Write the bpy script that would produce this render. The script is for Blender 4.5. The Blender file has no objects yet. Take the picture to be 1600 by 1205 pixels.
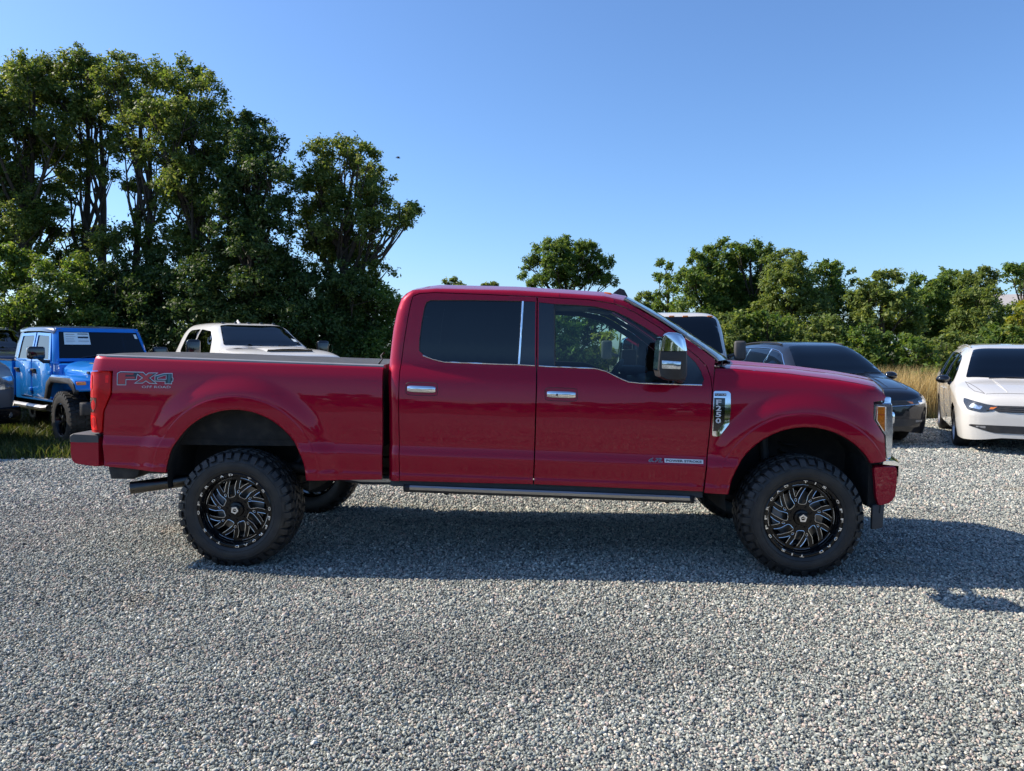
import bpy, bmesh, math, random
import numpy as np
from mathutils import Vector, Matrix
from mathutils.geometry import delaunay_2d_cdt
from mathutils.bvhtree import BVHTree

rad = math.radians
SC = bpy.context.scene
COL = SC.collection
random.seed(7)
RNG = np.random.default_rng(11)

# ------------------------------------------------------------------ camera, sky, sun, exposure
cam_d = bpy.data.cameras.new('camera')
cam_d.sensor_width = 36.0
cam_d.lens = 36.0 * 1180.0 / 1600.0
cam_d.clip_start = 0.05
cam_d.clip_end = 3000.0
cam = bpy.data.objects.new('camera', cam_d)
COL.objects.link(cam)
cam.matrix_world = Matrix.Translation((0, 0, 1.62)) @ Matrix.Rotation(rad(90 - 2.91), 4, 'X') @ Matrix.Rotation(rad(0.25), 4, 'Z')
SC.camera = cam

SUN_ELEV = 38.8
SUN_AZ = -78.8            # degrees clockwise from +Y: the sun stands on the left, a little behind the truck
world = bpy.data.worlds.new('World')
SC.world = world
world.use_nodes = True
wn = world.node_tree.nodes
wl = world.node_tree.links
wn.clear()
w_out = wn.new('ShaderNodeOutputWorld')
w_bg = wn.new('ShaderNodeBackground')
w_sky = wn.new('ShaderNodeTexSky')
w_sky.sky_type = 'NISHITA'
w_sky.sun_disc = False
w_sky.sun_elevation = rad(SUN_ELEV)
w_sky.sun_rotation = rad(SUN_AZ)
w_sky.altitude = 100.0
w_sky.air_density = 1.0
w_sky.dust_density = 0.9
w_sky.ozone_density = 9.0
w_bg.inputs['Strength'].default_value = 0.134
wl.new(w_sky.outputs['Color'], w_bg.inputs['Color'])
wl.new(w_bg.outputs['Background'], w_out.inputs['Surface'])

sun_d = bpy.data.lights.new('sun', 'SUN')
sun_d.energy = 5.0
sun_d.angle = rad(0.53)
sun_d.color = (1.0, 0.90, 0.76)
sun = bpy.data.objects.new('sun', sun_d)
COL.objects.link(sun)
_az, _el = rad(SUN_AZ), rad(SUN_ELEV)
SUN_DIR = Vector((math.sin(_az) * math.cos(_el), math.cos(_az) * math.cos(_el), math.sin(_el)))
sun.rotation_euler = SUN_DIR.to_track_quat('Z', 'Y').to_euler()
sun.location = (-20, 6, 20)

SC.view_settings.view_transform = 'Standard'
SC.view_settings.look = 'None'
SC.view_settings.exposure = 0.66
SC.view_settings.gamma = 1.0
SC.view_settings.use_curve_mapping = False
SC.cycles.max_bounces = 8
SC.cycles.transparent_max_bounces = 16
SC.cycles.caustics_reflective = False
SC.cycles.caustics_refractive = False

# ------------------------------------------------------------------ materials
MATS = {}

def new_mat(name):
    m = bpy.data.materials.new(name)
    m.use_nodes = True
    nt = m.node_tree
    nt.nodes.clear()
    out = nt.nodes.new('ShaderNodeOutputMaterial')
    MATS[name] = m
    return m, nt, out

def pbr(name, col, rough=0.5, metal=0.0, coat=0.0, coat_rough=0.03, var=0.06, scale=6.0, bump=0.0, bscale=60.0,
        spec=0.5, trans=0.0, rough_var=0.05, dust=0.0):
    """Principled surface whose colour and gloss waver a little with noise in object space."""
    m, nt, out = new_mat(name)
    N, L = nt.nodes, nt.links
    b = N.new('ShaderNodeBsdfPrincipled')
    L.new(b.outputs[0], out.inputs['Surface'])
    tc = N.new('ShaderNodeTexCoord')
    nz = N.new('ShaderNodeTexNoise')
    nz.inputs['Scale'].default_value = scale
    nz.inputs['Detail'].default_value = 5
    L.new(tc.outputs['Object'], nz.inputs['Vector'])
    ramp = N.new('ShaderNodeMapRange')
    ramp.inputs['From Min'].default_value = 0.3
    ramp.inputs['From Max'].default_value = 0.7
    ramp.inputs['To Min'].default_value = 1 - var
    ramp.inputs['To Max'].default_value = 1 + var
    L.new(nz.outputs['Fac'], ramp.inputs['Value'])
    mul = N.new('ShaderNodeVectorMath')
    mul.operation = 'SCALE'
    mul.inputs[0].default_value = col[:3]
    L.new(ramp.outputs[0], mul.inputs['Scale'])
    csock = mul.outputs[0]
    if dust > 0:
        nd = N.new('ShaderNodeTexNoise')
        nd.inputs['Scale'].default_value = 9
        nd.inputs['Detail'].default_value = 8
        L.new(tc.outputs['Object'], nd.inputs['Vector'])
        rr = N.new('ShaderNodeMapRange')
        rr.inputs['From Min'].default_value = 0.45
        rr.inputs['From Max'].default_value = 0.75
        rr.inputs['To Min'].default_value = 0.0
        rr.inputs['To Max'].default_value = dust
        L.new(nd.outputs['Fac'], rr.inputs['Value'])
        mx = N.new('ShaderNodeMix')
        mx.data_type = 'RGBA'
        L.new(rr.outputs[0], mx.inputs['Factor'])
        L.new(csock, mx.inputs['A'])
        mx.inputs['B'].default_value = (0.28, 0.24, 0.19, 1)
        csock = mx.outputs['Result']
    L.new(csock, b.inputs['Base Color'])
    r2 = N.new('ShaderNodeMapRange')
    r2.inputs['From Min'].default_value = 0.3
    r2.inputs['From Max'].default_value = 0.7
    r2.inputs['To Min'].default_value = max(0.0, rough - rough_var * rough)
    r2.inputs['To Max'].default_value = min(1.0, rough + rough_var * rough)
    L.new(nz.outputs['Fac'], r2.inputs['Value'])
    L.new(r2.outputs[0], b.inputs['Roughness'])
    b.inputs['Metallic'].default_value = metal
    b.inputs['Coat Weight'].default_value = coat
    b.inputs['Coat Roughness'].default_value = coat_rough
    b.inputs['Specular IOR Level'].default_value = spec
    b.inputs['Transmission Weight'].default_value = trans
    if bump > 0:
        bn = N.new('ShaderNodeTexNoise')
        bn.inputs['Scale'].default_value = bscale
        bn.inputs['Detail'].default_value = 6
        L.new(tc.outputs['Object'], bn.inputs['Vector'])
        bp = N.new('ShaderNodeBump')
        bp.inputs['Strength'].default_value = bump
        bp.inputs['Distance'].default_value = 0.004
        L.new(bn.outputs['Fac'], bp.inputs['Height'])
        L.new(bp.outputs[0], b.inputs['Normal'])
    return m

def glass_mat(name, tint, ior=1.5):
    """Window glass as a single sheet: tinted see-through with a mirror sheen that grows at grazing angles."""
    m, nt, out = new_mat(name)
    N, L = nt.nodes, nt.links
    t = N.new('ShaderNodeBsdfTransparent')
    t.inputs['Color'].default_value = (*tint, 1)
    g = N.new('ShaderNodeBsdfGlossy')
    g.inputs['Roughness'].default_value = 0.01
    g.inputs['Color'].default_value = (0.95, 0.98, 1, 1)
    fr = N.new('ShaderNodeFresnel')
    fr.inputs['IOR'].default_value = ior
    tc = N.new('ShaderNodeTexCoord')
    nz = N.new('ShaderNodeTexNoise')
    nz.inputs['Scale'].default_value = 3.0
    L.new(tc.outputs['Object'], nz.inputs['Vector'])
    bp = N.new('ShaderNodeBump')
    bp.inputs['Strength'].default_value = 0.02
    bp.inputs['Distance'].default_value = 0.01
    L.new(nz.outputs['Fac'], bp.inputs['Height'])
    L.new(bp.outputs[0], g.inputs['Normal'])
    mx = N.new('ShaderNodeMixShader')
    L.new(fr.outputs[0], mx.inputs[0])
    L.new(t.outputs[0], mx.inputs[1])
    L.new(g.outputs[0], mx.inputs[2])
    L.new(mx.outputs[0], out.inputs['Surface'])
    return m

def leaf_mat(name, c1, c2, c3, transl=0.35):
    """Leaves: every leaf takes its own green; part of the light passes through it."""
    m, nt, out = new_mat(name)
    N, L = nt.nodes, nt.links
    geo = N.new('ShaderNodeNewGeometry')
    rp = N.new('ShaderNodeValToRGB')
    rp.color_ramp.elements[0].position = 0.0
    rp.color_ramp.elements[0].color = (*c1, 1)
    e = rp.color_ramp.elements.new(0.55)
    e.color = (*c2, 1)
    rp.color_ramp.elements[2 if len(rp.color_ramp.elements) > 2 else 1].position = 1.0
    rp.color_ramp.elements[-1].color = (*c3, 1)
    L.new(geo.outputs['Random Per Island'], rp.inputs[0])
    d = N.new('ShaderNodeBsdfPrincipled')
    d.inputs['Roughness'].default_value = 0.55
    d.inputs['Specular IOR Level'].default_value = 0.35
    t = N.new('ShaderNodeBsdfTranslucent')
    br = N.new('ShaderNodeHueSaturation')
    br.inputs['Hue'].default_value = 0.485
    br.inputs['Saturation'].default_value = 1.15
    br.inputs['Value'].default_value = 1.5
    L.new(rp.outputs[0], br.inputs['Color'])
    L.new(rp.outputs[0], d.inputs['Base Color'])
    L.new(br.outputs[0], t.inputs['Color'])
    mx = N.new('ShaderNodeMixShader')
    mx.inputs[0].default_value = transl
    L.new(d.outputs[0], mx.inputs[1])
    L.new(t.outputs[0], mx.inputs[2])
    L.new(mx.outputs[0], out.inputs['Surface'])
    return m

def paint(name, col, metal=0.0, rough=0.35, flake=0.0, coat=1.0):
    """Car paint: pigment under clear coat, very slight orange peel."""
    m, nt, out = new_mat(name)
    N, L = nt.nodes, nt.links
    b = N.new('ShaderNodeBsdfPrincipled')
    L.new(b.outputs[0], out.inputs['Surface'])
    tc = N.new('ShaderNodeTexCoord')
    vo = N.new('ShaderNodeTexNoise')
    vo.inputs['Scale'].default_value = 900.0
    L.new(tc.outputs['Object'], vo.inputs['Vector'])
    mr = N.new('ShaderNodeMapRange')
    mr.inputs['From Min'].default_value = 0.3
    mr.inputs['From Max'].default_value = 0.7
    mr.inputs['To Min'].default_value = 1 - flake
    mr.inputs['To Max'].default_value = 1 + flake
    L.new(vo.outputs['Fac'], mr.inputs['Value'])
    mul = N.new('ShaderNodeVectorMath')
    mul.operation = 'SCALE'
    mul.inputs[0].default_value = col
    L.new(mr.outputs[0], mul.inputs['Scale'])
    L.new(mul.outputs[0], b.inputs['Base Color'])
    b.inputs['Metallic'].default_value = metal
    b.inputs['Roughness'].default_value = rough
    b.inputs['Specular IOR Level'].default_value = 0.08
    b.inputs['Coat Weight'].default_value = coat
    b.inputs['Coat Roughness'].default_value = 0.004
    b.inputs['Coat IOR'].default_value = 1.5
    wob = N.new('ShaderNodeTexNoise')
    wob.inputs['Scale'].default_value = 2.2
    wob.inputs['Detail'].default_value = 2
    L.new(tc.outputs['Object'], wob.inputs['Vector'])
    bp = N.new('ShaderNodeBump')
    bp.inputs['Strength'].default_value = 0.15
    bp.inputs['Distance'].default_value = 0.012
    L.new(wob.outputs['Fac'], bp.inputs['Height'])
    L.new(bp.outputs[0], b.inputs['Coat Normal'])
    return m

paint('red_paint', (0.325, 0.0005, 0.021), metal=0.25, rough=0.34, flake=0.20, coat=0.72)
paint('blue_paint', (0.008, 0.19, 0.62), metal=0.1, rough=0.35, flake=0.05)
paint('white_paint', (0.54, 0.53, 0.505), rough=0.4)
paint('cream_paint', (0.66, 0.655, 0.64), rough=0.4)
paint('black_paint', (0.012, 0.014, 0.020), metal=0.2, rough=0.3)
paint('grey_paint', (0.20, 0.21, 0.23), metal=0.6, rough=0.35)
paint('navy_paint', (0.03, 0.05, 0.10), metal=0.4, rough=0.3)
pbr('chrome', (0.82, 0.83, 0.85), 0.06, metal=1.0, var=0.02, scale=3)
pbr('satin_metal', (0.42, 0.41, 0.40), 0.38, metal=1.0)
pbr('gloss_black', (0.006, 0.006, 0.007), 0.10, coat=0.6, var=0.1)
pbr('black_plastic', (0.022, 0.022, 0.024), 0.5, bump=0.15, bscale=300, dust=0.08)
pbr('dark_plastic', (0.05, 0.05, 0.052), 0.6, bump=0.15, bscale=300, dust=0.12)
pbr('grey_trim', (0.22, 0.22, 0.225), 0.35, var=0.1)
pbr('liner', (0.012, 0.012, 0.012), 0.85, bump=0.3, bscale=60, dust=0.10)
pbr('chassis', (0.016, 0.016, 0.016), 0.7, bump=0.3, bscale=80, dust=0.15)
pbr('rubber', (0.014, 0.014, 0.0145), 0.55, bump=0.2, bscale=200, dust=0.10, var=0.15, scale=14)
pbr('rim_black', (0.005, 0.005, 0.006), 0.14, coat=0.0, spec=0.35)
pbr('milled', (0.88, 0.89, 0.91), 0.30, metal=1.0)
pbr('brake_disc', (0.22, 0.21, 0.20), 0.4, metal=1.0)
pbr('exhaust_steel', (0.10, 0.095, 0.09), 0.32, metal=1.0, var=0.2)
pbr('vinyl_cover', (0.045, 0.046, 0.048), 0.6, bump=0.3, bscale=160, dust=0.15)
pbr('interior_dark', (0.02, 0.02, 0.022), 0.6, bump=0.2, bscale=200)
pbr('interior_seat', (0.05, 0.045, 0.042), 0.5, bump=0.2, bscale=120)
pbr('interior_tan', (0.28, 0.26, 0.24), 0.7)
pbr('tail_red', (0.52, 0.002, 0.005), 0.3, coat=0.15, spec=0.2, var=0.12, scale=25)
pbr('tail_bright', (0.95, 0.008, 0.008), 0.3, coat=0.15, spec=0.2, var=0.15, scale=60)
pbr('tail_dark', (0.10, 0.005, 0.01), 0.12, coat=1.0)
pbr('amber', (0.75, 0.20, 0.015), 0.12, coat=1.0, var=0.25, scale=90)
pbr('lamp_clear', (0.62, 0.66, 0.70), 0.10, metal=0.85, coat=1.0, var=0.25, scale=40)
pbr('lamp_dark', (0.05, 0.055, 0.06), 0.08, metal=0.3, coat=1.0, var=0.3, scale=30)
pbr('decal_white', (0.72, 0.72, 0.74), 0.35)
pbr('decal_silver', (0.50, 0.51, 0.53), 0.35, metal=0.3)
pbr('decal_red', (0.42, 0.035, 0.04), 0.4)
pbr('decal_dark', (0.02, 0.028, 0.04), 0.4)
pbr('decal_teal', (0.05, 0.14, 0.17), 0.4)
pbr('paper', (0.72, 0.78, 0.76), 0.7)
pbr('bark', (0.045, 0.036, 0.026), 0.9, bump=0.8, bscale=22, var=0.3, scale=8)
pbr('wall_white', (0.70, 0.68, 0.64), 0.8, bump=0.1)
pbr('roof_grey', (0.34, 0.32, 0.31), 0.8, bump=0.3)
pbr('feather', (0.03, 0.03, 0.03), 0.8)
glass_mat('glass_front', (0.60, 0.76, 0.75))
glass_mat('glass_dark', (0.015, 0.02, 0.03), 1.55)
glass_mat('glass_mid', (0.10, 0.14, 0.15))
leaf_mat('leaf_tall', (0.052, 0.096, 0.022), (0.112, 0.165, 0.038), (0.230, 0.255, 0.072), 0.50)
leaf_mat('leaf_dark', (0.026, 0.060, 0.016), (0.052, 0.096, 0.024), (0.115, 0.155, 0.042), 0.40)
leaf_mat('leaf_mid', (0.050, 0.105, 0.024), (0.105, 0.175, 0.036), (0.200, 0.245, 0.060), 0.48)
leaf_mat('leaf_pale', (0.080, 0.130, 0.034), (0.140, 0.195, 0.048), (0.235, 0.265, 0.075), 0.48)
leaf_mat('leaf_yellow', (0.140, 0.185, 0.026), (0.230, 0.260, 0.040), (0.340, 0.310, 0.060), 0.45)
leaf_mat('grass_green', (0.030, 0.055, 0.012), (0.062, 0.090, 0.022), (0.150, 0.145, 0.048), 0.36)
leaf_mat('grass_dry', (0.30, 0.235, 0.10), (0.48, 0.38, 0.17), (0.62, 0.50, 0.24), 0.40)

# ------------------------------------------------------------------ mesh helpers
def tag(o, label=None, cat=None, group=None, kind=None):
    if label: o['label'] = label
    if cat: o['category'] = cat
    if group: o['group'] = group
    if kind: o['kind'] = kind
    return o

def thing(name, label, cat, loc=(0, 0, 0), rotz=0.0, group=None):
    o = bpy.data.objects.new(name, None)
    o.empty_display_size = 0.2
    COL.objects.link(o)
    o.location = loc
    o.rotation_euler = (0, 0, rotz)
    return tag(o, label, cat, group)

def link(name, me, mat, parent=None):
    if mat is not None and len(me.materials) == 0:
        me.materials.append(MATS[mat])
    o = bpy.data.objects.new(name, me)
    COL.objects.link(o)
    if parent is not None:
        o.parent = parent
    return o

def mk(name, verts, faces, mat, parent=None, smooth=False, sharp=None):
    me = bpy.data.meshes.new(name)
    me.from_pydata([tuple(map(float, v)) for v in verts], [], [tuple(map(int, f)) for f in faces])
    if smooth:
        me.polygons.foreach_set('use_smooth', np.ones(len(me.polygons), bool))
        if sharp is not None:
            me.set_sharp_from_angle(angle=rad(sharp))
    me.update()
    return link(name, me, mat, parent)

class MB:
    """Collects boxes, tubes and lofts and links them as one mesh."""
    def __init__(s):
        s.v, s.f = [], []
    def add(s, v, f):
        n = len(s.v)
        s.v += [tuple(q) for q in v]
        s.f += [tuple(i + n for i in q) for q in f]
        return s
    def box(s, c, d, rot=None):
        x, y, z = d[0] / 2, d[1] / 2, d[2] / 2
        v = [Vector((a * x, b * y, e * z)) for a in (-1, 1) for b in (-1, 1) for e in (-1, 1)]
        if rot is not None:
            v = [rot @ q for q in v]
        v = [tuple(q + Vector(c)) for q in v]
        return s.add(v, [(0, 1, 3, 2), (4, 6, 7, 5), (0, 4, 5, 1), (2, 3, 7, 6), (0, 2, 6, 4), (1, 5, 7, 3)])
    def loft(s, rings, cap=True, closed=True):
        n = len(rings[0])
        v = [tuple(p) for r in rings for p in r]
        f = []
        for i in range(len(rings) - 1):
            for j in range(n if closed else n - 1):
                k = (j + 1) % n
                f.append((i * n + j, i * n + k, (i + 1) * n + k, (i + 1) * n + j))
        if cap:
            f.append(tuple(range(n - 1, -1, -1)))
            f.append(tuple((len(rings) - 1) * n + j for j in range(n)))
        return s.add(v, f)
    def tube(s, pts, radii, seg=8, cap=True):
        pts = [Vector(p) for p in pts]
        if not hasattr(radii, '__len__'):
            radii = [radii] * len(pts)
        rings = []
        ref = Vector((0.13, 0.27, 0.95)).normalized()
        for i, p in enumerate(pts):
            t = (pts[min(i + 1, len(pts) - 1)] - pts[max(i - 1, 0)]).normalized()
            a = t.cross(ref)
            if a.length < 1e-3:
                a = t.cross(Vector((1, 0, 0)))
            a.normalize()
            b = t.cross(a)
            rings.append([p + (a * math.cos(2 * math.pi * k / seg) + b * math.sin(2 * math.pi * k / seg)) * radii[i] for k in range(seg)])
        return s.loft(rings, cap)
    def lathe_y(s, prof, seg=48, c=(0, 0, 0)):
        """prof: list of (r, y); axis along y"""
        rings = [[(c[0] + r * math.cos(2 * math.pi * k / seg), c[1] + y, c[2] + r * math.sin(2 * math.pi * k / seg)) for k in range(seg)] for r, y in prof]
        return s.loft(rings, cap=False)
    def fix(s):
        bm = bmesh.new()
        vs = [bm.verts.new(q) for q in s.v]
        for f in s.f:
            try:
                bm.faces.new([vs[i] for i in f])
            except ValueError:
                pass
        bmesh.ops.recalc_face_normals(bm, faces=bm.faces)
        return bm
    def build(s, name, mat, parent=None, smooth=False, sharp=35, bevel=0.0, seg=2):
        bm = s.fix()
        if bevel > 0:
            es = [e for e in bm.edges if len(e.link_faces) == 2 and e.calc_face_angle(0) > rad(30)]
            bmesh.ops.bevel(bm, geom=es, offset=bevel, segments=seg, profile=0.5, affect='EDGES', clamp_overlap=True)
            smooth = True
        me = bpy.data.meshes.new(name)
        bm.to_mesh(me)
        bm.free()
        if smooth:
            me.polygons.foreach_set('use_smooth', np.ones(len(me.polygons), bool))
            me.set_sharp_from_angle(angle=rad(sharp))
        return link(name, me, mat, parent)

def pchip(xs, ys):
    xs, ys = np.array(xs, float), np.array(ys, float)
    h = np.diff(xs)
    d = np.diff(ys) / h
    m = np.zeros(len(xs))
    m[0], m[-1] = d[0], d[-1]
    for i in range(1, len(xs) - 1):
        if d[i - 1] * d[i] > 0:
            w1, w2 = 2 * h[i] + h[i - 1], h[i] + 2 * h[i - 1]
            m[i] = (w1 + w2) / (w1 / d[i - 1] + w2 / d[i])
    def fn(x):
        x = np.clip(np.asarray(x, float), xs[0], xs[-1])
        i = np.clip(np.searchsorted(xs, x) - 1, 0, len(xs) - 2)
        t = (x - xs[i]) / h[i]
        return ((1 + 2 * t) * (1 - t) ** 2 * ys[i] + t * (1 - t) ** 2 * h[i] * m[i] + t * t * (3 - 2 * t) * ys[i + 1] + t * t * (t - 1) * h[i] * m[i + 1])
    return fn

def fillet(pts, r, n=4):
    """round every corner of a closed polygon, never eating more than 45 % of an edge"""
    out = []
    N = len(pts)
    P = [Vector(p) for p in pts]
    for i in range(N):
        a, b, c = P[i - 1], P[i], P[(i + 1) % N]
        d1, d2 = (a - b), (c - b)
        k = min(r, 0.45 * d1.length, 0.45 * d2.length)
        if k < 1e-5:
            out.append(b.copy()); continue
        s, e = b + d1.normalized() * k, b + d2.normalized() * k
        for j in range(n + 1):
            t = j / n
            out.append(s * (1 - t) ** 2 + b * 2 * t * (1 - t) + e * t * t)
    return [tuple(p) for p in out]

def resample(pts, step):
    out = []
    for i in range(len(pts)):
        a, b = np.array(pts[i], float), np.array(pts[(i + 1) % len(pts)], float)
        L = np.linalg.norm(b - a)
        if L < 1e-6:
            continue
        n = max(1, int(math.ceil(L / step)))
        for k in range(n):
            out.append(a + (b - a) * k / n)
    return np.array(out)

def area2(pts):
    P = np.array(pts)
    return np.sum(P[:, 0] * np.roll(P[:, 1], -1) - np.roll(P[:, 0], -1) * P[:, 1])

def inset(pts, d):
    """shift a polygon's edges inwards by d (outwards when negative)"""
    P = [np.array(p, float) for p in pts]
    if area2(P) < 0:
        P = P[::-1]
    out = []
    n = len(P)
    for i in range(n):
        e1 = P[i] - P[i - 1]; e2 = P[(i + 1) % n] - P[i]
        e1 /= max(np.linalg.norm(e1), 1e-9); e2 /= max(np.linalg.norm(e2), 1e-9)
        n1, n2 = np.array([-e1[1], e1[0]]), np.array([-e2[1], e2[0]])
        b = n1 + n2
        L = np.linalg.norm(b)
        if L < 0.2:
            out.append(P[i] + n1 * d); continue
        b /= L
        out.append(P[i] + b * d / max(0.35, b @ n1))
    return [tuple(p) for p in out]

def inside(pts, poly):
    x, y = pts[:, 0], pts[:, 1]
    r = np.zeros(len(pts), bool)
    n = len(poly)
    for i in range(n):
        x1, y1 = poly[i]; x2, y2 = poly[(i + 1) % n]
        if y1 == y2:
            continue
        c = ((y1 > y) != (y2 > y)) & (x < (x2 - x1) * (y - y1) / (y2 - y1) + x1)
        r ^= c
    return r

def near(pts, segs, d):
    m = np.zeros(len(pts), bool)
    for p in segs:
        m |= ((pts[:, 0] - p[0]) ** 2 + (pts[:, 1] - p[1]) ** 2) < d * d
    return m

def fill2d(outer, holes=(), grid=None, step=0.03):
    """triangulate a flat polygon with holes; returns points and triangles"""
    o = resample(outer, step)
    hs = [resample(h, step) for h in holes]
    pts = [tuple(p) for p in o]
    edges = [(i, (i + 1) % len(o)) for i in range(len(o))]
    for h in hs:
        n = len(pts)
        pts += [tuple(p) for p in h]
        edges += [(n + i, n + (i + 1) % len(h)) for i in range(len(h))]
    B = np.array(pts)
    if grid is not None and len(grid):
        G = grid[inside(grid, o)]
        for h in hs:
            G = G[~inside(G, h)]
        if len(G):
            G = G[~near(G, B, step * 0.45)]
        pts += [tuple(p) for p in G]
    V, E, F, *_ = delaunay_2d_cdt([Vector(p) for p in pts], edges, [], 0, 1e-6, False)
    V = np.array([tuple(v) for v in V])
    F = np.array([tuple(f) for f in F if len(f) == 3])
    c = V[F].mean(axis=1)
    k = inside(c, o)
    for h in hs:
        k &= ~inside(c, h)
    F = F[k]
    a = V[F]
    ar = (a[:, 1, 0] - a[:, 0, 0]) * (a[:, 2, 1] - a[:, 0, 1]) - (a[:, 1, 1] - a[:, 0, 1]) * (a[:, 2, 0] - a[:, 0, 0])
    F[ar < 0] = F[ar < 0][:, ::-1]
    F = F[np.abs(ar) > 1e-10]
    return V, F

def border(F):
    cnt = {}
    for t in F:
        for i in range(3):
            a, b = int(t[i]), int(t[(i + 1) % 3])
            cnt[(a, b)] = 1
    return [(a, b) for (a, b) in cnt if (b, a) not in cnt]

def sheet(name, V2, F, fn, mat, parent, sgn=-1, off=0.0, thick=0.0, inward=0.0):
    """Turn a flat (x,z) triangulation into a curved panel at y = sgn*(Y(x,z)+off), with analytic normals and edge returns."""
    x, z = V2[:, 0], V2[:, 1]
    Y = fn(x, z)
    e = 0.004
    gx = (fn(x + e, z) - fn(x - e, z)) / (2 * e)
    gz = (fn(x, z + e) - fn(x, z - e)) / (2 * e)
    nrm = np.stack([-gx, np.full_like(gx, sgn), -gz], 1)
    nrm /= np.linalg.norm(nrm, axis=1)[:, None]
    verts = np.stack([x, sgn * (Y + off), z], 1)
    faces = [tuple(t) for t in F] if sgn < 0 else [tuple(t[::-1]) for t in F]
    nf = len(faces)
    lo = [nrm[i] for f in faces for i in f]
    verts = list(map(tuple, verts))
    if thick > 0:
        for a, b in border(F):
            n = len(verts)
            va, vb = verts[a], verts[b]
            ia = (va[0], va[1] - sgn * thick, va[2]); ib = (vb[0], vb[1] - sgn * thick, vb[2])
            verts += [va, vb, ib, ia]
            f = (n + 1, n, n + 3, n + 2) if sgn < 0 else (n, n + 1, n + 2, n + 3)
            faces.append(f)
            p = [Vector(verts[i]) for i in f]
            fnn = (p[1] - p[0]).cross(p[2] - p[0])
            fnn = fnn.normalized() if fnn.length > 1e-12 else Vector((0, 0, 1))
            lo += [tuple(fnn)] * 4
    me = bpy.data.meshes.new(name)
    me.from_pydata(verts, [], [tuple(map(int, f)) for f in faces])
    me.polygons.foreach_set('use_smooth', np.ones(len(me.polygons), bool))
    me.normals_split_custom_set([tuple(map(float, q)) for q in lo])
    me.update()
    return link(name, me, mat, parent)

def text_mesh(txt, size=1.0, bold=0.0, shear=0.0, depth=0.0, align='CENTER', space=1.0):
    cu = bpy.data.curves.new('lettering', 'FONT')
    cu.body = txt
    cu.size = size
    cu.offset = bold
    cu.shear = shear
    cu.extrude = depth
    cu.align_x = align
    cu.align_y = 'CENTER'
    cu.space_character = space
    cu.resolution_u = 2
    o = bpy.data.objects.new('lettering', cu)
    COL.objects.link(o)
    dg = bpy.context.evaluated_depsgraph_get()
    me = bpy.data.meshes.new_from_object(o.evaluated_get(dg))
    bpy.data.objects.remove(o)
    bpy.data.curves.remove(cu)
    v = np.array([tuple(q.co) for q in me.vertices]) if len(me.vertices) else np.zeros((0, 3))
    f = [tuple(p.vertices) for p in me.polygons]
    bpy.data.meshes.remove(me)
    return v, f

def copy_tree(o, parent=None):
    c = o.copy()
    COL.objects.link(c)
    c.parent = parent
    for ch in list(o.children):
        copy_tree(ch, c)
    return c

# ------------------------------------------------------------------ the setting: ground, gravel lot, gravel, grass
LOT = [(-40, -18), (40, -18), (40, 19.5), (20, 18.4), (9.5, 17.4), (7.0, 17.0), (3.0, 16.2), (-1.5, 13.6), (-4.0, 11.9), (-6.0, 10.75), (-9.0, 10.35), (-14, 10.2), (-40, 10.0)]

def ground_material():
    m, nt, out = new_mat('ground_soil')
    N, L = nt.nodes, nt.links
    b = N.new('ShaderNodeBsdfPrincipled')
    b.inputs['Roughness'].default_value = 0.95
    tc = N.new('ShaderNodeTexCoord')
    n1 = N.new('ShaderNodeTexNoise'); n1.inputs['Scale'].default_value = 0.35; n1.inputs['Detail'].default_value = 8
    n2 = N.new('ShaderNodeTexNoise'); n2.inputs['Scale'].default_value = 9.0; n2.inputs['Detail'].default_value = 8
    for n in (n1, n2):
        L.new(tc.outputs['Object'], n.inputs['Vector'])
    r = N.new('ShaderNodeValToRGB')
    r.color_ramp.elements[0].position = 0.38; r.color_ramp.elements[0].color = (0.030, 0.045, 0.012, 1)
    r.color_ramp.elements[1].position = 0.68; r.color_ramp.elements[1].color = (0.13, 0.11, 0.05, 1)
    mix = N.new('ShaderNodeMath'); mix.operation = 'MULTIPLY_ADD'; mix.inputs[1].default_value = 0.5
    L.new(n1.outputs['Fac'], mix.inputs[0])
    h = N.new('ShaderNodeMath'); h.operation = 'MULTIPLY'; h.inputs[1].default_value = 0.5
    L.new(n2.outputs['Fac'], h.inputs[0]); L.new(h.outputs[0], mix.inputs[2])
    L.new(mix.outputs[0], r.inputs[0]); L.new(r.outputs[0], b.inputs['Base Color'])
    bp = N.new('ShaderNodeBump'); bp.inputs['Strength'].default_value = 0.8; bp.inputs['Distance'].default_value = 0.05
    L.new(n2.outputs['Fac'], bp.inputs['Height']); L.new(bp.outputs[0], b.inputs['Normal'])
    L.new(b.outputs[0], out.inputs['Surface'])

STONE_RAMP = [(0.0, (0.07, 0.075, 0.074)), (0.15, (0.155, 0.168, 0.160)), (0.38, (0.255, 0.278, 0.248)), (0.60, (0.335, 0.355, 0.312)),
              (0.76, (0.395, 0.40, 0.355)), (0.87, (0.44, 0.345, 0.295)), (0.94, (0.52, 0.49, 0.40)), (1.0, (0.70, 0.68, 0.60))]

def stone_ramp(N):
    r = N.new('ShaderNodeValToRGB')
    els = r.color_ramp.elements
    els[0].position, els[0].color = STONE_RAMP[0][0], (*STONE_RAMP[0][1], 1)
    els[1].position, els[1].color = STONE_RAMP[-1][0], (*STONE_RAMP[-1][1], 1)
    for p, c in STONE_RAMP[1:-1]:
        e = els.new(p); e.color = (*c, 1)
    return r

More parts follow.
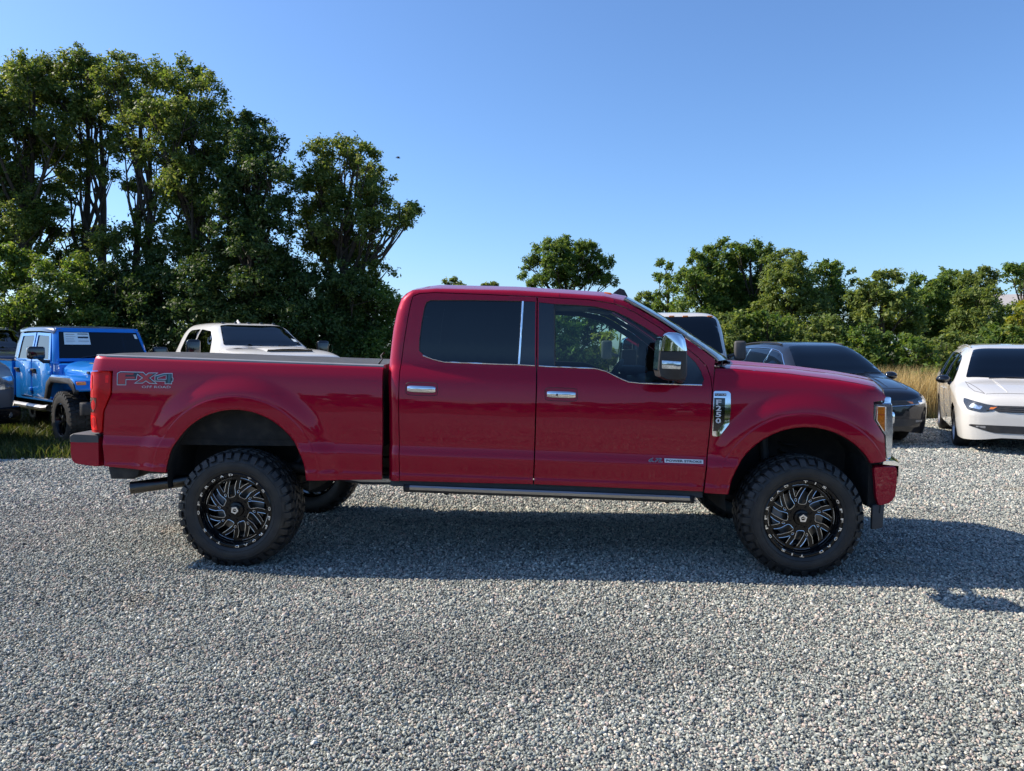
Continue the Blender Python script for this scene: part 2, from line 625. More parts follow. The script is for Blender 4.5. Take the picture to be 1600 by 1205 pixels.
def tan_patches(N, L, vec, csock):
    """dusty tan soil worked into the stones in a few patches"""
    nz = N.new('ShaderNodeTexNoise'); nz.inputs['Scale'].default_value = 0.55; nz.inputs['Detail'].default_value = 6; nz.inputs['Roughness'].default_value = 0.6
    L.new(vec, nz.inputs['Vector'])
    mr = N.new('ShaderNodeMapRange'); mr.inputs['From Min'].default_value = 0.60; mr.inputs['From Max'].default_value = 0.74; mr.inputs['To Max'].default_value = 0.55
    L.new(nz.outputs['Fac'], mr.inputs['Value'])
    n2 = N.new('ShaderNodeTexNoise'); n2.inputs['Scale'].default_value = 0.9; n2.inputs['Detail'].default_value = 4; n2.inputs['Distortion'].default_value = 0.8
    st = N.new('ShaderNodeMapping'); st.inputs['Scale'].default_value = (0.35, 1.6, 1.0)
    L.new(vec, st.inputs['Vector']); L.new(st.outputs[0], n2.inputs['Vector'])
    m2 = N.new('ShaderNodeMapRange'); m2.inputs['From Min'].default_value = 0.3; m2.inputs['From Max'].default_value = 0.7; m2.inputs['To Min'].default_value = 0.80; m2.inputs['To Max'].default_value = 1.12
    L.new(n2.outputs['Fac'], m2.inputs['Value'])
    sc = N.new('ShaderNodeVectorMath'); sc.operation = 'SCALE'
    L.new(csock, sc.inputs[0]); L.new(m2.outputs[0], sc.inputs['Scale'])
    csock = sc.outputs[0]
    mx = N.new('ShaderNodeMix'); mx.data_type = 'RGBA'
    L.new(mr.outputs[0], mx.inputs['Factor']); L.new(csock, mx.inputs['A']); mx.inputs['B'].default_value = (0.40, 0.30, 0.19, 1)
    return mx.outputs['Result']

def lot_material():
    m, nt, out = new_mat('gravel_bed')
    N, L = nt.nodes, nt.links
    b = N.new('ShaderNodeBsdfPrincipled'); b.inputs['Roughness'].default_value = 0.9
    tc = N.new('ShaderNodeTexCoord')
    v = N.new('ShaderNodeTexVoronoi'); v.inputs['Scale'].default_value = 55.0
    L.new(tc.outputs['Object'], v.inputs['Vector'])
    sep = N.new('ShaderNodeSeparateColor')
    L.new(v.outputs['Color'], sep.inputs[0])
    r = stone_ramp(N)
    L.new(sep.outputs[0], r.inputs[0])
    dk = N.new('ShaderNodeMapRange'); dk.inputs['From Min'].default_value = 0.0; dk.inputs['From Max'].default_value = 0.7
    dk.inputs['To Min'].default_value = 1.0; dk.inputs['To Max'].default_value = 0.85
    L.new(v.outputs['Distance'], dk.inputs['Value'])
    mu = N.new('ShaderNodeVectorMath'); mu.operation = 'SCALE'
    L.new(r.outputs[0], mu.inputs[0]); L.new(dk.outputs[0], mu.inputs['Scale'])
    L.new(tan_patches(N, L, tc.outputs['Object'], mu.outputs[0]), b.inputs['Base Color'])
    inv = N.new('ShaderNodeMath'); inv.operation = 'SUBTRACT'; inv.inputs[0].default_value = 1.0
    L.new(v.outputs['Distance'], inv.inputs[1])
    ad = N.new('ShaderNodeMath'); ad.operation = 'MULTIPLY_ADD'; ad.inputs[1].default_value = 0.7
    L.new(sep.outputs[1], ad.inputs[0]); L.new(inv.outputs[0], ad.inputs[2])
    bp = N.new('ShaderNodeBump'); bp.inputs['Strength'].default_value = 1.0; bp.inputs['Distance'].default_value = 0.02
    L.new(ad.outputs[0], bp.inputs['Height']); L.new(bp.outputs[0], b.inputs['Normal'])
    L.new(b.outputs[0], out.inputs['Surface'])
    m, nt, out = new_mat('gravel_stone')
    N, L = nt.nodes, nt.links
    b = N.new('ShaderNodeBsdfPrincipled'); b.inputs['Roughness'].default_value = 0.85
    oi = N.new('ShaderNodeObjectInfo')
    r = stone_ramp(N)
    L.new(oi.outputs['Random'], r.inputs[0])
    tc = N.new('ShaderNodeTexCoord')
    nz = N.new('ShaderNodeTexNoise'); nz.inputs['Scale'].default_value = 2.2; nz.inputs['Detail'].default_value = 6
    L.new(tc.outputs['Object'], nz.inputs['Vector'])
    mr = N.new('ShaderNodeMapRange'); mr.inputs['To Min'].default_value = 0.78; mr.inputs['To Max'].default_value = 1.30
    L.new(nz.outputs['Fac'], mr.inputs['Value'])
    mu = N.new('ShaderNodeVectorMath'); mu.operation = 'SCALE'
    L.new(r.outputs[0], mu.inputs[0]); L.new(mr.outputs[0], mu.inputs['Scale'])
    L.new(tan_patches(N, L, oi.outputs['Location'], mu.outputs[0]), b.inputs['Base Color'])
    L.new(b.outputs[0], out.inputs['Surface'])

ground_material()
lot_material()

def ground_sheet():
    xs = np.concatenate([[-900, -400, -150, -70], np.arange(-44, 45, 4.0), [70, 150, 400, 900]])
    ys = np.concatenate([[-900, -300, -100, -50], np.arange(-24, 45, 4.0), [60, 100, 200, 400, 900]])
    v = [(x, y, -0.012) for y in ys for x in xs]
    n = len(xs)
    f = [(j * n + i, j * n + i + 1, (j + 1) * n + i + 1, (j + 1) * n + i) for j in range(len(ys) - 1) for i in range(n - 1)]
    tag(mk('ground', v, f, 'ground_soil', smooth=True), kind='structure')
    o = mk('gravel_lot', [(x, y, -0.006) for x, y in LOT], [tuple(range(len(LOT)))], 'gravel_bed')
    tag(o, kind='structure')
ground_sheet()

def make_gravel():
    """crushed stone on the lot: real stones scattered by geometry nodes, one mass nobody could count"""
    coll = bpy.data.collections.new('stone_shapes')
    for k in range(7):
        bm = bmesh.new()
        bmesh.ops.create_icosphere(bm, subdivisions=1, radius=1.0)
        s = (1.0, random.uniform(0.65, 0.95), random.uniform(0.5, 0.75))
        for v in bm.verts:
            q = random.uniform(0.72, 1.2)
            v.co = Vector((v.co.x * s[0] * q, v.co.y * s[1] * q, v.co.z * s[2] * q))
        me = bpy.data.meshes.new('stone')
        bm.to_mesh(me); bm.free()
        me.materials.append(MATS['gravel_stone'])
        coll.objects.link(bpy.data.objects.new('stone', me))
    P = []
    def band(y0, y1, sp, marg):
        ys = np.arange(y0, y1, sp * 0.88)
        for i, y in enumerate(ys):
            w = 0.70 * y + marg
            xs = np.arange(-w, w, sp) + (sp / 2 if i % 2 else 0)
            a = np.stack([xs + RNG.normal(0, sp * 0.30, len(xs)), np.full(len(xs), y) + RNG.normal(0, sp * 0.30, len(xs)), np.full(len(xs), sp)], 1)
            P.append(a)
    band(2.15, 4.4, 0.0128, 0.6)
    band(4.4, 7.4, 0.0155, 0.8)
    band(7.4, 11.5, 0.0240, 1.0)
    for i, y in enumerate(np.arange(-6.5, 2.15, 0.0245)):           # round and behind the photographer, mirrored in the doors
        xs = np.arange(-5.5, 6.0, 0.028) + (0.014 if i % 2 else 0)
        P.append(np.stack([xs + RNG.normal(0, 0.0084, len(xs)), np.full(len(xs), y) + RNG.normal(0, 0.0084, len(xs)), np.full(len(xs), 0.028)], 1))
    n0 = len(P)
    band(11.5, 17.6, 0.0320, 1.0)
    P[n0:] = [a[a[:, 0] > 3.2] for a in P[n0:]]
    P_ = np.concatenate(P)
    k = inside(P_[:, :2], np.array(LOT))
    P_ = P_[k]
    n = len(P_)
    z = RNG.uniform(-0.008, 0.007, n) + 0.004 * np.sin(P_[:, 0] * 1.7) * np.cos(P_[:, 1] * 1.3)
    co = np.stack([P_[:, 0], P_[:, 1], z], 1).astype(np.float32)
    me = bpy.data.meshes.new('gravel')
    me.vertices.add(n)
    me.vertices.foreach_set('co', co.ravel())
    a = me.attributes.new('rot', 'FLOAT_VECTOR', 'POINT')
    rot = np.stack([RNG.normal(0, 0.5, n), RNG.normal(0, 0.5, n), RNG.uniform(0, 6.28, n)], 1).astype(np.float32)
    a.data.foreach_set('vector', rot.ravel())
    a = me.attributes.new('scl', 'FLOAT', 'POINT')
    s = P_[:, 2] * np.clip(RNG.lognormal(-0.52, 0.30, n), 0.3, 1.45)
    a.data.foreach_set('value', s.astype(np.float32))
    me.update()
    o = link('gravel', me, 'gravel_stone')
    ng = bpy.data.node_groups.new('scatter_stones', 'GeometryNodeTree')
    ng.interface.new_socket('Geometry', in_out='INPUT', socket_type='NodeSocketGeometry')
    ng.interface.new_socket('Geometry', in_out='OUTPUT', socket_type='NodeSocketGeometry')
    N, L = ng.nodes, ng.links
    gi, go = N.new('NodeGroupInput'), N.new('NodeGroupOutput')
    m2p = N.new('GeometryNodeMeshToPoints')
    iop = N.new('GeometryNodeInstanceOnPoints')
    ci = N.new('GeometryNodeCollectionInfo')
    ci.inputs['Collection'].default_value = coll
    ci.inputs['Separate Children'].default_value = True
    ci.inputs['Reset Children'].default_value = True
    iop.inputs['Pick Instance'].default_value = True
    ar = N.new('GeometryNodeInputNamedAttribute'); ar.data_type = 'FLOAT_VECTOR'; ar.inputs['Name'].default_value = 'rot'
    asc = N.new('GeometryNodeInputNamedAttribute'); asc.data_type = 'FLOAT'; asc.inputs['Name'].default_value = 'scl'
    L.new(gi.outputs[0], m2p.inputs['Mesh'])
    L.new(m2p.outputs[0], iop.inputs['Points'])
    L.new(ci.outputs[0], iop.inputs['Instance'])
    L.new(ar.outputs[0], iop.inputs['Rotation'])
    L.new(asc.outputs[0], iop.inputs['Scale'])
    L.new(iop.outputs[0], go.inputs[0])
    md = o.modifiers.new('scatter_stones', 'NODES')
    md.node_group = ng
    tag(o, 'loose grey crushed stone covering the parking lot', 'gravel', kind='stuff')
    return n
N_STONES = make_gravel()

def blades(pts, h0, h1, w, lean, rng):
    """grass blades as bent two-segment strips"""
    n = len(pts)
    h = rng.uniform(h0, h1, n)
    a = rng.uniform(0, 2 * np.pi, n)
    wv = np.stack([np.cos(a), np.sin(a), np.zeros(n)], 1) * (w * rng.uniform(0.6, 1.2, n))[:, None]
    b = rng.uniform(0, 2 * np.pi, n)
    ln = np.stack([np.cos(b), np.sin(b), np.zeros(n)], 1) * (h * rng.uniform(0.05, lean, n))[:, None]
    up = np.stack([np.zeros(n), np.zeros(n), h], 1)
    v0, v1 = pts - wv, pts + wv
    m = pts + up * 0.55 + ln * 0.3
    v2, v3 = m + wv * 0.8, m - wv * 0.8
    t = pts + up * 0.95 + ln
    V = np.stack([v0, v1, v2, v3, t], 1).reshape(-1, 3)
    i = np.arange(n) * 5
    Q = np.stack([i, i + 1, i + 2, i + 3], 1)
    T = np.stack([i + 3, i + 2, i + 4], 1)
    return V, Q, T

def big_mesh(name, V, quads, tris, mat, parent=None, smooth=False):
    me = bpy.data.meshes.new(name)
    nq, nt_ = len(quads), len(tris)
    me.vertices.add(len(V))
    me.vertices.foreach_set('co', np.asarray(V, np.float32).ravel())
    me.loops.add(nq * 4 + nt_ * 3)
    me.polygons.add(nq + nt_)
    li = np.concatenate([np.asarray(quads, np.int32).ravel(), np.asarray(tris, np.int32).ravel()])
    me.loops.foreach_set('vertex_index', li)
    st = np.concatenate([np.arange(nq) * 4, nq * 4 + np.arange(nt_) * 3]).astype(np.int32)
    me.polygons.foreach_set('loop_start', st)
    if smooth:
        me.polygons.foreach_set('use_smooth', np.ones(nq + nt_, bool))
    me.update(calc_edges=True)
    me.validate()
    return link(name, me, mat, parent)

def make_grass():
    rng = np.random.default_rng(3)
    # short weedy grass under the parked trucks on the left and beyond the lot
    n = 52000
    p = np.stack([rng.uniform(-16, 22, n), 10.2 + rng.gamma(1.6, 3.2, n), np.zeros(n)], 1)
    p = p[~inside(p[:, :2], np.array(LOT)) & (p[:, 1] < 30)]
    n2 = 26000
    q = np.stack([rng.uniform(-10.5, -3.6, n2), rng.uniform(10.3, 14.5, n2), np.zeros(n2)], 1)
    q = q[~inside(q[:, :2], np.array(LOT))]
    p = np.concatenate([p, q])
    clump = np.sin(p[:, 0] * 2.3 + 1) * np.cos(p[:, 1] * 1.9) + rng.normal(0, 0.5, len(p))
    p = p[(clump > -0.55) & ((p[:, 1] > 11.0) | (rng.uniform(0, 1, len(p)) < 0.45))]
    V, Q, T = blades(p, 0.05, 0.24, 0.008, 0.9, rng)
    tag(big_mesh('grass', V, Q, T, 'grass_green'), 'short weedy green grass beyond the gravel edge', 'grass', kind='stuff')
    # tall dry grass between the dark and the white minivan and along the tree line on the right
    n = 40000
    p = np.stack([rng.uniform(5.5, 19, n), 17.4 + rng.gamma(2.0, 0.6, n) + rng.uniform(0, .4, n), np.zeros(n)], 1)
    cl = 0.75 + 0.4 * np.sin(p[:, 0] * 1.3) * np.cos(p[:, 0] * 0.7 + 1)
    p = p[rng.uniform(0, 1.15, n) < cl]
    V, Q, T = blades(p, 0.45, 1.35, 0.008, 0.45, rng)
    tag(big_mesh('dry_grass', V, Q, T, 'grass_dry'), 'tall straw coloured dry grass growing between the dark and the white minivan', 'grass', kind='stuff')
make_grass()

# ------------------------------------------------------------------ the red pickup truck
YAW = rad(-2.58)
truck = thing('pickup_truck', 'lifted dark red crew cab pickup truck with black wheels parked side-on in the foreground', 'pickup truck', (-1.980, 6.522, 0), YAW)
RK = 0.025                                   # the body sits nose-down on its suspension
WP = pchip([0.50, 0.60, .712, .722, .735, .79, .862, .872, .925, .938, 1.02, 1.12, 1.25, 1.34, 1.40, 1.43, 1.46, 1.49, 1.515, 1.56, 1.70, 2.0, 2.06, 2.14],
           [1.000, 1.012, 1.0265, 1.0255, 1.020, 1.0245, 1.030, 1.0285, 1.0135, 1.012, 1.0165, 1.0195, 1.0165, 1.0090, 1.0000, .9925, .982, .970, .959, .949, .933, .888, .875, .855])
RA = (0.009, 0.633, 0.5206)
FA = (4.106, 0.528, 0.5347)

def sstep(t):
    t = np.clip(t, 0, 1)
    return t * t * (3 - 2 * t)

def flare(x, z, A):
    d = np.hypot(x - A[0], z - A[1]) - A[2]
    s = sstep((0.26 - d) / 0.155) * 0.027
    lip = -0.010 * np.clip((0.014 - d) / 0.014, 0, 1) ** 2
    return s + lip + 0.003 * sstep((0.108 - d) / 0.012)

def Ybase(x, z):
    return WP(z + RK * x)

def Ybed(x, z):
    y = Ybase(x, z) + flare(x, z, RA)
    t = np.clip((-1.00 - x) / 0.12, 0, 1)
    y = y - 0.05 * t * t
    zt = np.interp(x, [-1.1, 1.1], [1.543, 1.476])
    t = np.clip((z - (zt - 0.022)) / 0.022, 0, 1)
    return y - 0.022 * (1 - np.sqrt(1 - 0.93 * t * t))

CAB_TOP = [(1.168, 1.891), (1.194, 1.972), (1.225, 2.015), (1.276, 2.039), (1.45, 2.051), (2.041, 2.038), (2.393, 2.017), (2.695, 1.996), (2.834, 1.965)]
CAB_REAR = [(1.127, 0.60), (1.128, 1.165), (1.115, 1.442), (1.125, 1.581), (1.143, 1.757), (1.168, 1.891), (1.194, 1.972), (1.225, 2.02)]

def Ycab(x, z):
    y = Ybase(x, z)
    xr = np.interp(z, [p[1] for p in CAB_REAR], [p[0] for p in CAB_REAR])
    t = np.clip((xr + 0.085 - x) / 0.085, 0, 1)
    y = y - 0.065 * (1 - np.sqrt(1 - 0.97 * t * t))
    zt = np.interp(x, [1.225, 1.276, 1.45, 2.041, 2.393, 2.695, 2.834, 2.912, 3.095, 3.255, 3.413, 3.484], [2.015, 2.039, 2.051, 2.038, 2.017, 1.996, 1.965, 1.923, 1.814, 1.706, 1.592, 1.537])
    t = np.clip((z - (zt - 0.032)) / 0.032, 0, 1) * np.clip((3.45 - x) / 0.2, 0, 1)
    return y - 0.040 * (1 - np.sqrt(1 - 0.95 * t * t))

FEND_TOP = [(3.483, 1.478), (3.628, 1.472), (4.01, 1.44), (4.343, 1.399), (4.497, 1.373), (4.615, 1.349), (4.666, 1.318)]

def Yfend(x, z):
    y = Ybase(x, z) + flare(x, z, FA)
    zt = np.interp(x, [p[0] for p in FEND_TOP], [p[1] for p in FEND_TOP])
    t = np.clip((z - (zt - 0.04)) / 0.04, 0, 1)
    y = y - 0.03 * (1 - np.sqrt(1 - 0.93 * t * t))
    t = np.clip((x - 4.50) / 0.25, 0, 1)
    return y - 0.085 * t * t

def arc(A, a0, a1, n=26):
    return [(A[0] + A[2] * math.cos(rad(a0 + (a1 - a0) * i / n)), A[1] + A[2] * math.sin(rad(a0 + (a1 - a0) * i / n))) for i in range(n + 1)]

BEDSIDE = [(-1.088, 1.543), (-0.335, 1.52), (0.383, 1.498), (1.085, 1.476), (1.091, 1.118), (1.085, 0.651), (0.816, 0.645)] + \
    arc(RA, 1.0, 173.5, 34) + [(-0.507, 0.688), (-0.735, 0.705), (-0.988, 0.726), (-0.996, 0.972), (-0.978, 1.138), (-0.92, 1.266), (-0.92, 1.431), (-1.096, 1.43)]
TAILLIGHT = [(-1.132, 1.415), (-1.094, 1.426), (-0.928, 1.426), (-0.926, 1.266), (-0.983, 1.138), (-1.001, 0.976), (-1.137, 0.975)]
DOOR_EDGE_R = [(1.211, 0.643), (1.209, 0.886), (1.205, 1.212), (1.207, 1.442), (1.227, 1.628), (1.255, 1.83), (1.271, 1.924), (1.288, 1.991), (1.334, 2.012), (1.452, 2.02), (1.83, 2.006), (2.203, 1.989)]
DOOR_TOP_F = [(2.203, 1.989), (2.579, 1.969), (2.764, 1.939), (2.833, 1.916), (2.925, 1.87), (3.095, 1.763), (3.267, 1.632), (3.357, 1.559), (3.424, 1.491), (3.451, 1.409), (3.456, 1.319)]
DOOR_MID = [(2.203, 1.494), (2.204, 1.357), (2.195, 0.942), (2.186, 0.63)]
CABRING = [(1.127, 0.642), (1.128, 1.165), (1.115, 1.442), (1.125, 1.581), (1.143, 1.757), (1.168, 1.891), (1.194, 1.972), (1.225, 2.015), (1.276, 2.039), (1.45, 2.051), (2.041, 2.038), (2.393, 2.017), (2.695, 1.996), (2.834, 1.965),
           (2.912, 1.923), (3.095, 1.814), (3.255, 1.706), (3.413, 1.592), (3.484, 1.537), (3.472, 1.43), (3.460, 1.34)] + DOOR_TOP_F[::-1][:-1] + DOOR_EDGE_R[::-1]
REARDOOR = DOOR_EDGE_R + DOOR_MID + [(1.706, 0.635)]
REARHOLE = [(1.343, 1.591), (1.344, 1.675), (1.357, 1.793), (1.376, 1.91), (1.389, 1.946), (1.419, 1.962), (1.737, 1.963), (2.094, 1.957), (2.190, 1.953), (2.190, 1.489), (2.069, 1.495), (1.792, 1.503), (1.531, 1.511), (1.446, 1.531), (1.382, 1.554)]
FRONTDOOR = DOOR_MID[::-1] + DOOR_TOP_F + [(3.445, 1.115), (3.432, 0.955), (3.417, 0.773), (3.399, 0.592), (2.767, 0.612)]
FRONTHOLE = [(2.216, 1.485), (2.216, 1.948), (2.332, 1.936), (2.486, 1.929), (2.625, 1.918), (2.764, 1.885), (2.865, 1.839), (2.98, 1.77), (3.094, 1.696), (3.199, 1.632), (3.276, 1.582), (3.343, 1.518), (3.383, 1.454), (3.402, 1.391), (3.383, 1.357), (3.202, 1.361), (2.943, 1.368), (2.861, 1.377), (2.807, 1.399), (2.702, 1.451), (2.625, 1.471), (2.335, 1.481)]
FENDER = [(3.399, 0.587), (3.417, 0.773), (3.432, 0.955), (3.445, 1.115), (3.456, 1.319), (3.459, 1.337), (3.483, 1.478), (3.628, 1.472), (4.01, 1.44), (4.343, 1.399), (4.497, 1.373), (4.615, 1.349), (4.666, 1.318), (4.69, 1.278), (4.671, 1.251), (4.587, 1.242), (4.582, 1.125), (4.668, 1.008), (4.685, 0.821)] + arc(FA, 32, 172, 34) + [(3.571, 0.58)]

ROWS = np.array(sorted(set(np.round(np.concatenate([np.arange(0.50, 2.12, 0.028), [.705, .712, .718, .724, .730, .737, .853, .862, .870, .880, .92, .93, .938, .948, 1.44, 1.46, 1.49, 1.51, 1.53, 1.545, 1.56]]), 4))))
GX = np.arange(-1.2, 4.8, 0.028)
_g = np.stack(np.meshgrid(GX, ROWS), -1).reshape(-1, 2)
SIDE_GRID = np.stack([_g[:, 0], _g[:, 1] - RK * _g[:, 0]], 1)
GLASS_GRID = SIDE_GRID[::3]
for _A in (RA, FA):                          # rings of points round the wheel arches, so that the flares are smooth
    SIDE_GRID = SIDE_GRID[np.hypot(SIDE_GRID[:, 0] - _A[0], SIDE_GRID[:, 1] - _A[1]) - _A[2] > 0.275]
    _r = np.array([0.0065, 0.0135, 0.03, 0.05, 0.07, 0.088, 0.094, 0.100, 0.106, 0.112, 0.122, 0.136, 0.15, 0.165, 0.18, 0.195, 0.21, 0.225, 0.24, 0.255, 0.268]) + _A[2]
    _t = np.linspace(0, 2 * math.pi, 220, endpoint=False)
    SIDE_GRID = np.concatenate([SIDE_GRID, np.stack([_A[0] + np.outer(_r, np.cos(_t)).ravel(), _A[1] + np.outer(_r, np.sin(_t)).ravel()], 1)])

def panel(name, outer, holes, fn, mat, parent, sgn, thick=0.03, gap=0.0026, off=0.0, grid=None):
    V, F = fill2d(inset(outer, gap), [inset(h, 0) for h in holes], SIDE_GRID if grid is None else grid, 0.028)
    return sheet(name, V, F, fn, mat, parent, sgn, off, thick)

def ribbon(name, line, fn, mat, parent, sgn, r=0.006, off=0.004, closed=False):
    """a thin moulding that follows the body side along a line of (x,z) points"""
    if closed:
        P = resample(line, 0.03)
    else:
        L = []
        for i in range(len(line) - 1):
            a, b = np.array(line[i]), np.array(line[i + 1])
            n = max(1, int(np.linalg.norm(b - a) / 0.03))
            L += [a + (b - a) * k / n for k in range(n)]
        L.append(np.array(line[-1])); P = np.array(L)
    Y = fn(P[:, 0], P[:, 1]) + off
    pts = [(p[0], sgn * y, p[1]) for p, y in zip(P, Y)]
    if closed: pts.append(pts[0])
    m = MB().tube(pts, r, 6)
    return m.build(name, mat, parent, smooth=True, sharp=60)

def flatdecal(name, poly, fn, mat, parent, sgn=-1, off=0.003, holes=(), thick=0.0):
    V, F = fill2d(poly, holes, None, 0.02)
    return sheet(name, V, F, fn, mat, parent, sgn, off, thick)

def side_text(name, txt, p0, p1, height, fn, mat, parent, bold=0.0, shear=0.0, off=0.004, rot=0.0, space=1.0):
    """lettering laid on the truck's right side, stretched from p0 to p1 along its baseline centre"""
    v, f = text_mesh(txt, 1.0, bold, shear, 0.0, 'CENTER', space)
    w = v[:, 0].max() - v[:, 0].min(); h = v[:, 1].max() - v[:, 1].min()
    cx, cy = (v[:, 0].max() + v[:, 0].min()) / 2, (v[:, 1].max() + v[:, 1].min()) / 2
    p0, p1 = np.array(p0), np.array(p1)
    L = np.linalg.norm(p1 - p0)
    ux = (p1 - p0) / L
    uz = np.array([-ux[1], ux[0]])
    q = (p0 + p1) / 2 + ((v[:, 0] - cx) / w * L)[:, None] * ux + ((v[:, 1] - cy) / h * height)[:, None] * uz
    Y = fn(q[:, 0], q[:, 1]) + off
    return mk(name, np.stack([q[:, 0], -Y, q[:, 1]], 1), f, mat, parent)

def cup_outline(hx, hz, k=1.0):
    out = []
    for j in range(32):
        a = 2 * math.pi * j / 32
        c, s_ = math.cos(a), math.sin(a)
        px = 0.116 * k * math.copysign(abs(c) ** 0.35, c)
        pz = (0.047 - 0.116 * (1 - k)) * math.copysign(abs(s_) ** 0.35, s_)
        out.append((hx + px, hz + pz - 0.024 * px))
    return out

def build_truck():
    t = truck
    for sgn in (-1, 1):
        # ---- bed side
        bs = panel('bed_side', BEDSIDE, [], Ybed, 'red_paint', t, sgn)
        if sgn < 0: bs['label'] = 'dark red bed side with off-road decal behind the cab'
        # rail cap along the bed side
        m = MB()
        rings = []
        for x in np.linspace(-1.085, 1.085, 24):
            z = 1.543 - (x + 1.088) * (0.067 / 2.173) + 0.0
            yo = float(Ybed(np.array([x]), np.array([z - 0.004]))[0])
            rings.append([(x, sgn * (yo + 0.002), z - 0.010), (x, sgn * (yo + 0.0005), z + 0.004), (x, sgn * (yo - 0.012), z + 0.010), (x, sgn * (yo - 0.085), z + 0.010), (x, sgn * (yo - 0.09), z - 0.02)])
        m.loft(rings)
        m.build('rail_cap', 'grey_trim', t, smooth=True, sharp=40)
        # bed inner wall
        MB().loft([[(x, sgn * 0.86, 0.92), (x, sgn * 0.86, 1.47), (x, sgn * 0.89, 1.47), (x, sgn * 0.89, 0.92)] for x in (-1.02, 1.06)]).build('bed_wall', 'liner', t)
        # ---- tail light: wraps round the corner
        TL = fillet(TAILLIGHT, 0.02)
        V, F = fill2d(TL, [], SIDE_GRID, 0.028)
        tl = sheet('tail_light', V, F, lambda x, z: Ybed(np.maximum(x, -1.09), np.minimum(z, 1.40)) - 0.10 * np.clip((-1.06 - x) / 0.09, 0, 1) ** 2, 'tail_red', t, sgn, 0.010, 0.12)
        for nm, poly, mt in (('brake_lens', [(-1.122, 1.40), (-1.085, 1.405), (-1.080, 1.30), (-1.122, 1.30)], 'tail_bright'),
                             ('side_marker', [(-0.965, 1.405), (-0.94, 1.405), (-0.94, 1.345), (-0.965, 1.345)], 'tail_bright'),
                             ('reverse_lens', [(-1.115, 1.235), (-1.03, 1.235), (-1.04, 1.16), (-1.06, 1.13), (-1.115, 1.12)], 'tail_dark'),
                             ('lower_lens', [(-1.125, 1.10), (-1.045, 1.10), (-1.03, 0.995), (-1.125, 0.995)], 'tail_bright')):
            V, F = fill2d(fillet(poly, 0.008), [], None, 0.02)
            sheet(nm, V, F, lambda x, z: Ybed(np.maximum(x, -1.09), np.minimum(z, 1.40)) - 0.10 * np.clip((-1.06 - x) / 0.09, 0, 1) ** 2, mt, tl, sgn, 0.0125, 0.0)
        # ---- cab side frame, doors, fender
        panel('cab_side_frame', CABRING, [], Ycab, 'red_paint', t, sgn, gap=0.001)
        rd = panel('door', REARDOOR, [REARHOLE, cup_outline(1.374, 1.314)], Ycab, 'red_paint', t, sgn, gap=0.0045)
        fd = panel('door', FRONTDOOR, [FRONTHOLE, cup_outline(2.381, 1.282)], Ycab, 'red_paint', t, sgn, gap=0.0045)
        rd['label'] = 'rear door with dark tinted window'
        fd['label'] = 'front door with clear window and badge at its lower corner'
        fe = panel('front_fender', FENDER, [], Yfend, 'red_paint', t, sgn, gap=0.0035)
        # windows
        rear_glass = [(1.343, 1.591), (1.344, 1.675), (1.357, 1.793), (1.376, 1.91), (1.389, 1.946), (1.419, 1.962), (1.737, 1.963), (2.092, 1.957), (2.066, 1.495), (1.792, 1.503), (1.531, 1.511), (1.446, 1.531), (1.382, 1.554)]
        V, F = fill2d(fillet(rear_glass, 0.02), [], GLASS_GRID, 0.04)
        w = sheet('window', V, F, Ycab, 'glass_dark', rd, sgn, -0.010); w['label'] = 'dark tinted rear side window'
        V, F = fill2d([(2.105, 1.956), (2.190, 1.953), (2.190, 1.489), (2.079, 1.495)], [], None, 0.04)
        sheet('pillar_trim', V, F, Ycab, 'gloss_black', rd, sgn, -0.006, 0.01)
        V, F = fill2d([(2.216, 1.485), (2.216, 1.948), (2.326, 1.937), (2.333, 1.481)], [], None, 0.04)
        sheet('pillar_trim', V, F, Ycab, 'gloss_black', fd, sgn, -0.006, 0.01)
        front_glass = [(2.335, 1.481), (2.330, 1.936)] + FRONTHOLE[3:9] + [(3.150, 1.662), (3.150, 1.362)] + FRONTHOLE[16:21]
        V, F = fill2d(front_glass, [], GLASS_GRID, 0.04)
        w = sheet('window', V, F, Ycab, 'glass_front', fd, sgn, -0.010); w['label'] = 'clear front side window'
        quarter = [(3.170, 1.650), (3.199, 1.632), (3.276, 1.582), (3.343, 1.518), (3.383, 1.454), (3.402, 1.391), (3.383, 1.357), (3.202, 1.361), (3.170, 1.362)]
        V, F = fill2d(quarter, [], None, 0.04)
        sheet('mirror_sail', V, F, Ycab, 'gloss_black', fd, sgn, -0.006, 0.01)
        ribbon('belt_moulding', [(1.372, 1.556), (1.446, 1.529), (1.531, 1.509), (1.792, 1.501), (2.069, 1.493), (2.19, 1.487)], Ycab, 'chrome', rd, sgn, 0.0058, 0.001)
        ribbon('belt_moulding', [(2.218, 1.484), (2.335, 1.479), (2.625, 1.469), (2.702, 1.449), (2.807, 1.397), (2.861, 1.375), (2.943, 1.366), (3.202, 1.359), (3.383, 1.355)], Ycab, 'chrome', fd, sgn, 0.0055, 0.001)
        ribbon('window_divider', [(2.100, 1.955), (2.074, 1.497)], Ycab, 'chrome', rd, sgn, 0.007, -0.001)
        ribbon('window_seal', rear_glass, Ycab, 'black_plastic', rd, sgn, 0.006, -0.006, closed=True)
        ribbon('window_seal', front_glass, Ycab, 'black_plastic', fd, sgn, 0.006, -0.006, closed=True)
        # dark trim inside the doors and pillars
        inn = lambda x, z: np.minimum(Ybase(x, z), 0.985) - 0.055
        V, F = fill2d(inset(REARDOOR, 0.008), [inset(rear_glass, -0.004)], None, 0.06)
        sheet('inner_trim', V, F, inn, 'interior_dark', rd, sgn)
        V, F = fill2d(inset(FRONTDOOR, 0.008), [inset(front_glass, -0.004)], None, 0.06)
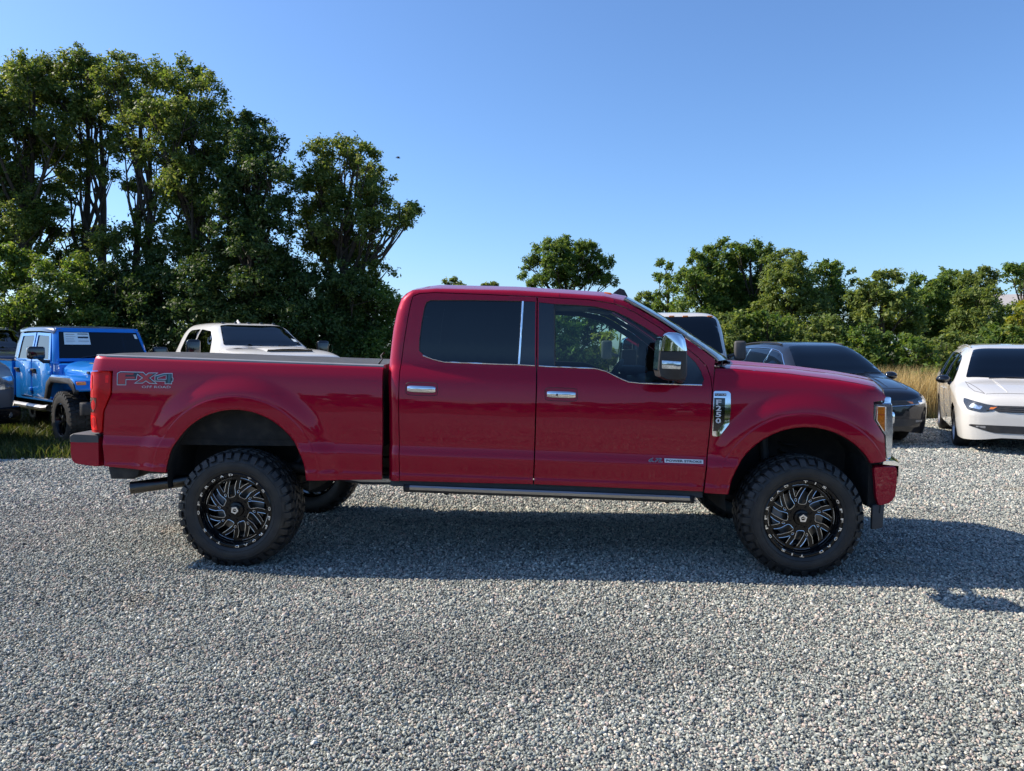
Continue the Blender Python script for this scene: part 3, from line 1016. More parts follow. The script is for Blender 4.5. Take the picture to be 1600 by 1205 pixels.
        sheet('inner_trim', V, F, inn, 'interior_dark', fd, sgn)
        V, F = fill2d(inset(CABRING, 0.004), [], None, 0.06)
        sheet('pillar_lining', V, F, inn, 'interior_dark', t, sgn)
        # ---- door handles in a shallow cup
        for par, hx, hz in ((rd, 1.374, 1.314), (fd, 2.381, 1.282)):
            yy = float(Ycab(np.array([hx]), np.array([hz]))[0])
            cup = MB()
            rings = []
            for k, dep_ in ((1.0, -0.0015), (0.985, -0.006), (0.95, -0.017), (0.90, -0.024), (0.80, -0.026)):
                o_ = cup_outline(hx, hz, k)
                P_ = np.array(o_)
                yy_ = Ycab(P_[:, 0], P_[:, 1]) + dep_
                rings.append([(p[0], sgn * y_, p[1]) for p, y_ in zip(o_, yy_)])
            cup.loft(rings)
            cup = cup.build('handle_cup', 'red_paint', par, smooth=True, sharp=40)
            ribbon('cup_edge_shade', cup_outline(hx, hz, 1.0), Ycab, 'black_plastic', cup, sgn, 0.0022, -0.001, closed=True)  # thin black line added in place of shade along the cup's edge
            MB().loft([[(hx + 0.05 * math.cos(a) * 1.0, sgn * (yy - d_), hz + 0.030 * math.sin(a)) for a in np.linspace(0, 2 * math.pi, 20, endpoint=False)] for d_ in (0.022, 0.0245)]).build('pocket_shade', 'gloss_black', cup)  # black ellipse gives the recess behind the handle its shade as colour
            h = MB()
            rings = []
            for k in range(13):
                u = k / 12 * 2 - 1
                X = hx + u * 0.102
                e = (1 - abs(u) ** 6)
                stand = 0.032 + 0.010 * (1 - u * u)
                ry, rz = 0.009 * (0.55 + 0.45 * e), 0.0235 * (0.75 + 0.25 * e)
                Zc = hz - 0.024 * (X - hx)
                rings.append([(X, sgn * (yy + stand - 0.016 + ry * math.cos(a)), Zc + rz * math.sin(a)) for a in np.linspace(0, 2 * math.pi, 12, endpoint=False)])
            h.loft(rings)
            hd = h.build('handle', 'chrome', par, smooth=True, sharp=60)
            if par is fd:
                MB().lathe_y([(0.0, sgn * (yy + 0.0345)), (0.008, sgn * (yy + 0.0345)), (0.009, sgn * (yy + 0.032))], 12, (hx - 0.03, 0, hz)).build('keyhole', 'black_plastic', hd)
        # ---- rocker, running board
        MB().loft([[(x, sgn * 0.985, 0.66 - 0.025 * (x - 1.1)), (x, sgn * 0.995, 0.605 - 0.025 * (x - 1.1)), (x, sgn * 0.90, 0.585 - 0.025 * (x - 1.1)), (x, sgn * 0.86, 0.66 - 0.025 * (x - 1.1))] for x in (1.14, 3.40)]).build('rocker_panel', 'black_plastic', t)
        m = MB()
        rings = []
        for x in (1.234, 1.26, 1.31, 2.5, 3.26, 3.31, 3.345):
            z = 0.617 - 0.0262 * (x - 1.29)
            k = 0.6 if x in (1.234, 3.345) else 1.0
            rings.append([(x, sgn * 0.90, z), (x, sgn * (0.93 + 0.10 * k), z - 0.004), (x, sgn * (0.93 + 0.115 * k), z - 0.016), (x, sgn * (0.93 + 0.105 * k), z - 0.046), (x, sgn * 0.96, z - 0.066), (x, sgn * 0.90, z - 0.05)])
        rb = m.loft(rings).build('running_board', 'black_plastic', t, smooth=True, sharp=30)
        MB().loft([[(x, sgn * 1.0375, z0), (x, sgn * 1.0492, z0 - 0.011), (x, sgn * 1.0462, z0 - 0.030), (x, sgn * 1.03, z0 - 0.030)] for x, z0 in ((1.29, 0.6165), (3.30, 0.564))]).build('step_edge', 'satin_metal', rb)
        for bx in (1.55, 2.45, 3.15):
            MB().tube([(bx, sgn * 0.5, 0.60), (bx, sgn * 0.8, 0.545), (bx, sgn * 0.98, 0.565 - 0.026 * (bx - 1.29))], 0.022, 8).build('step_bracket', 'chassis', rb, smooth=True)
        # ---- wheel wells
        for A, nm in ((RA, 'wheel_well'), (FA, 'wheel_well')):
            rings = []
            for i in range(25):
                a = rad(-8 + 196 * i / 24)
                c, s = math.cos(a), math.sin(a)
                r = A[2] + 0.012
                rings.append([(A[0] + r * c, sgn * 1.0, A[1] + r * s), (A[0] + (r + .02) * c, sgn * 0.80, A[1] + (r + .02) * s), (A[0] + (r + .02) * c, sgn * 0.52, A[1] + (r + .02) * s), (A[0] + r * 0.6 * c, sgn * 0.50, A[1] + r * 0.6 * s), (A[0], sgn * 0.49, A[1])])
            MB().loft(rings, cap=False, closed=False).build(nm, 'liner', t, smooth=True, sharp=40)
        # inner fold of the arch lip
        for A, a0, a1 in ((RA, 4, 172), (FA, 34, 171)):
            fn = Ybed if A is RA else Yfend
            m = MB()
            rings = []
            for q in arc(A, a0, a1, 30):
                y = float(fn(np.array([q[0]]), np.array([q[1]]))[0])
                rings.append([(q[0], sgn * (y - 0.002), q[1]), (q[0], sgn * (y - 0.05), q[1])])
            m.loft(rings, cap=False, closed=False)
            m.build('arch_lip', 'black_plastic', t, smooth=True)

    # ---- roof, cab back, rear window, windshield, hood
    st = []
    for i in range(len(CAB_TOP) - 1):
        a, b = np.array(CAB_TOP[i]), np.array(CAB_TOP[i + 1])
        n = max(1, int(np.linalg.norm(b - a) / 0.06))
        st += [a + (b - a) * k / n for k in range(n)]
    st.append(np.array(CAB_TOP[-1])); st = np.array(st)
    ye = Ycab(st[:, 0], st[:, 1]) + 0.0005
    rings = []
    for (x, z), y in zip(st, ye):
        h = 0.062 * min(1, max(0.0, (x - 1.16) / 0.25)) ** 0.6
        fwd = 0.10 * np.clip((x - 2.2) / 0.65, 0, 1) ** 2
        rings.append([(x + fwd * (1 - s * s) - 0.03 * (1 - s * s) * np.clip((1.4 - x) / 0.25, 0, 1), y * s, z + h * (1 - abs(s) ** 3.2) + 0.006 * math.exp(-((abs(s) - 0.72) / 0.05) ** 2)) for s in np.sin(np.linspace(-math.pi / 2, math.pi / 2, 41))])
    MB().loft(rings, cap=False, closed=False).build('roof', 'red_paint', t, smooth=True, sharp=80)
    MB().loft([[(x, y, 1.985 - 0.02 * (x - 1.3)) for y in np.linspace(-0.84, 0.84, 5)] for x in (1.22, 2.2, 2.82)], cap=False, closed=False).build('headliner', 'interior_dark', t)
    zs = np.linspace(0.70, 1.895, 22)
    xr = np.interp(zs, [p[1] for p in CAB_REAR], [p[0] for p in CAB_REAR])
    yr = Ycab(xr + 0.0005, zs)
    rings = [[(x - 0.02 * (1 - s * s), y * s, z) for s in np.linspace(-1, 1, 17)] for x, y, z in zip(xr, yr, zs)]
    MB().loft(rings, cap=False, closed=False).build('cab_back', 'red_paint', t, smooth=True, sharp=80)
    MB().loft([[(np.interp(z, zs, xr) - 0.02 * (1 - s * s) - 0.006, 0.72 * s, z) for s in np.linspace(-1, 1, 9)] for z in np.linspace(1.53, 1.86, 5)], cap=False, closed=False).build('rear_window', 'glass_dark', t, smooth=True)
    MB().box((1.10, 0, 1.955), (0.03, 0.36, 0.03)).build('brake_lamp', 'tail_red', t, bevel=0.006)
    AP = [(2.834, 1.965), (2.912, 1.923), (3.003, 1.869), (3.095, 1.814), (3.175, 1.76), (3.255, 1.706), (3.334, 1.649), (3.413, 1.592), (3.484, 1.537), (3.50, 1.515)]
    ya = [float(Ycab(np.array([x]), np.array([z - 0.004]))[0]) for x, z in AP]
    ss = np.linspace(-1, 1, 25)
    def wind(i, s, k=0.0):
        x, z = AP[i]
        q = i / (len(AP) - 1)
        b = 1 - abs(s) ** 2.2
        return (x + (0.10 + 0.13 * q) * b + k, ya[i] * s * 0.995, z + (0.055 * (1 - q) + 0.012 * q) * b + 0.010 + k)
    ws = MB().loft([[wind(i, s) for s in ss] for i in range(len(AP))], cap=False, closed=False).build('windshield', 'glass_front', t, smooth=True, sharp=80)
    for sg in (-1, 1):
        MB().tube([wind(i, sg * 0.985, 0.002) for i in range(len(AP))], 0.010, 6).build('windshield_trim', 'satin_metal', ws, smooth=True)
    MB().loft([[wind(i, s, 0.002) for s in ss] for i in (8, 9)], cap=False, closed=False).build('windshield_band', 'gloss_black', ws)
    # cowl and wipers
    MB().loft([[(3.50 + 0.22 * (1 - s * s) , 0.93 * s, 1.497), (3.60 + 0.22 * (1 - s * s), 0.90 * s, 1.470)] for s in np.linspace(-1, 1, 15)], cap=False, closed=False).build('cowl', 'black_plastic', t)
    for y0, y1 in ((-0.62, 0.02), (0.12, 0.74)):
        MB().tube([(3.66, y0, 1.51), (3.64, (y0 + y1) / 2, 1.535), (3.60, y1, 1.55)], [0.010, 0.008, 0.006], 6).build('wiper', 'black_plastic', t, smooth=True)
    MB().tube([(3.55, -0.86, 1.49), (3.552, -0.862, 1.53)], [0.006, 0.004], 6).build('washer_nozzle', 'black_plastic', t)
    # hood
    hs = []
    for i in range(len(FEND_TOP) - 1):
        a, b = np.array(FEND_TOP[i]), np.array(FEND_TOP[i + 1])
        n = max(1, int(np.linalg.norm(b - a) / 0.05))
        hs += [a + (b - a) * k / n for k in range(n)]
    hs.append(np.array(FEND_TOP[-1])); hs = np.array(hs)
    yh = Yfend(hs[:, 0], hs[:, 1]) - 0.002
    rings = []
    for (x, z), y in zip(hs, yh):
        q = np.clip((x - 3.483) / 1.183, 0, 1)
        row = []
        for s in np.sin(np.linspace(-math.pi / 2, math.pi / 2, 49)):
            b = 1 - abs(s) ** 5
            a = abs(s) * 1.0
            ridge = 0.020 * sstep((0.62 - a) / 0.10) * (1 - 0.5 * q)
            row.append((x + (0.17 * (1 - q) + 0.20 * q) * (1 - s * s), y * s, z + 0.040 * b + float(ridge) - 0.012 * (1 - q) * (1 - s * s)))
        rings.append(row)
    # rolled front edge
    last = rings[-1]
    for k, (dx, dz) in enumerate(((0.018, -0.022), (0.026, -0.05), (0.024, -0.078), (0.010, -0.090))):
        rings.append([(p[0] + dx, p[1] * 0.995, p[2] + dz) for p in last])
    MB().loft(rings, cap=False, closed=False).build('hood', 'red_paint', t, smooth=True, sharp=50)

    # ---- front end
    def plan(y):                       # forward bulge of the nose at a distance y from the centre line
        return 0.15 * (1 - (abs(y) / 0.98) ** 2.4)
    for sgn in (-1, 1):
        HL = [(4.600, 1.236), (4.730, 1.236), (4.744, 1.032), (4.735, 0.84), (4.706, 0.828), (4.692, 1.004), (4.602, 1.121)]
        rings = []
        for y, k in ((0.965, 0.955), (0.958, 0.985), (0.945, 1.0), (0.80, 1.0), (0.64, 1.0)):
            c = (4.68, 1.05)
            rings.append([(c[0] + (x - c[0]) * k + plan(y) - 0.01, sgn * y, c[1] + (z - c[1]) * k) for x, z in fillet(HL, 0.012, 2)])
        hl = MB().loft(rings).build('headlight', 'lamp_clear', t, smooth=True, sharp=30)
        TS = [(4.626, 1.212), (4.684, 1.208), (4.688, 1.032), (4.674, 1.036), (4.624, 1.112)]
        MB().loft([[(x + plan(0.965) - 0.01, sgn * y, z) for x, z in fillet(TS, 0.008, 2)] for y in (0.966, 0.9695)]).build('turn_signal', 'amber', hl, smooth=True, sharp=30)
        MB().tube([(x + plan(.965) - 0.01, sgn * 0.966, z) for x, z in TS + TS[:1]], 0.0065, 6).build('lamp_bezel', 'chrome', hl, smooth=True)
        for k in range(4):
            MB().box((4.655 + plan(.965) - 0.01, sgn * 0.9705, 1.19 - k * 0.038), (0.055 if k < 2 else 0.045, 0.0015, 0.004)).build('lens_rib', 'tail_red' if k == 1 else 'amber', hl)
        MB().box((4.778, sgn * 0.80, 1.12), (0.04, 0.14, 0.09)).build('projector', 'chrome', hl, bevel=0.02)
        # mud flap below the bumper end
        FL = [(4.600, 0.505), (4.685, 0.515), (4.676, 0.344), (4.600, 0.330)]
        MB().loft([[(x, sgn * y, z) for x, z in FL] for y in (0.99, 0.955)]).build('air_dam', 'dark_plastic', t, bevel=0.006)
    # grille
    gr = MB()
    prof = [(z, 0.02 * math.sin((z - 0.85) * 6)) for z in np.linspace(0.84, 1.255, 8)]
    gr.loft([[(4.70 + plan(y) + d, y, z) for z, d in prof] for y in np.linspace(-0.66, 0.66, 15)], cap=False, closed=False)
    g = gr.build('grille', 'gloss_black', t, smooth=True)
    for z in (0.865, 0.985, 1.105, 1.235):
        MB().loft([[(4.715 + plan(y) + 0.035 * math.cos(a), y, z + (0.026 if 0.9 < z < 1.2 else 0.018) * math.sin(a)) for a in np.linspace(0, 2 * math.pi, 8, endpoint=False)] for y in np.linspace(-0.68, 0.68, 15)]).build('grille_bar', 'chrome', g, smooth=True)
    for k in range(-6, 7):
        y = k * 0.1
        MB().box((4.712 + plan(y), y, 1.045), (0.02, 0.012, 0.38)).build('grille_slat', 'satin_metal', g)
    for sgn in (-1, 1):
        MB().box((4.725 + plan(.66), sgn * 0.665, 1.045), (0.06, 0.035, 0.43)).build('grille_end', 'chrome', g, bevel=0.01)
    MB().lathe_y([(0.0, 0), (0.06, 0.004), (0.065, 0.0)], 24).build('grille_emblem', 'chrome', g).matrix_local = Matrix.Translation((4.72 + plan(0) + 0.05, 0, 1.05)) @ Matrix.Rotation(rad(-90), 4, 'Z') @ Matrix.Diagonal((2.2, 1, 1, 1))
    # front bumper: red, with a bright top cap
    FB = [(4.588, 0.795), (4.740, 0.800), (4.765, 0.79), (4.768, 0.713), (4.760, 0.575), (4.735, 0.53), (4.70, 0.508), (4.636, 0.494), (4.612, 0.56), (4.603, 0.664)]
    fbr = fillet(FB, 0.02, 2)
    rings = []
    for y in np.linspace(-1, 1, 33):
        yy = 1.005 * math.sin(y * math.pi / 2)
        e = np.clip((abs(yy) - 0.93) / 0.075, 0, 1)
        k = 1 - 0.10 * e ** 2
        rings.append([(4.66 + (x - 4.66) * k + plan(min(abs(yy), 0.98)) * 1.1, yy, 0.65 + (z - 0.65) * k) for x, z in fbr])
    fb = MB().loft(rings).build('front_bumper', 'red_paint', t, smooth=True, sharp=40)
    rings = []
    for y in np.linspace(-0.985, 0.985, 25):
        p = plan(min(abs(y), .98)) * 1.1
        rings.append([(4.665 + p, y, 0.800), (4.672 + p, y, 0.822), (4.745 + p, y, 0.826), (4.785 + p, y, 0.808), (4.792 + p, y, 0.775), (4.787 + p, y, 0.66), (4.775 + p, y, 0.66), (4.775 + p, y, 0.79)])
    MB().loft(rings).build('bumper_cap', 'chrome', fb, smooth=True, sharp=50)
    MB().tube([(4.88, -0.45, 0.70), (4.945, -0.45, 0.70), (4.945, -0.45, 0.64), (4.88, -0.45, 0.64)], 0.014, 8).build('tow_hook', 'black_plastic', fb, smooth=True)
    MB().tube([(4.88, 0.45, 0.70), (4.945, 0.45, 0.70), (4.945, 0.45, 0.64), (4.88, 0.45, 0.64)], 0.014, 8).build('tow_hook', 'black_plastic', fb, smooth=True)
    MB().box((4.62, 0, 0.74), (0.08, 1.9, 0.5)).build('radiator_support', 'liner', t)

    # ---- rear end
    MB().box((-1.075, 0, 1.21), (0.05, 1.80, 0.62)).build('tailgate', 'red_paint', t, bevel=0.012)
    MB().box((0.02, 0, 0.90), (2.1, 1.78, 0.05)).build('bed_floor', 'liner', t)
    MB().box((1.05, 0, 1.19), (0.04, 1.76, 0.56)).build('bed_front_wall', 'liner', t)
    RBP = [(-1.281, 0.940), (-1.262, 0.952), (-1.03, 0.945), (-1.032, 0.712), (-1.235, 0.733), (-1.271, 0.756), (-1.282, 0.80)]
    rings = []
    for u in np.linspace(-1, 1, 25):
        yy = 1.0 * math.sin(u * math.pi / 2)
        e = np.clip((abs(yy) - 0.93) / 0.07, 0, 1)
        rings.append([(-1.10 + (x + 1.10) * (1 - 0.16 * e * e) , yy, 0.83 + (z - 0.83) * (1 - 0.06 * e * e)) for x, z in fillet(RBP, 0.02, 2)])
    rb = MB().loft(rings).build('rear_bumper', 'red_paint', t, smooth=True, sharp=40)
    rings = []
    for u in np.linspace(-1, 1, 25):
        yy = 1.003 * math.sin(u * math.pi / 2)
        e = np.clip((abs(yy) - 0.93) / 0.073, 0, 1)
        dx = 0.03 * e * e
        rings.append([(-1.284 + dx, yy, 0.902), (-1.284 + dx, yy, 0.945), (-1.262 + dx, yy, 0.960), (-1.04, yy, 0.953), (-1.04, yy, 0.90), (-1.2, yy, 0.90)])
    MB().loft(rings).build('bumper_pad', 'dark_plastic', rb, smooth=True, sharp=40)
    MB().box((-1.13, 0, 0.60), (0.12, 0.10, 0.10)).build('hitch_receiver', 'chassis', rb)
    MB().loft([[(-0.985, y, 0.72), (-0.74, y, 0.705), (-0.76, y, 0.645), (-0.80, y, 0.625), (-0.965, y, 0.625)] for y in (-0.98, -0.80)]).build('bumper_bracket', 'chassis', rb, bevel=0.01)
    # tonneau cover: ribbed dark vinyl between the rails
    tc = MB()
    rings = []
    for x in np.linspace(-1.075, 1.07, 40):
        z = 1.543 - (x + 1.088) * (0.067 / 2.173) - 0.006
        z += 0.003 * math.sin(x * 9)
        rings.append([(x, -0.875, z - 0.01), (x, -0.865, z + 0.010), (x, -0.80, z + 0.016)] + [(x, y, z + 0.020 + 0.006 * (1 - (y / .8) ** 2)) for y in np.linspace(-0.6, 0.6, 7)] + [(x, 0.80, z + 0.016), (x, 0.865, z + 0.010), (x, 0.875, z - 0.01)])
    tc = tc.loft(rings).build('bed_cover', 'vinyl_cover', t, smooth=True, sharp=50)
    MB().tube([(1.02, -0.82, 1.49), (1.05, -0.84, 1.525), (1.03, -0.80, 1.55), (1.055, -0.79, 1.575)], 0.006, 6).build('cover_strap', 'black_plastic', tc, smooth=True)

    # ---- mirrors
    MH = [(3.018, 1.475), (3.022, 1.55), (3.037, 1.691), (3.052, 1.712), (3.083, 1.722), (3.14, 1.719), (3.170, 1.708), (3.191, 1.679), (3.205, 1.62), (3.210, 1.584), (3.212, 1.44), (3.200, 1.408), (3.16, 1.400), (3.079, 1.402), (3.03, 1.425)]
    for sgn in (-1, 1):
        def head(zlo, zhi, grow):
            from_ = [p for p in MH]
            poly = []
            n = len(from_)
            for i in range(n):
                a, b = from_[i], from_[(i + 1) % n]
                ina, inb = zlo <= a[1] <= zhi, zlo <= b[1] <= zhi
                if ina: poly.append(a)
                if ina != inb:
                    zc = zlo if (a[1] < zlo or b[1] < zlo) else zhi
                    tt = (zc - a[1]) / (b[1] - a[1])
                    poly.append((a[0] + (b[0] - a[0]) * tt, zc))
            rings = []
            for y, k in ((-1.125, 0.90), (-1.135, 0.97), (-1.16, 1.0), (-1.28, 1.0), (-1.35, 0.99), (-1.378, 0.965), (-1.392, 0.92), (-1.397, 0.85)):
                rings.append([(3.02 + (x - 3.02) * (k if y < -1.2 else 1) * grow - (grow - 1) * 0.05, sgn * -y, (1.56 + (z - 1.56) * (0.5 + 0.5 * k) * grow)) for x, z in poly])
            return MB().loft(rings)
        mh = head(1.30, 1.598, 1.0).build('side_mirror', 'black_plastic', t, smooth=True, sharp=35)
        mh['label'] = 'black towing mirror with chrome cap'
        head(1.602, 1.80, 1.012).build('mirror_cap', 'chrome', mh, smooth=True, sharp=40)
        ms = MB()
        ms.loft([[(3.034, sgn * 1.34, 1.540), (3.034, sgn * 1.34, 1.480), (3.165, sgn * 1.34, 1.476), (3.168, sgn * 1.34, 1.532)], [(3.034, sgn * 1.4015, 1.538), (3.034, sgn * 1.4015, 1.482), (3.158, sgn * 1.399, 1.478), (3.161, sgn * 1.399, 1.530)]])
        ms.build('marker_lamp', 'lamp_clear', mh, bevel=0.004)
        MB().loft([[(3.013, sgn * y, 1.47), (3.026, sgn * y, 1.67), (3.030, sgn * y, 1.67), (3.017, sgn * y, 1.47)] for y in (1.15, 1.36)]).build('mirror_glass', 'chrome', mh)
        MB().tube([(3.17, sgn * 1.16, 1.42), (3.22, sgn * 1.05, 1.40), (3.24, sgn * 0.96, 1.40)], [0.035, 0.03, 0.035], 8).build('mirror_arm', 'black_plastic', mh, smooth=True)
        MB().tube([(3.17, sgn * 1.16, 1.53), (3.225, sgn * 1.05, 1.53), (3.25, sgn * 0.95, 1.52)], [0.025, 0.02, 0.03], 8).build('mirror_arm', 'black_plastic', mh, smooth=True)

    # ---- roof details
    for k, y in enumerate((-0.62, -0.30, 0.0, 0.30, 0.62)):
        x = 2.80 - 0.06 * (abs(y) / .62) ** 2
        z = 2.022 + 0.012 * (1 - (abs(y) / .62) ** 2)
        MB().loft([[(x - 0.05, y - 0.035, z - 0.012), (x + 0.05, y - 0.035, z - 0.018), (x + 0.05, y + 0.035, z - 0.018), (x - 0.05, y + 0.035, z - 0.012)], [(x - 0.03, y - 0.025, z + 0.020), (x + 0.02, y - 0.025, z + 0.014), (x + 0.02, y + 0.025, z + 0.014), (x - 0.03, y + 0.025, z + 0.020)]]).build('clearance_lamp', 'amber', t, bevel=0.006)
    MB().loft([[(2.80, -0.028, 2.045), (2.96, -0.012, 2.02), (2.96, 0.012, 2.02), (2.80, 0.028, 2.045)], [(2.84, -0.016, 2.085), (2.95, -0.006, 2.06), (2.95, 0.006, 2.06), (2.84, 0.016, 2.085)], [(2.885, -0.006, 2.12), (2.925, -0.003, 2.105), (2.925, 0.003, 2.105), (2.885, 0.006, 2.12)]]).build('antenna_fin', 'black_plastic', t, smooth=True)

    # ---- badges, decals, lettering on the visible side
    BD = [(3.462, 1.315), (3.562, 1.315), (3.580, 1.302), (3.580, 1.175), (3.571, 1.084), (3.501, 0.992), (3.452, 0.996)]
    fen = [o for o in t.children if o.name.startswith('front_fender')][0]
    doors = [o for o in t.children if o.name.startswith('door')]
    bd = flatdecal('fender_badge', fillet(BD, 0.012), Yfend, 'chrome', fen, off=0.014, thick=0.02)
    bd['label'] = 'chrome fender badge with model lettering'
    V, F = fill2d([(3.464, 1.268), (3.541, 1.266), (3.536, 1.092), (3.489, 1.031), (3.458, 1.031)], [], None, 0.02)
    sheet('badge_field', V, F, Yfend, 'gloss_black', bd, -1, 0.0155)
    V, F = fill2d([(3.468, 1.299), (3.550, 1.298), (3.549, 1.280), (3.468, 1.280)], [], None, 0.02)
    sheet('badge_field', V, F, Yfend, 'decal_dark', bd, -1, 0.0155)
    side_text('badge_lettering', 'PLATINUM', (3.472, 1.2897), (3.546, 1.289), 0.012, Yfend, 'decal_white', bd, 0.01, 0, 0.0172)
    for ch, z in (('F', 1.237), ('2', 1.194), ('5', 1.150), ('0', 1.106)):
        side_text('badge_lettering', ch, (3.476 - (1.237 - z) * 0.02, z), (3.514 - (1.237 - z) * 0.02, z - 0.0008), 0.037, Yfend, 'decal_white', bd, 0.03, 0, 0.0185)
    FX = [(-0.882, 1.328), (-0.885, 1.416), (-0.861, 1.429), (-0.689, 1.426), (-0.666, 1.406), (-0.649, 1.421), (-0.574, 1.421), (-0.632, 1.382), (-0.577, 1.339), (-0.638, 1.341), (-0.665, 1.358), (-0.688, 1.342), (-0.754, 1.341), (-0.696, 1.382), (-0.730, 1.405), (-0.736, 1.367), (-0.813, 1.367), (-0.812, 1.328)]
    FO = [(-0.599, 1.357), (-0.601, 1.399), (-0.531, 1.418), (-0.469, 1.419), (-0.467, 1.387), (-0.46, 1.383), (-0.461, 1.356), (-0.469, 1.355), (-0.469, 1.338), (-0.523, 1.338), (-0.523, 1.357)]
    FH = [(-0.578, 1.375), (-0.577, 1.383), (-0.517, 1.402), (-0.515, 1.375)]
    bs = [o for o in t.children if o.name.startswith('bed_side')][0]
    dc = flatdecal('bed_decal', FX, Ybed, 'decal_silver', bs, off=0.0022)
    dc['label'] = 'red and grey off-road decal reading FX4'
    flatdecal('decal_fill', inset(FX, 0.0048), Ybed, 'decal_dark', dc, off=0.0030)
    flatdecal('decal_fill', [(-0.872, 1.336), (-0.874, 1.412), (-0.858, 1.419), (-0.820, 1.419), (-0.820, 1.336)], Ybed, 'decal_red', dc, off=0.0038)
    flatdecal('decal_fill', [(-0.825, 1.419), (-0.755, 1.417), (-0.765, 1.404), (-0.825, 1.405)], Ybed, 'decal_red', dc, off=0.0038)
    flatdecal('decal_fill', [(-0.825, 1.391), (-0.752, 1.391), (-0.748, 1.377), (-0.825, 1.377)], Ybed, 'decal_red', dc, off=0.0038)
    flatdecal('decal_fill', [(-0.722, 1.417), (-0.694, 1.417), (-0.668, 1.397), (-0.650, 1.412), (-0.610, 1.412), (-0.650, 1.381), (-0.606, 1.348), (-0.640, 1.349), (-0.666, 1.366), (-0.690, 1.350), (-0.728, 1.350), (-0.684, 1.382)], Ybed, 'decal_red', dc, off=0.0038)
    flatdecal('decal_fill', FO, Ybed, 'decal_silver', dc, off=0.0024, holes=[FH])
    flatdecal('decal_fill', inset(FO, 0.0048), Ybed, 'decal_dark', dc, off=0.0032, holes=[inset(FH, -0.004)])
    flatdecal('decal_fill', [(-0.500, 1.410), (-0.480, 1.411), (-0.480, 1.348), (-0.500, 1.347)], Ybed, 'decal_teal', dc, off=0.0040)
    flatdecal('decal_fill', [(-0.590, 1.397), (-0.531, 1.411), (-0.505, 1.411), (-0.512, 1.406), (-0.585, 1.387)], Ybed, 'decal_teal', dc, off=0.0040)
    side_text('decal_lettering', 'OFF ROAD', (-0.694, 1.3165), (-0.478, 1.3165), 0.017, Ybed, 'decal_silver', dc, 0.0, 0.0, 0.0030)
    fd = doors[1]
    pb = flatdecal('door_badge', [(3.120, 0.831), (3.394, 0.824), (3.393, 0.796), (3.121, 0.803)], Ycab, 'decal_white', fd, off=0.006, thick=0.006)
    pb['label'] = 'white door badge with engine lettering'
    side_text('badge_lettering', 'POWER STROKE', (3.132, 0.8168), (3.383, 0.8102), 0.0155, Ycab, 'decal_dark', pb, 0.028, 0.0, 0.0075)
    side_text('badge_lettering', '6.7L', (3.008, 0.8205), (3.108, 0.818), 0.030, Ycab, 'decal_silver', pb, 0.035, 0.35, 0.0055)
    side_text('badge_lettering', '6.7L', (3.011, 0.8205), (3.105, 0.818), 0.026, Ycab, 'decal_dark', pb, 0.0, 0.35, 0.0065)

    # ---- underbody
    for sgn in (-1, 1):
        MB().box((1.75, sgn * 0.45, 0.66), (5.7, 0.08, 0.15)).build('frame_rail', 'chassis', t)
        lf = MB()
        pts = [(-0.72 + 1.44 * k / 10, sgn * 0.60, 0.64 - 0.14 * math.sin(math.pi * k / 10)) for k in range(11)]
        for q in range(3):
            sub = pts[q:11 - q]
            lf.loft([[(p[0], p[1] - 0.035, p[2] - 0.012 * q), (p[0], p[1] + 0.035, p[2] - 0.012 * q), (p[0], p[1] + 0.035, p[2] - 0.010 - 0.012 * q), (p[0], p[1] - 0.035, p[2] - 0.010 - 0.012 * q)] for p in sub])
        lf.build('leaf_spring', 'chassis', t)
        MB().tube([(0.10, sgn * 0.55, 0.42), (0.38, sgn * 0.50, 0.80)], 0.032, 10).build('shock_absorber', 'dark_plastic', t, smooth=True)
        MB().tube([(4.0, sgn * 0.55, 0.46), (3.95, sgn * 0.52, 0.98)], 0.035, 10).build('shock_absorber', 'dark_plastic', t, smooth=True)
        cs = [(4.15 + 0.07 * math.cos(k * 0.6), sgn * (0.50 + 0.07 * math.sin(k * 0.6)), 0.52 + k * 0.0055) for k in range(70)]
        MB().tube(cs, 0.009, 5).build('coil_spring', 'chassis', t, smooth=True)
        MB().tube([(3.2, sgn * 0.48, 0.56), (4.05, sgn * 0.55, 0.42)], 0.035, 8).build('radius_arm', 'chassis', t, smooth=True)
    MB().tube([(0, -0.85, 0.416), (0, 0.85, 0.416)], 0.055, 12).build('axle', 'chassis', t, smooth=True)
    MB().tube([(4.096, -0.85, 0.416), (4.096, 0.85, 0.416)], 0.05, 12).build('axle', 'chassis', t, smooth=True)
    for x, y in ((0, 0), (4.096, 0.25)):
        rings = [[(x + r * math.cos(a), y + d, 0.416 + r * math.sin(a)) for a in np.linspace(0, 2 * math.pi, 16, endpoint=False)] for d, r in ((-0.16, .06), (-0.10, .13), (0, .165), (0.10, .13), (0.16, .06))]
        MB().loft(rings).build('differential', 'chassis', t, smooth=True)
    MB().box((2.3, 0, 0.70), (2.3, 1.75, 0.10)).build('floor_pan', 'chassis', t)
    MB().box((1.0, 0.62, 0.62), (1.4, 0.34, 0.22)).build('fuel_tank', 'chassis', t, bevel=0.03)
    MB().box((2.75, 0.0, 0.60), (0.9, 0.42, 0.16)).build('transfer_case', 'chassis', t, bevel=0.03)
    MB().box((3.95, 0.0, 0.86), (0.9, 0.7, 0.5)).build('engine_block', 'chassis', t, bevel=0.03)
    MB().tube([(3.1, -0.30, 0.62), (2.2, -0.33, 0.60), (1.0, -0.50, 0.61), (0.42, -0.62, 0.66), (0.05, -0.66, 0.70), (-0.35, -0.74, 0.625), (-0.60, -0.86, 0.585)], 0.040, 12).build('exhaust_pipe', 'chassis', t, smooth=True)
    ex = MB()
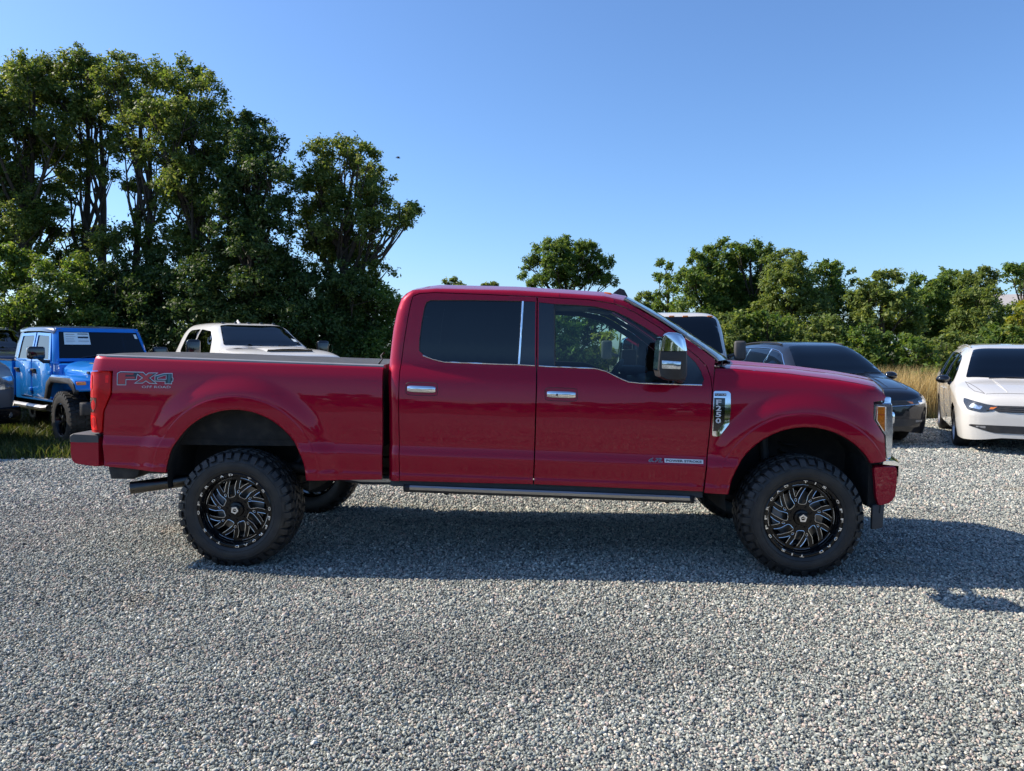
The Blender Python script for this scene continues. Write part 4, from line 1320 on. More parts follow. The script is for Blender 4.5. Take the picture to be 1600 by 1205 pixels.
    a, b = Vector((-0.40, -0.79, 0.600)), Vector((-0.815, -0.985, 0.560))
    ex.tube([a, b], [0.046, 0.046], 20, cap=False)
    ex.tube([b, a + (b - a) * 0.55], [0.0415, 0.0415], 20, cap=False)
    d = (b - a).normalized()
    ex.build('exhaust_tip', 'exhaust_steel', t, smooth=True)
    MB().tube([(0.55, -0.62, 0.615), (0.86, -0.70, 0.60), (1.10, -0.72, 0.60)], [0.02, 0.045, 0.04], 10).build('muffler_bracket', 'satin_metal', t, smooth=True)

    # ---- interior
    MB().box((3.25, 0, 1.25), (0.42, 1.80, 0.30)).build('dashboard', 'interior_dark', t, bevel=0.06, seg=3)
    MB().box((3.05, 0.42, 1.42), (0.22, 0.42, 0.08)).build('instrument_hood', 'interior_dark', t, bevel=0.03)
    sw = MB()
    c = Vector((2.86, 0.42, 1.34))
    ax = Vector((-0.86, 0, 0.5)).normalized(); u1 = Vector((0, 1, 0)); u2 = ax.cross(u1)
    sw.tube([c + (u1 * math.cos(a) + u2 * math.sin(a)) * 0.19 for a in np.linspace(0, 2 * math.pi, 25)], 0.016, 8, cap=False)
    for a in (0.2, math.pi - 0.2, -math.pi / 2):
        sw.tube([c, c + (u1 * math.cos(a) + u2 * math.sin(a)) * 0.18], 0.016, 6)
    sw.tube([c - ax * 0.02, c - ax * -0.03], 0.06, 12)
    sw.build('steering_wheel', 'interior_dark', t, smooth=True)
    MB().tube([c, (3.10, 0.42, 1.22)], 0.035, 8).build('steering_column', 'interior_dark', t, smooth=True)
    def seat(x, y, w):
        s = MB().box((x + 0.25, y, 1.00), (0.52, w, 0.16)).build('seat', 'interior_seat', t, bevel=0.05, seg=3)
        MB().box((x - 0.05, y, 1.34), (0.14, w, 0.62), Matrix.Rotation(rad(-12), 3, 'Y')).build('seat_back', 'interior_seat', s, bevel=0.05, seg=3)
        for hy in ((y,) if w < 0.8 else (y - 0.45, y, y + 0.45)):
            MB().box((x - 0.14, hy, 1.74), (0.10, 0.26, 0.17), Matrix.Rotation(rad(-8), 3, 'Y')).build('headrest', 'interior_seat', s, bevel=0.035, seg=3)
    seat(2.20, -0.42, 0.54); seat(2.20, 0.42, 0.54); seat(1.36, 0, 1.45)
    MB().box((2.95, -0.02, 1.90), (0.03, 0.24, 0.07)).build('rear_view_mirror', 'interior_dark', t, bevel=0.012)
    MB().box((2.74, -0.42, 1.945), (0.22, 0.42, 0.02), Matrix.Rotation(rad(8), 3, 'Y')).build('sun_visor', 'interior_tan', t, bevel=0.008)
    MB().box((2.74, 0.42, 1.945), (0.22, 0.42, 0.02), Matrix.Rotation(rad(8), 3, 'Y')).build('sun_visor', 'interior_tan', t, bevel=0.008)

build_truck()

# ------------------------------------------------------------------ wheels of the red truck
def tread_blocks(mb, R, W_, seg, rng):
    """knobbly all-terrain tread: side lugs and three rows of angled blocks; y=0 outer face, y=W_ inner face"""
    def block(a0, a1, y0, y1, r0, r1, skew=0.0, taper=0.9):
        q = []
        am, ym = (a0 + a1) / 2, (y0 + y1) / 2
        for r, k in ((r0, 1.0), (r1, taper)):
            for (aa, yy) in ((a0, y0), (a1, y0), (a1, y1), (a0, y1)):
                a = am + (aa - am) * k + skew * (yy - ym) / (y1 - y0)
                y = ym + (yy - ym) * k
                q.append((r * math.cos(a), y, r * math.sin(a)))
        mb.add(q, [(0, 1, 2, 3), (4, 7, 6, 5), (0, 4, 5, 1), (1, 5, 6, 2), (2, 6, 7, 3), (3, 7, 4, 0)])
    st = 2 * math.pi / seg
    for k in range(seg):
        a = k * st
        lng = k % 2 == 0
        for side in (0, 1):
            m = (lambda y: y) if side == 0 else (lambda y: W_ - y)
            # shoulder lug, bent over the shoulder and down the side wall
            def ring(r, y): return r, m(y)
            a0, a1 = a + 0.06 * st, a + 0.80 * st
            prof = [(R - 0.060 if lng else R - 0.042, -0.0125), (R - 0.030, -0.0035), (R - 0.010, 0.012), (R - 0.003, 0.030), (R - 0.0005, 0.072 if lng else 0.062)]
            base = [(R - 0.062 if lng else R - 0.044, 0.002), (R - 0.036, 0.010), (R - 0.022, 0.022), (R - 0.016, 0.034), (R - 0.014, 0.072 if lng else 0.062)]
            rings = []
            for (r1_, y1_), (r0_, y0_) in zip(prof, base):
                sk = 0.22 * st * (y1_ / 0.07) * (1 if side == 0 else -1)
                rings.append([(r0_ * math.cos(a0 + sk), m(y0_), r0_ * math.sin(a0 + sk)), (r1_ * math.cos(a0 + sk + 0.05 * st), m(y1_), r1_ * math.sin(a0 + sk + 0.05 * st)),
                              (r1_ * math.cos(a1 + sk - 0.05 * st), m(y1_), r1_ * math.sin(a1 + sk - 0.05 * st)), (r0_ * math.cos(a1 + sk), m(y0_), r0_ * math.sin(a1 + sk))])
            mb.loft(rings)
        j = rng.uniform(-0.05, 0.05) * st
        block(a + 0.10 * st + j, a + 0.86 * st + j, 0.082, 0.128, R - 0.016, R + 0.0045, 0.55 * st, 0.86)
        block(a + 0.55 * st + j, a + 1.32 * st + j, 0.136, W_ - 0.136, R - 0.016, R + 0.0055, -0.45 * st, 0.88)
        block(a + 0.10 * st + j, a + 0.86 * st + j, W_ - 0.128, W_ - 0.082, R - 0.016, R + 0.0045, 0.55 * st, 0.86)

def build_wheel(parent, loc, rotz, spin):
    """wheel hub at loc, outer face towards local -y"""
    R, TW = 0.432, 0.33
    rim = MB()
    rim.lathe_y([(0.250, 0.012), (0.254, 0.002), (0.258, 0.0005), (0.272, 0.000), (0.277, 0.004), (0.277, 0.014), (0.268, 0.018)], 72)
    rim.lathe_y([(0.250, 0.012), (0.246, 0.030), (0.243, 0.060), (0.240, 0.075), (0.236, 0.16), (0.245, 0.26), (0.270, 0.285)], 72)
    # swirled face plate with eight long windows and eight triangular ones
    def dep(r): return 0.060 - 0.018 * (1 - np.clip(r / 0.232, 0, 1)) + 0.012 * np.clip((0.075 - r) / 0.075, 0, 1)
    def pol(r, a): return (r * math.cos(a), r * math.sin(a))
    wins, tris, drops = [], [], []
    for k in range(8):
        a0 = 2 * math.pi * k / 8
        sw = lambda r: a0 - 0.24 * ((r - 0.10) / 0.12) ** 1.3 if r > 0.10 else a0
        half = [(0.096, 0.010), (0.099, 0.020), (0.108, 0.028), (0.130, 0.0285), (0.160, 0.024), (0.190, 0.024), (0.210, 0.024), (0.221, 0.016)]
        L = [pol(r, sw(r) + w / r) for r, w in half]
        Rr = [pol(r, sw(r) - w / r) for r, w in half]
        wins.append(L + Rr[::-1])
        b0 = a0 + math.pi / 8
        sb = lambda r: b0 - 0.24 * ((r - 0.10) / 0.12) ** 1.3
        wid = [(0.156, 0.0035), (0.172, 0.0095), (0.195, 0.0205), (0.215, 0.031), (0.221, 0.026)]
        L = [pol(r, sb(r) + w / r) for r, w in wid]
        Rr = [pol(r, sb(r) - w / r) for r, w in wid]
        tris.append(L + Rr[::-1])
        d = [(0.122, 0.003), (0.128, 0.0065), (0.135, 0.007), (0.142, 0.003)]
        L = [pol(r, sb(r) + w / r) for r, w in d]
        Rr = [pol(r, sb(r) - w / r) for r, w in d]
        drops.append(L + Rr[::-1])
    outer = [pol(0.241, 2 * math.pi * k / 72) for k in range(72)]
    g = np.array([pol(r, 2 * math.pi * k / 64) for r in (0.03, 0.05, 0.07, 0.09) for k in range(64)])
    V, F = fill2d(outer, wins + tris, g, 0.012)
    rr = np.hypot(V[:, 0], V[:, 1])
    front = np.stack([V[:, 0], dep(rr), V[:, 1]], 1)
    n = len(front)
    back = front + np.array([0, 0.028, 0])
    fc = [tuple(t) for t in F] + [tuple(n + i for i in t[::-1]) for t in F]
    fc += [(b, a, a + n, b + n) for a, b in border(F)]
    rim.add(np.concatenate([front, back]), fc)
    rim.lathe_y([(0.0, 0.028), (0.030, 0.028), (0.052, 0.034), (0.058, 0.050), (0.058, 0.065)], 32)
    for k in range(8):
        a = 2 * math.pi * (k + 0.5) / 8
        rim.lathe_y([(0.0, 0.040), (0.009, 0.040), (0.010, 0.060)], 8, (0.078 * math.cos(a), 0, 0.078 * math.sin(a)))
    w = rim.build('wheel', 'rim_black', parent, smooth=True, sharp=30)
    w.location = loc
    w.rotation_euler = (0, spin if rotz == 0 else -spin, rotz)
    # bright milled edges round the windows
    me = MB()
    def bead(poly, closed, r_=0.0023, skip=None):
        pts = resample(poly, 0.012) if closed else np.array(poly)
        p3 = [(q[0], float(dep(np.hypot(q[0], q[1]))) - 0.0012, q[1]) for q in pts]
        if closed: p3.append(p3[0])
        me.tube(p3, r_, 5, cap=False)
    for q in wins:
        h = len(q) // 2
        bead(q[:h - 1][::-1] + q[::-1][:h - 1], False)
    for q in tris:
        h = len(q) // 2
        bead(q[:h - 1][::-1] + q[::-1][:h - 1], False)
    for q in drops:
        bead(q, True, 0.0019)
    for k in range(8):
        a0 = 2 * math.pi * k / 8 - 0.32 + 0.14
        bead([pol(0.233, a0 + 0.5 * j / 8) for j in range(9)], False, 0.0020)
    me.build('milled_edge', 'milled', w, smooth=True)
    # lettering round the lip
    lt = MB()
    for k, ch in enumerate('TIS OFFROAD TIS OFFROAD '):
        if ch == ' ': continue
        v, f = text_mesh(ch, 1.0, 0.02)
        w_, h_ = np.ptp(v[:, 0]), np.ptp(v[:, 1])
        v = v - np.array([(v[:, 0].max() + v[:, 0].min()) / 2, (v[:, 1].max() + v[:, 1].min()) / 2, 0])
        v[:, 0] *= (0.030 if ch != 'I' else 0.008) / w_
        v[:, 1] *= 0.0165 / h_
        a = -2 * math.pi * k / 24 + math.pi / 2
        ca, sa = math.cos(a), math.sin(a)
        rad_ = 0.2645 + v[:, 1]
        X = rad_ * ca + v[:, 0] * sa
        Z = rad_ * sa - v[:, 0] * ca
        lt.add(np.stack([X, np.full(len(X), -0.0022) + 0.6 * np.clip(0.2585 - rad_, 0, 1), Z], 1), f)
    lt.build('rim_lettering', 'milled', w)
    # centre cap with five-sided silver emblem
    cap = MB().lathe_y([(0.0, 0.012), (0.026, 0.012), (0.034, 0.016), (0.036, 0.034)], 32).build('hub_cap', 'rim_black', w, smooth=True, sharp=40)
    pent = lambda r, ph=0: [pol(r, 2 * math.pi * k / 5 + math.pi / 2 + ph) for k in range(5)]
    V, F = fill2d(pent(0.029), [pent(0.016)], None, 0.02)
    mk('cap_emblem', np.stack([V[:, 0], np.full(len(V), 0.0105), V[:, 1]], 1), F, 'milled', cap)
    V, F = fill2d([(-0.010, -0.003), (0.010, 0.002), (0.010, 0.007), (-0.010, 0.002)], [], None, 0.02)
    mk('cap_emblem', np.stack([V[:, 0], np.full(len(V), 0.0105), V[:, 1]], 1), F, 'milled', cap)
    # tyre
    ty = MB()
    prof = [(0.262, 0.020), (0.276, 0.006), (0.290, -0.004), (0.312, -0.011), (0.335, -0.0125), (0.350, -0.0095), (0.365, -0.002), (0.378, 0.009), (0.388, 0.020), (0.394, 0.032), (0.396, 0.06), (0.398, TW / 2)]
    prof = [(0.262 + (r - 0.262) * 1.110, y) for r, y in prof]
    prof = prof + [(r, TW - y) for r, y in prof[::-1][1:]]
    ty.lathe_y(prof, 80)
    for r_, h_ in ((0.304, 0.0022), (0.356, 0.0020)):
        y_ = float(np.interp(r_, [p[0] for p in prof[:9]], [p[1] for p in prof[:9]]))
        ty.lathe_y([(r_ - 0.004, y_ + 0.0005), (r_ - 0.002, y_ - h_), (r_ + 0.002, y_ - h_), (r_ + 0.004, y_ + 0.0005)], 80)
    tread_blocks(ty, R, TW, 40, random.Random(5))
    ty.build('tyre', 'rubber', w, smooth=True, sharp=28)
    # brake behind the spokes
    MB().lathe_y([(0.0, 0.235), (0.16, 0.235), (0.232, 0.215), (0.232, 0.22), (0.16, 0.245), (0.0, 0.245)], 40).build('brake_shield', 'chassis', w, smooth=True)
    MB().lathe_y([(0.07, 0.125), (0.178, 0.125), (0.178, 0.155), (0.07, 0.155)], 48).build('brake_disc', 'brake_disc', w, smooth=True, sharp=30)
    cal = MB()
    rings = []
    for a in np.linspace(rad(150), rad(215), 8):
        rings.append([(r * math.cos(a), y, r * math.sin(a)) for r, y in ((0.12, 0.095), (0.195, 0.095), (0.20, 0.18), (0.12, 0.18))])
    cal.loft(rings).build('brake_caliper', 'grey_trim', w, bevel=0.006)
    return w

w0 = build_wheel(truck, (0, -1.06, 0.4175), 0.0, rad(26))
def wheel_copy(loc, rotz, spin, steer=0.0):
    c = copy_tree(w0, truck)
    c.location = loc
    c.rotation_euler = (0, spin, rotz + steer)
    return c
wheel_copy((4.096, -1.06, 0.4175), 0.0, rad(1.5))
wheel_copy((0, 1.06, 0.4175), math.pi, rad(50))
wheel_copy((4.096, 1.06, 0.4175), math.pi, rad(10))

# ------------------------------------------------------------------ parked vehicles behind the truck
def prism_y(poly, y0, y1):
    return MB().loft([[(x, y0, z) for x, z in poly], [(x, y1, z) for x, z in poly]])

class CarBody:
    """A body shell lofted from stations along its length; wheel arches are cut out; panes, lamps and
    grilles are laid on it as separate thin pieces that follow its surface."""
    def __init__(s, stations, arches=(), step=0.05, n=4.0, nh=2.6, hood_x=None):
        S = sorted(stations, key=lambda q: q[0])
        xs = [q[0] for q in S]
        s.par = [pchip(xs, [q[i] for q in S]) for i in range(1, 7)]    # zb, zs, zt, wb, ws, wt
        x = np.unique(np.round(np.concatenate([np.arange(xs[0], xs[-1], step), xs, np.linspace(xs[0], xs[0] + 0.12, 6), np.linspace(xs[-1] - 0.15, xs[-1], 9)]), 4))
        rings = []
        low = np.linspace(0, 1, 14)
        up = np.linspace(0, math.pi / 2, 17)
        for X in x:
            zb, zs, zt, wb, ws, wt = [float(p(X)) for p in s.par]
            ex = n if (zt - zs) > 0.35 else nh + (n - nh) * max(0, (zt - zs) / 0.35) ** 2
            half = []
            for t in low[:-1]:
                z = zb + (zs - zb) * t
                half.append((wb + (ws - wb) * (1 - (1 - t) ** 2.4), z))
            for f in up:
                q = math.sin(f) ** (2 / ex)
                half.append(((ws + (wt - ws) * q) * max(0.0, math.cos(f)) ** (2 / ex), zs + (zt - zs) * q))
            ring = [(X, -y, z) for y, z in half] + [(X, y, z) for y, z in half[::-1][1:]]
            rings.append(ring)
        nr = len(rings[0])
        V = np.array([p for r in rings for p in r])
        F = []
        for i in range(len(rings) - 1):
            for j in range(nr - 1):
                F.append((i * nr + j, (i + 1) * nr + j, (i + 1) * nr + j + 1, i * nr + j + 1))
        F.append(tuple(range(nr)))
        F.append(tuple((len(rings) - 1) * nr + j for j in range(nr - 1, -1, -1)))
        s.full = BVHTree.FromPolygons([Vector(v) for v in V], F)
        for (ax, az, ar) in arches:
            keep = []
            for f in F:
                c = V[list(f)].mean(axis=0)
                if len(f) == 4 and math.hypot(c[0] - ax, c[2] - az) < ar and c[2] < az + ar:
                    continue
                keep.append(f)
            F = keep
            used = set(i for f in F for i in f)
            for i in used:
                d = V[i][[0, 2]] - np.array([ax, az])
                L = np.hypot(*d)
                if L < ar and V[i][2] > 0.2:
                    V[i][[0, 2]] = np.array([ax, az]) + d / max(L, 1e-6) * ar
        s.V, s.F = V, F

    def build(s, name, mat, parent):
        m = MB().add(s.V, s.F)
        return m.build(name, mat, parent, smooth=True, sharp=50)

    def lay(s, name, poly, axis, mat, parent, off=0.006, sgn=-1, step=0.06, thick=0.0):
        """lay a flat outline on the shell: axis 'side' (x,z), 'front' (y,z), 'top' (x,y)"""
        lo, hi = np.min(poly, 0), np.max(poly, 0)
        g = np.stack(np.meshgrid(np.arange(lo[0], hi[0], step), np.arange(lo[1], hi[1], step)), -1).reshape(-1, 2)
        V2, F = fill2d(poly, [], g, step)
        out = []
        for a, b in V2:
            if axis == 'side':
                o, d = Vector((a, sgn * 4, b)), Vector((0, -sgn, 0))
            elif axis == 'front':
                o, d = Vector((5, a, b)), Vector((-1, 0, 0))
            else:
                o, d = Vector((a, b, 5)), Vector((0, 0, -1))
            h, nn, _, _ = s.full.ray_cast(o, d)
            if h is None:
                h, nn, _, _ = s.full.find_nearest(Vector((a, sgn * 1.0, b)) if axis == 'side' else (Vector((1.0, a, b)) if axis == 'front' else Vector((a, b, 1.7))))
            if nn.dot(d) > 0: nn = -nn
            out.append(h + nn * off)
        return mk(name, out, F, mat, parent, smooth=True)

def simple_wheel(parent, loc, R, W_, rim_mat, spokes=10, knob=0, side=-1, rim_r=None):
    """road wheel: tyre, rim with spokes, hub; loc is the outer face centre"""
    rr = rim_r or R * 0.68
    m = MB()
    m.lathe_y([(rr - 0.012, 0.05), (rr, 0.0), (rr + 0.008, 0.004), (rr + 0.008, 0.02)], 40)
    m.lathe_y([(rr - 0.012, 0.05), (rr - 0.02, W_ * 0.9)], 40)
    m.lathe_y([(0.0, 0.02), (0.04, 0.02), (0.075, 0.035), (0.08, 0.06)], 20)
    for k in range(spokes):
        a = 2 * math.pi * k / spokes
        c, s_ = math.cos(a), math.sin(a)
        t = (-s_, c)
        rings = []
        for r, w, y in ((0.05, 0.022, 0.03), (rr * 0.6, 0.017, 0.020), (rr - 0.006, 0.024, 0.028)):
            rings.append([(r * c + w * t[0], y, r * s_ + w * t[1]), (r * c - w * t[0], y, r * s_ - w * t[1]), (r * c - w * t[0], y + 0.03, r * s_ - w * t[1]), (r * c + w * t[0], y + 0.03, r * s_ + w * t[1])])
        m.loft(rings)
    w = m.build('wheel', rim_mat, parent, smooth=True, sharp=30)
    w.location = loc
    w.rotation_euler = (0, 0, 0 if side < 0 else math.pi)
    ty = MB()
    prof = [(rr, 0.012), (rr + 0.02, -0.006), (rr + (R - rr) * 0.55, -0.012), (R - 0.03, -0.002), (R - 0.008, 0.022), (R, 0.05)]
    ty.lathe_y(prof + [(r, W_ - y) for r, y in prof[::-1]], 44)
    if knob:
        st = 2 * math.pi / knob
        for k in range(knob):
            for (y0, y1, sh) in ((-0.008, 0.07, 0), (0.085, W_ - 0.085, 0.5), (W_ - 0.07, W_ + 0.008, 0.2)):
                q = []
                for r in (R - 0.03, R + 0.014):
                    for aa, yy in ((0.08, y0), (0.72, y0), (0.72, y1), (0.08, y1)):
                        a = (k + aa + sh) * st
                        q.append((r * math.cos(a), yy + (0.01 if r > R and y0 < 0 and yy == y0 else 0), r * math.sin(a)))
                ty.add(q, [(0, 1, 2, 3), (4, 7, 6, 5), (0, 4, 5, 1), (1, 5, 6, 2), (2, 6, 7, 3), (3, 7, 4, 0)])
    ty.build('tyre', 'rubber', w, smooth=True, sharp=30)
    MB().lathe_y([(0.05, 0.10), (rr * 0.72, 0.10), (rr * 0.72, 0.13)], 24).build('brake_disc', 'brake_disc', w, smooth=True)
    return w

# ---- minivan -----------------------------------------------------------------
def minivan(label, loc, rotz, paint_mat, scale=1.0, chrome_trim=True, group='minivans parked on the right', grille='dark'):
    t = thing('minivan', label, 'minivan', loc, rotz, group)
    t.scale = (scale,) * 3
    #        x      zb    zs    zt    wb    ws    wt
    ST = [(1.015, 0.27, 0.58, 0.70, 0.40, 0.46, 0.40), (0.985, 0.235, 0.60, 0.80, 0.62, 0.70, 0.58), (0.90, 0.215, 0.64, 0.905, 0.80, 0.86, 0.74), (0.74, 0.21, 0.72, 0.965, 0.90, 0.95, 0.82),
          (0.45, 0.22, 0.84, 1.035, 0.94, 0.99, 0.84), (0.10, 0.24, 0.93, 1.10, 0.95, 1.00, 0.84), (-0.22, 0.26, 0.985, 1.150, 0.95, 1.005, 0.84), (-0.55, 0.26, 1.02, 1.335, 0.95, 1.005, 0.79),
          (-0.95, 0.26, 1.04, 1.565, 0.95, 1.005, 0.745), (-1.25, 0.26, 1.05, 1.680, 0.95, 1.005, 0.725), (-1.7, 0.26, 1.06, 1.745, 0.95, 1.005, 0.72), (-2.4, 0.26, 1.08, 1.77, 0.95, 1.005, 0.72), (-3.1, 0.26, 1.10, 1.755, 0.95, 1.00, 0.71),
          (-3.7, 0.30, 1.12, 1.70, 0.93, 0.985, 0.69), (-4.0, 0.36, 1.12, 1.60, 0.90, 0.96, 0.66), (-4.14, 0.42, 1.06, 1.35, 0.84, 0.92, 0.64), (-4.17, 0.50, 0.95, 1.10, 0.78, 0.86, 0.62)]
    AR = [(0, 0.36, 0.385), (-3.09, 0.36, 0.385)]
    b = CarBody(ST, AR, 0.045, n=5.5, nh=3.0)
    body = b.build('body', paint_mat, t)
    ws = [(-0.26, y) for y in np.linspace(-0.78, 0.78, 9)] + [(-1.22, y) for y in np.linspace(0.585, -0.585, 7)]
    ws = [(x - 0.10 * (y / 0.78) ** 2 * (1 if x > -1 else 0.6), y) for x, y in ws]
    w = b.lay('windshield', fillet(ws, 0.04), 'top', 'glass_dark', t, 0.006)
    wp = MB()
    for yy in (-0.45, 0.25):
        wp.tube([(-0.26, yy, 1.165), (-0.28, yy + 0.30, 1.185), (-0.30, yy + 0.55, 1.185)], 0.008, 5)
    wp.build('wiper', 'black_plastic', w)
    for sg in (-1, 1):
        F1 = [(-0.52, 1.085), (-0.80, 1.29), (-1.12, 1.475), (-1.30, 1.535), (-1.62, 1.575), (-1.66, 1.115), (-0.90, 1.075)]
        F2 = [(-1.74, 1.12), (-1.70, 1.582), (-2.20, 1.600), (-2.70, 1.600), (-2.76, 1.15)]
        F3 = [(-2.84, 1.155), (-2.78, 1.60), (-3.30, 1.58), (-3.62, 1.53), (-3.85, 1.30), (-3.80, 1.215)]
        for q in (F1, F2, F3):
            g = b.lay('side_window', fillet(q, 0.035), 'side', 'glass_dark', t, 0.005, sg)
        line = [(-0.44, 1.045), (-0.80, 1.315), (-1.12, 1.505), (-1.32, 1.567), (-1.7, 1.612), (-2.4, 1.633), (-3.2, 1.615), (-3.64, 1.565), (-3.92, 1.31)]
        def on(q, off=0.006):
            h, nn, _, _ = b.full.ray_cast(Vector((q[0], sg * 4, q[1])), Vector((0, -sg, 0)))
            return h + Vector((0, sg * off, 0))
        if chrome_trim:
            pts = [on(line[0])] + [on(q) for q in resample(line + [line[-1]], 0.08)[:-1] if q[0] < -0.44]
            MB().tube(pts, 0.011, 6).build('window_trim', 'chrome', t, smooth=True)
            for x0, x1 in ((-1.70, -1.66), (-2.80, -2.74)):
                MB().tube([on((x0, 1.12)), on((x0 + 0.02, 1.36)), on((x0 + 0.04, 1.60))], 0.016, 6).build('pillar_trim', 'chrome', t, smooth=True)
        else:
            for x0 in (-1.70, -2.80):
                MB().tube([on((x0, 1.12), 0.003), on((x0 + 0.02, 1.36), 0.003), on((x0 + 0.04, 1.60), 0.003)], 0.02, 6).build('pillar_trim', 'gloss_black', t, smooth=True)
        # shut lines, handles, sill
        for q in ([(-0.42, 1.02), (-0.44, 0.70), (-0.36, 0.32)], [(-1.70, 1.08), (-1.72, 0.70), (-1.70, 0.30)], [(-2.80, 1.12), (-2.78, 0.75), (-2.68, 0.34)]):
            MB().tube([on(p, 0.0005) for p in resample(q + [q[-1]], 0.05)], 0.004, 4).build('shut_line', 'black_plastic', t)
        for hx in (-1.52, -1.92):
            MB().tube([on((hx - 0.09, 0.93), 0.012), on((hx, 0.935), 0.030), on((hx + 0.09, 0.93), 0.012)], 0.013, 6).build('door_handle', paint_mat, t, smooth=True)
        # mirror
        m = MB()
        rings = []
        for u in np.linspace(-1, 1, 9):
            r = math.sqrt(max(0.02, 1 - u * u * 0.95))
            rings.append([(-0.62 + 0.10 * math.cos(a) * r, sg * (1.10 + 0.12 * u), 1.115 + 0.085 * math.sin(a) * r * (1 if math.sin(a) > 0 else 0.8)) for a in np.linspace(0, 2 * math.pi, 14, endpoint=False)])
        mm = m.loft(rings).build('side_mirror', 'gloss_black', t, smooth=True, sharp=60)
        MB().tube([(-0.62, sg * 1.03, 1.06), (-0.60, sg * 0.93, 1.05)], [0.03, 0.04], 8).build('mirror_arm', 'gloss_black', mm, smooth=True)
        # headlight sweeping back along the fender
        HL = [(sg * 0.44, 0.765), (sg * 0.62, 0.79), (sg * 0.895, 0.865), (sg * 0.905, 0.80), (sg * 0.86, 0.695), (sg * 0.70, 0.665), (sg * 0.54, 0.69)]
        hl = b.lay('headlight', fillet(HL, 0.02), 'front', 'lamp_dark', t, 0.010, step=0.04)
        b.lay('lamp_reflector', fillet([(sg * 0.66, 0.755), (sg * 0.80, 0.785), (sg * 0.84, 0.735), (sg * 0.70, 0.70)], 0.02), 'front', 'lamp_clear', hl, 0.0135, step=0.03)
        b.lay('turn_signal', [(sg * 0.47, 0.755), (sg * 0.56, 0.745), (sg * 0.58, 0.715), (sg * 0.53, 0.715)], 'front', 'amber', hl, 0.0135, step=0.03)
        b.lay('fog_lamp', fillet([(sg * 0.62, 0.448), (sg * 0.75, 0.446), (sg * 0.74, 0.422), (sg * 0.62, 0.412)], 0.008), 'front', 'grey_trim', t, 0.010, step=0.03)
        for ax in (0, -3.09):
            simple_wheel(t, (ax, sg * 0.965, 0.345), 0.345, 0.225, 'satin_metal' if not chrome_trim else 'rim_black', 10, 0, sg)
            rings = []
            for i in range(17):
                a = rad(-5 + 190 * i / 16)
                rings.append([(ax + 0.387 * math.cos(a), sg * 0.955, 0.36 + 0.387 * math.sin(a)), (ax + 0.395 * math.cos(a), sg * 0.70, 0.36 + 0.395 * math.sin(a)), (ax, sg * 0.69, 0.36)])
            MB().loft(rings, cap=False, closed=False).build('wheel_well', 'liner', t, smooth=True, sharp=40)
    def top(x, y, off=0.001):
        h, nn, _, _ = b.full.ray_cast(Vector((x, y, 5)), Vector((0, 0, -1)))
        return h + nn * off
    for sg in (-1, 1):
        q = [(-0.20, sg * 0.80), (0.25, sg * 0.79), (0.55, sg * 0.74), (0.74, sg * 0.62)]
        MB().tube([top(*p) for p in resample(q + [q[-1]], 0.05)], 0.004, 4).build('shut_line', 'black_plastic', t)
        q = [(-0.20, sg * 0.40), (0.25, sg * 0.38), (0.70, sg * 0.30)]
        MB().tube([top(*p) for p in resample(q + [q[-1]], 0.05)], 0.006, 6).build('hood_crease', paint_mat, t, smooth=True)
        MB().tube([top(x, sg * 0.60, 0.02) for x in np.arange(-3.6, -1.5, 0.15)], 0.016, 6).build('roof_rail', 'black_plastic' if chrome_trim else paint_mat, t, smooth=True)
    MB().tube([top(0.76, y) for y in np.linspace(-0.60, 0.60, 13)], 0.004, 4).build('shut_line', 'black_plastic', t)
    gm = 'black_plastic' if grille == 'dark' else 'gloss_black'
    g = b.lay('grille', fillet([(-0.50, 0.775), (0.50, 0.775), (0.54, 0.72), (0.46, 0.675), (-0.46, 0.675), (-0.54, 0.72)], 0.02), 'front', gm, t, 0.008, step=0.04)
    for z in (0.695, 0.725, 0.755):
        b.lay('grille_bar', [(-0.44, z - 0.005), (0.44, z - 0.005), (0.44, z + 0.005), (-0.44, z + 0.005)], 'front', 'dark_plastic' if grille == 'dark' else 'grey_trim', g, 0.014, step=0.06)
    b.lay('emblem', fillet([(-0.13, 0.735), (0, 0.75), (0.13, 0.735), (0, 0.72)], 0.01), 'front', 'chrome', g, 0.02, step=0.03)
    b.lay('lower_intake', fillet([(-0.82, 0.465), (0.82, 0.465), (0.845, 0.445), (0.66, 0.385), (0.50, 0.345), (-0.50, 0.345), (-0.66, 0.385), (-0.845, 0.445)], 0.02), 'front', gm, t, 0.007, step=0.04)
    if chrome_trim:
        pts = []
        for y in np.linspace(-0.86, 0.86, 25):
            h, nn, _, _ = b.full.ray_cast(Vector((5, y, 0.672 + 0.06 * (abs(y) / 0.86) ** 2)), Vector((-1, 0, 0)))
            if h: pts.append(h + nn * 0.004)
        MB().tube(pts, 0.008, 6).build('grille_trim', 'chrome', g, smooth=True)
    MB().box((-1.5, 0, 0.28), (4.6, 1.5, 0.10)).build('underbody', 'chassis', t)
    # seats behind the glass
    for sy in (-0.40, 0.40):
        st = MB().box((-1.55, sy, 1.05), (0.18, 0.46, 0.55)).build('seat_back', 'interior_dark', t, bevel=0.05)
        MB().box((-1.60, sy, 1.42), (0.10, 0.24, 0.16)).build('headrest', 'interior_dark', st, bevel=0.03)
    return t

dark_van = minivan('glossy black minivan with chrome window trim parked behind the truck hood', (5.98, 13.37, 0), rad(-86.9), 'black_paint')
b_ = [c for c in dark_van.children if c.name.startswith('windshield')][0]
white_van = minivan('white minivan with black mirror at the right edge', (8.27, 12.22, 0), rad(-115.4), 'white_paint', 0.975, chrome_trim=False, grille='dark')

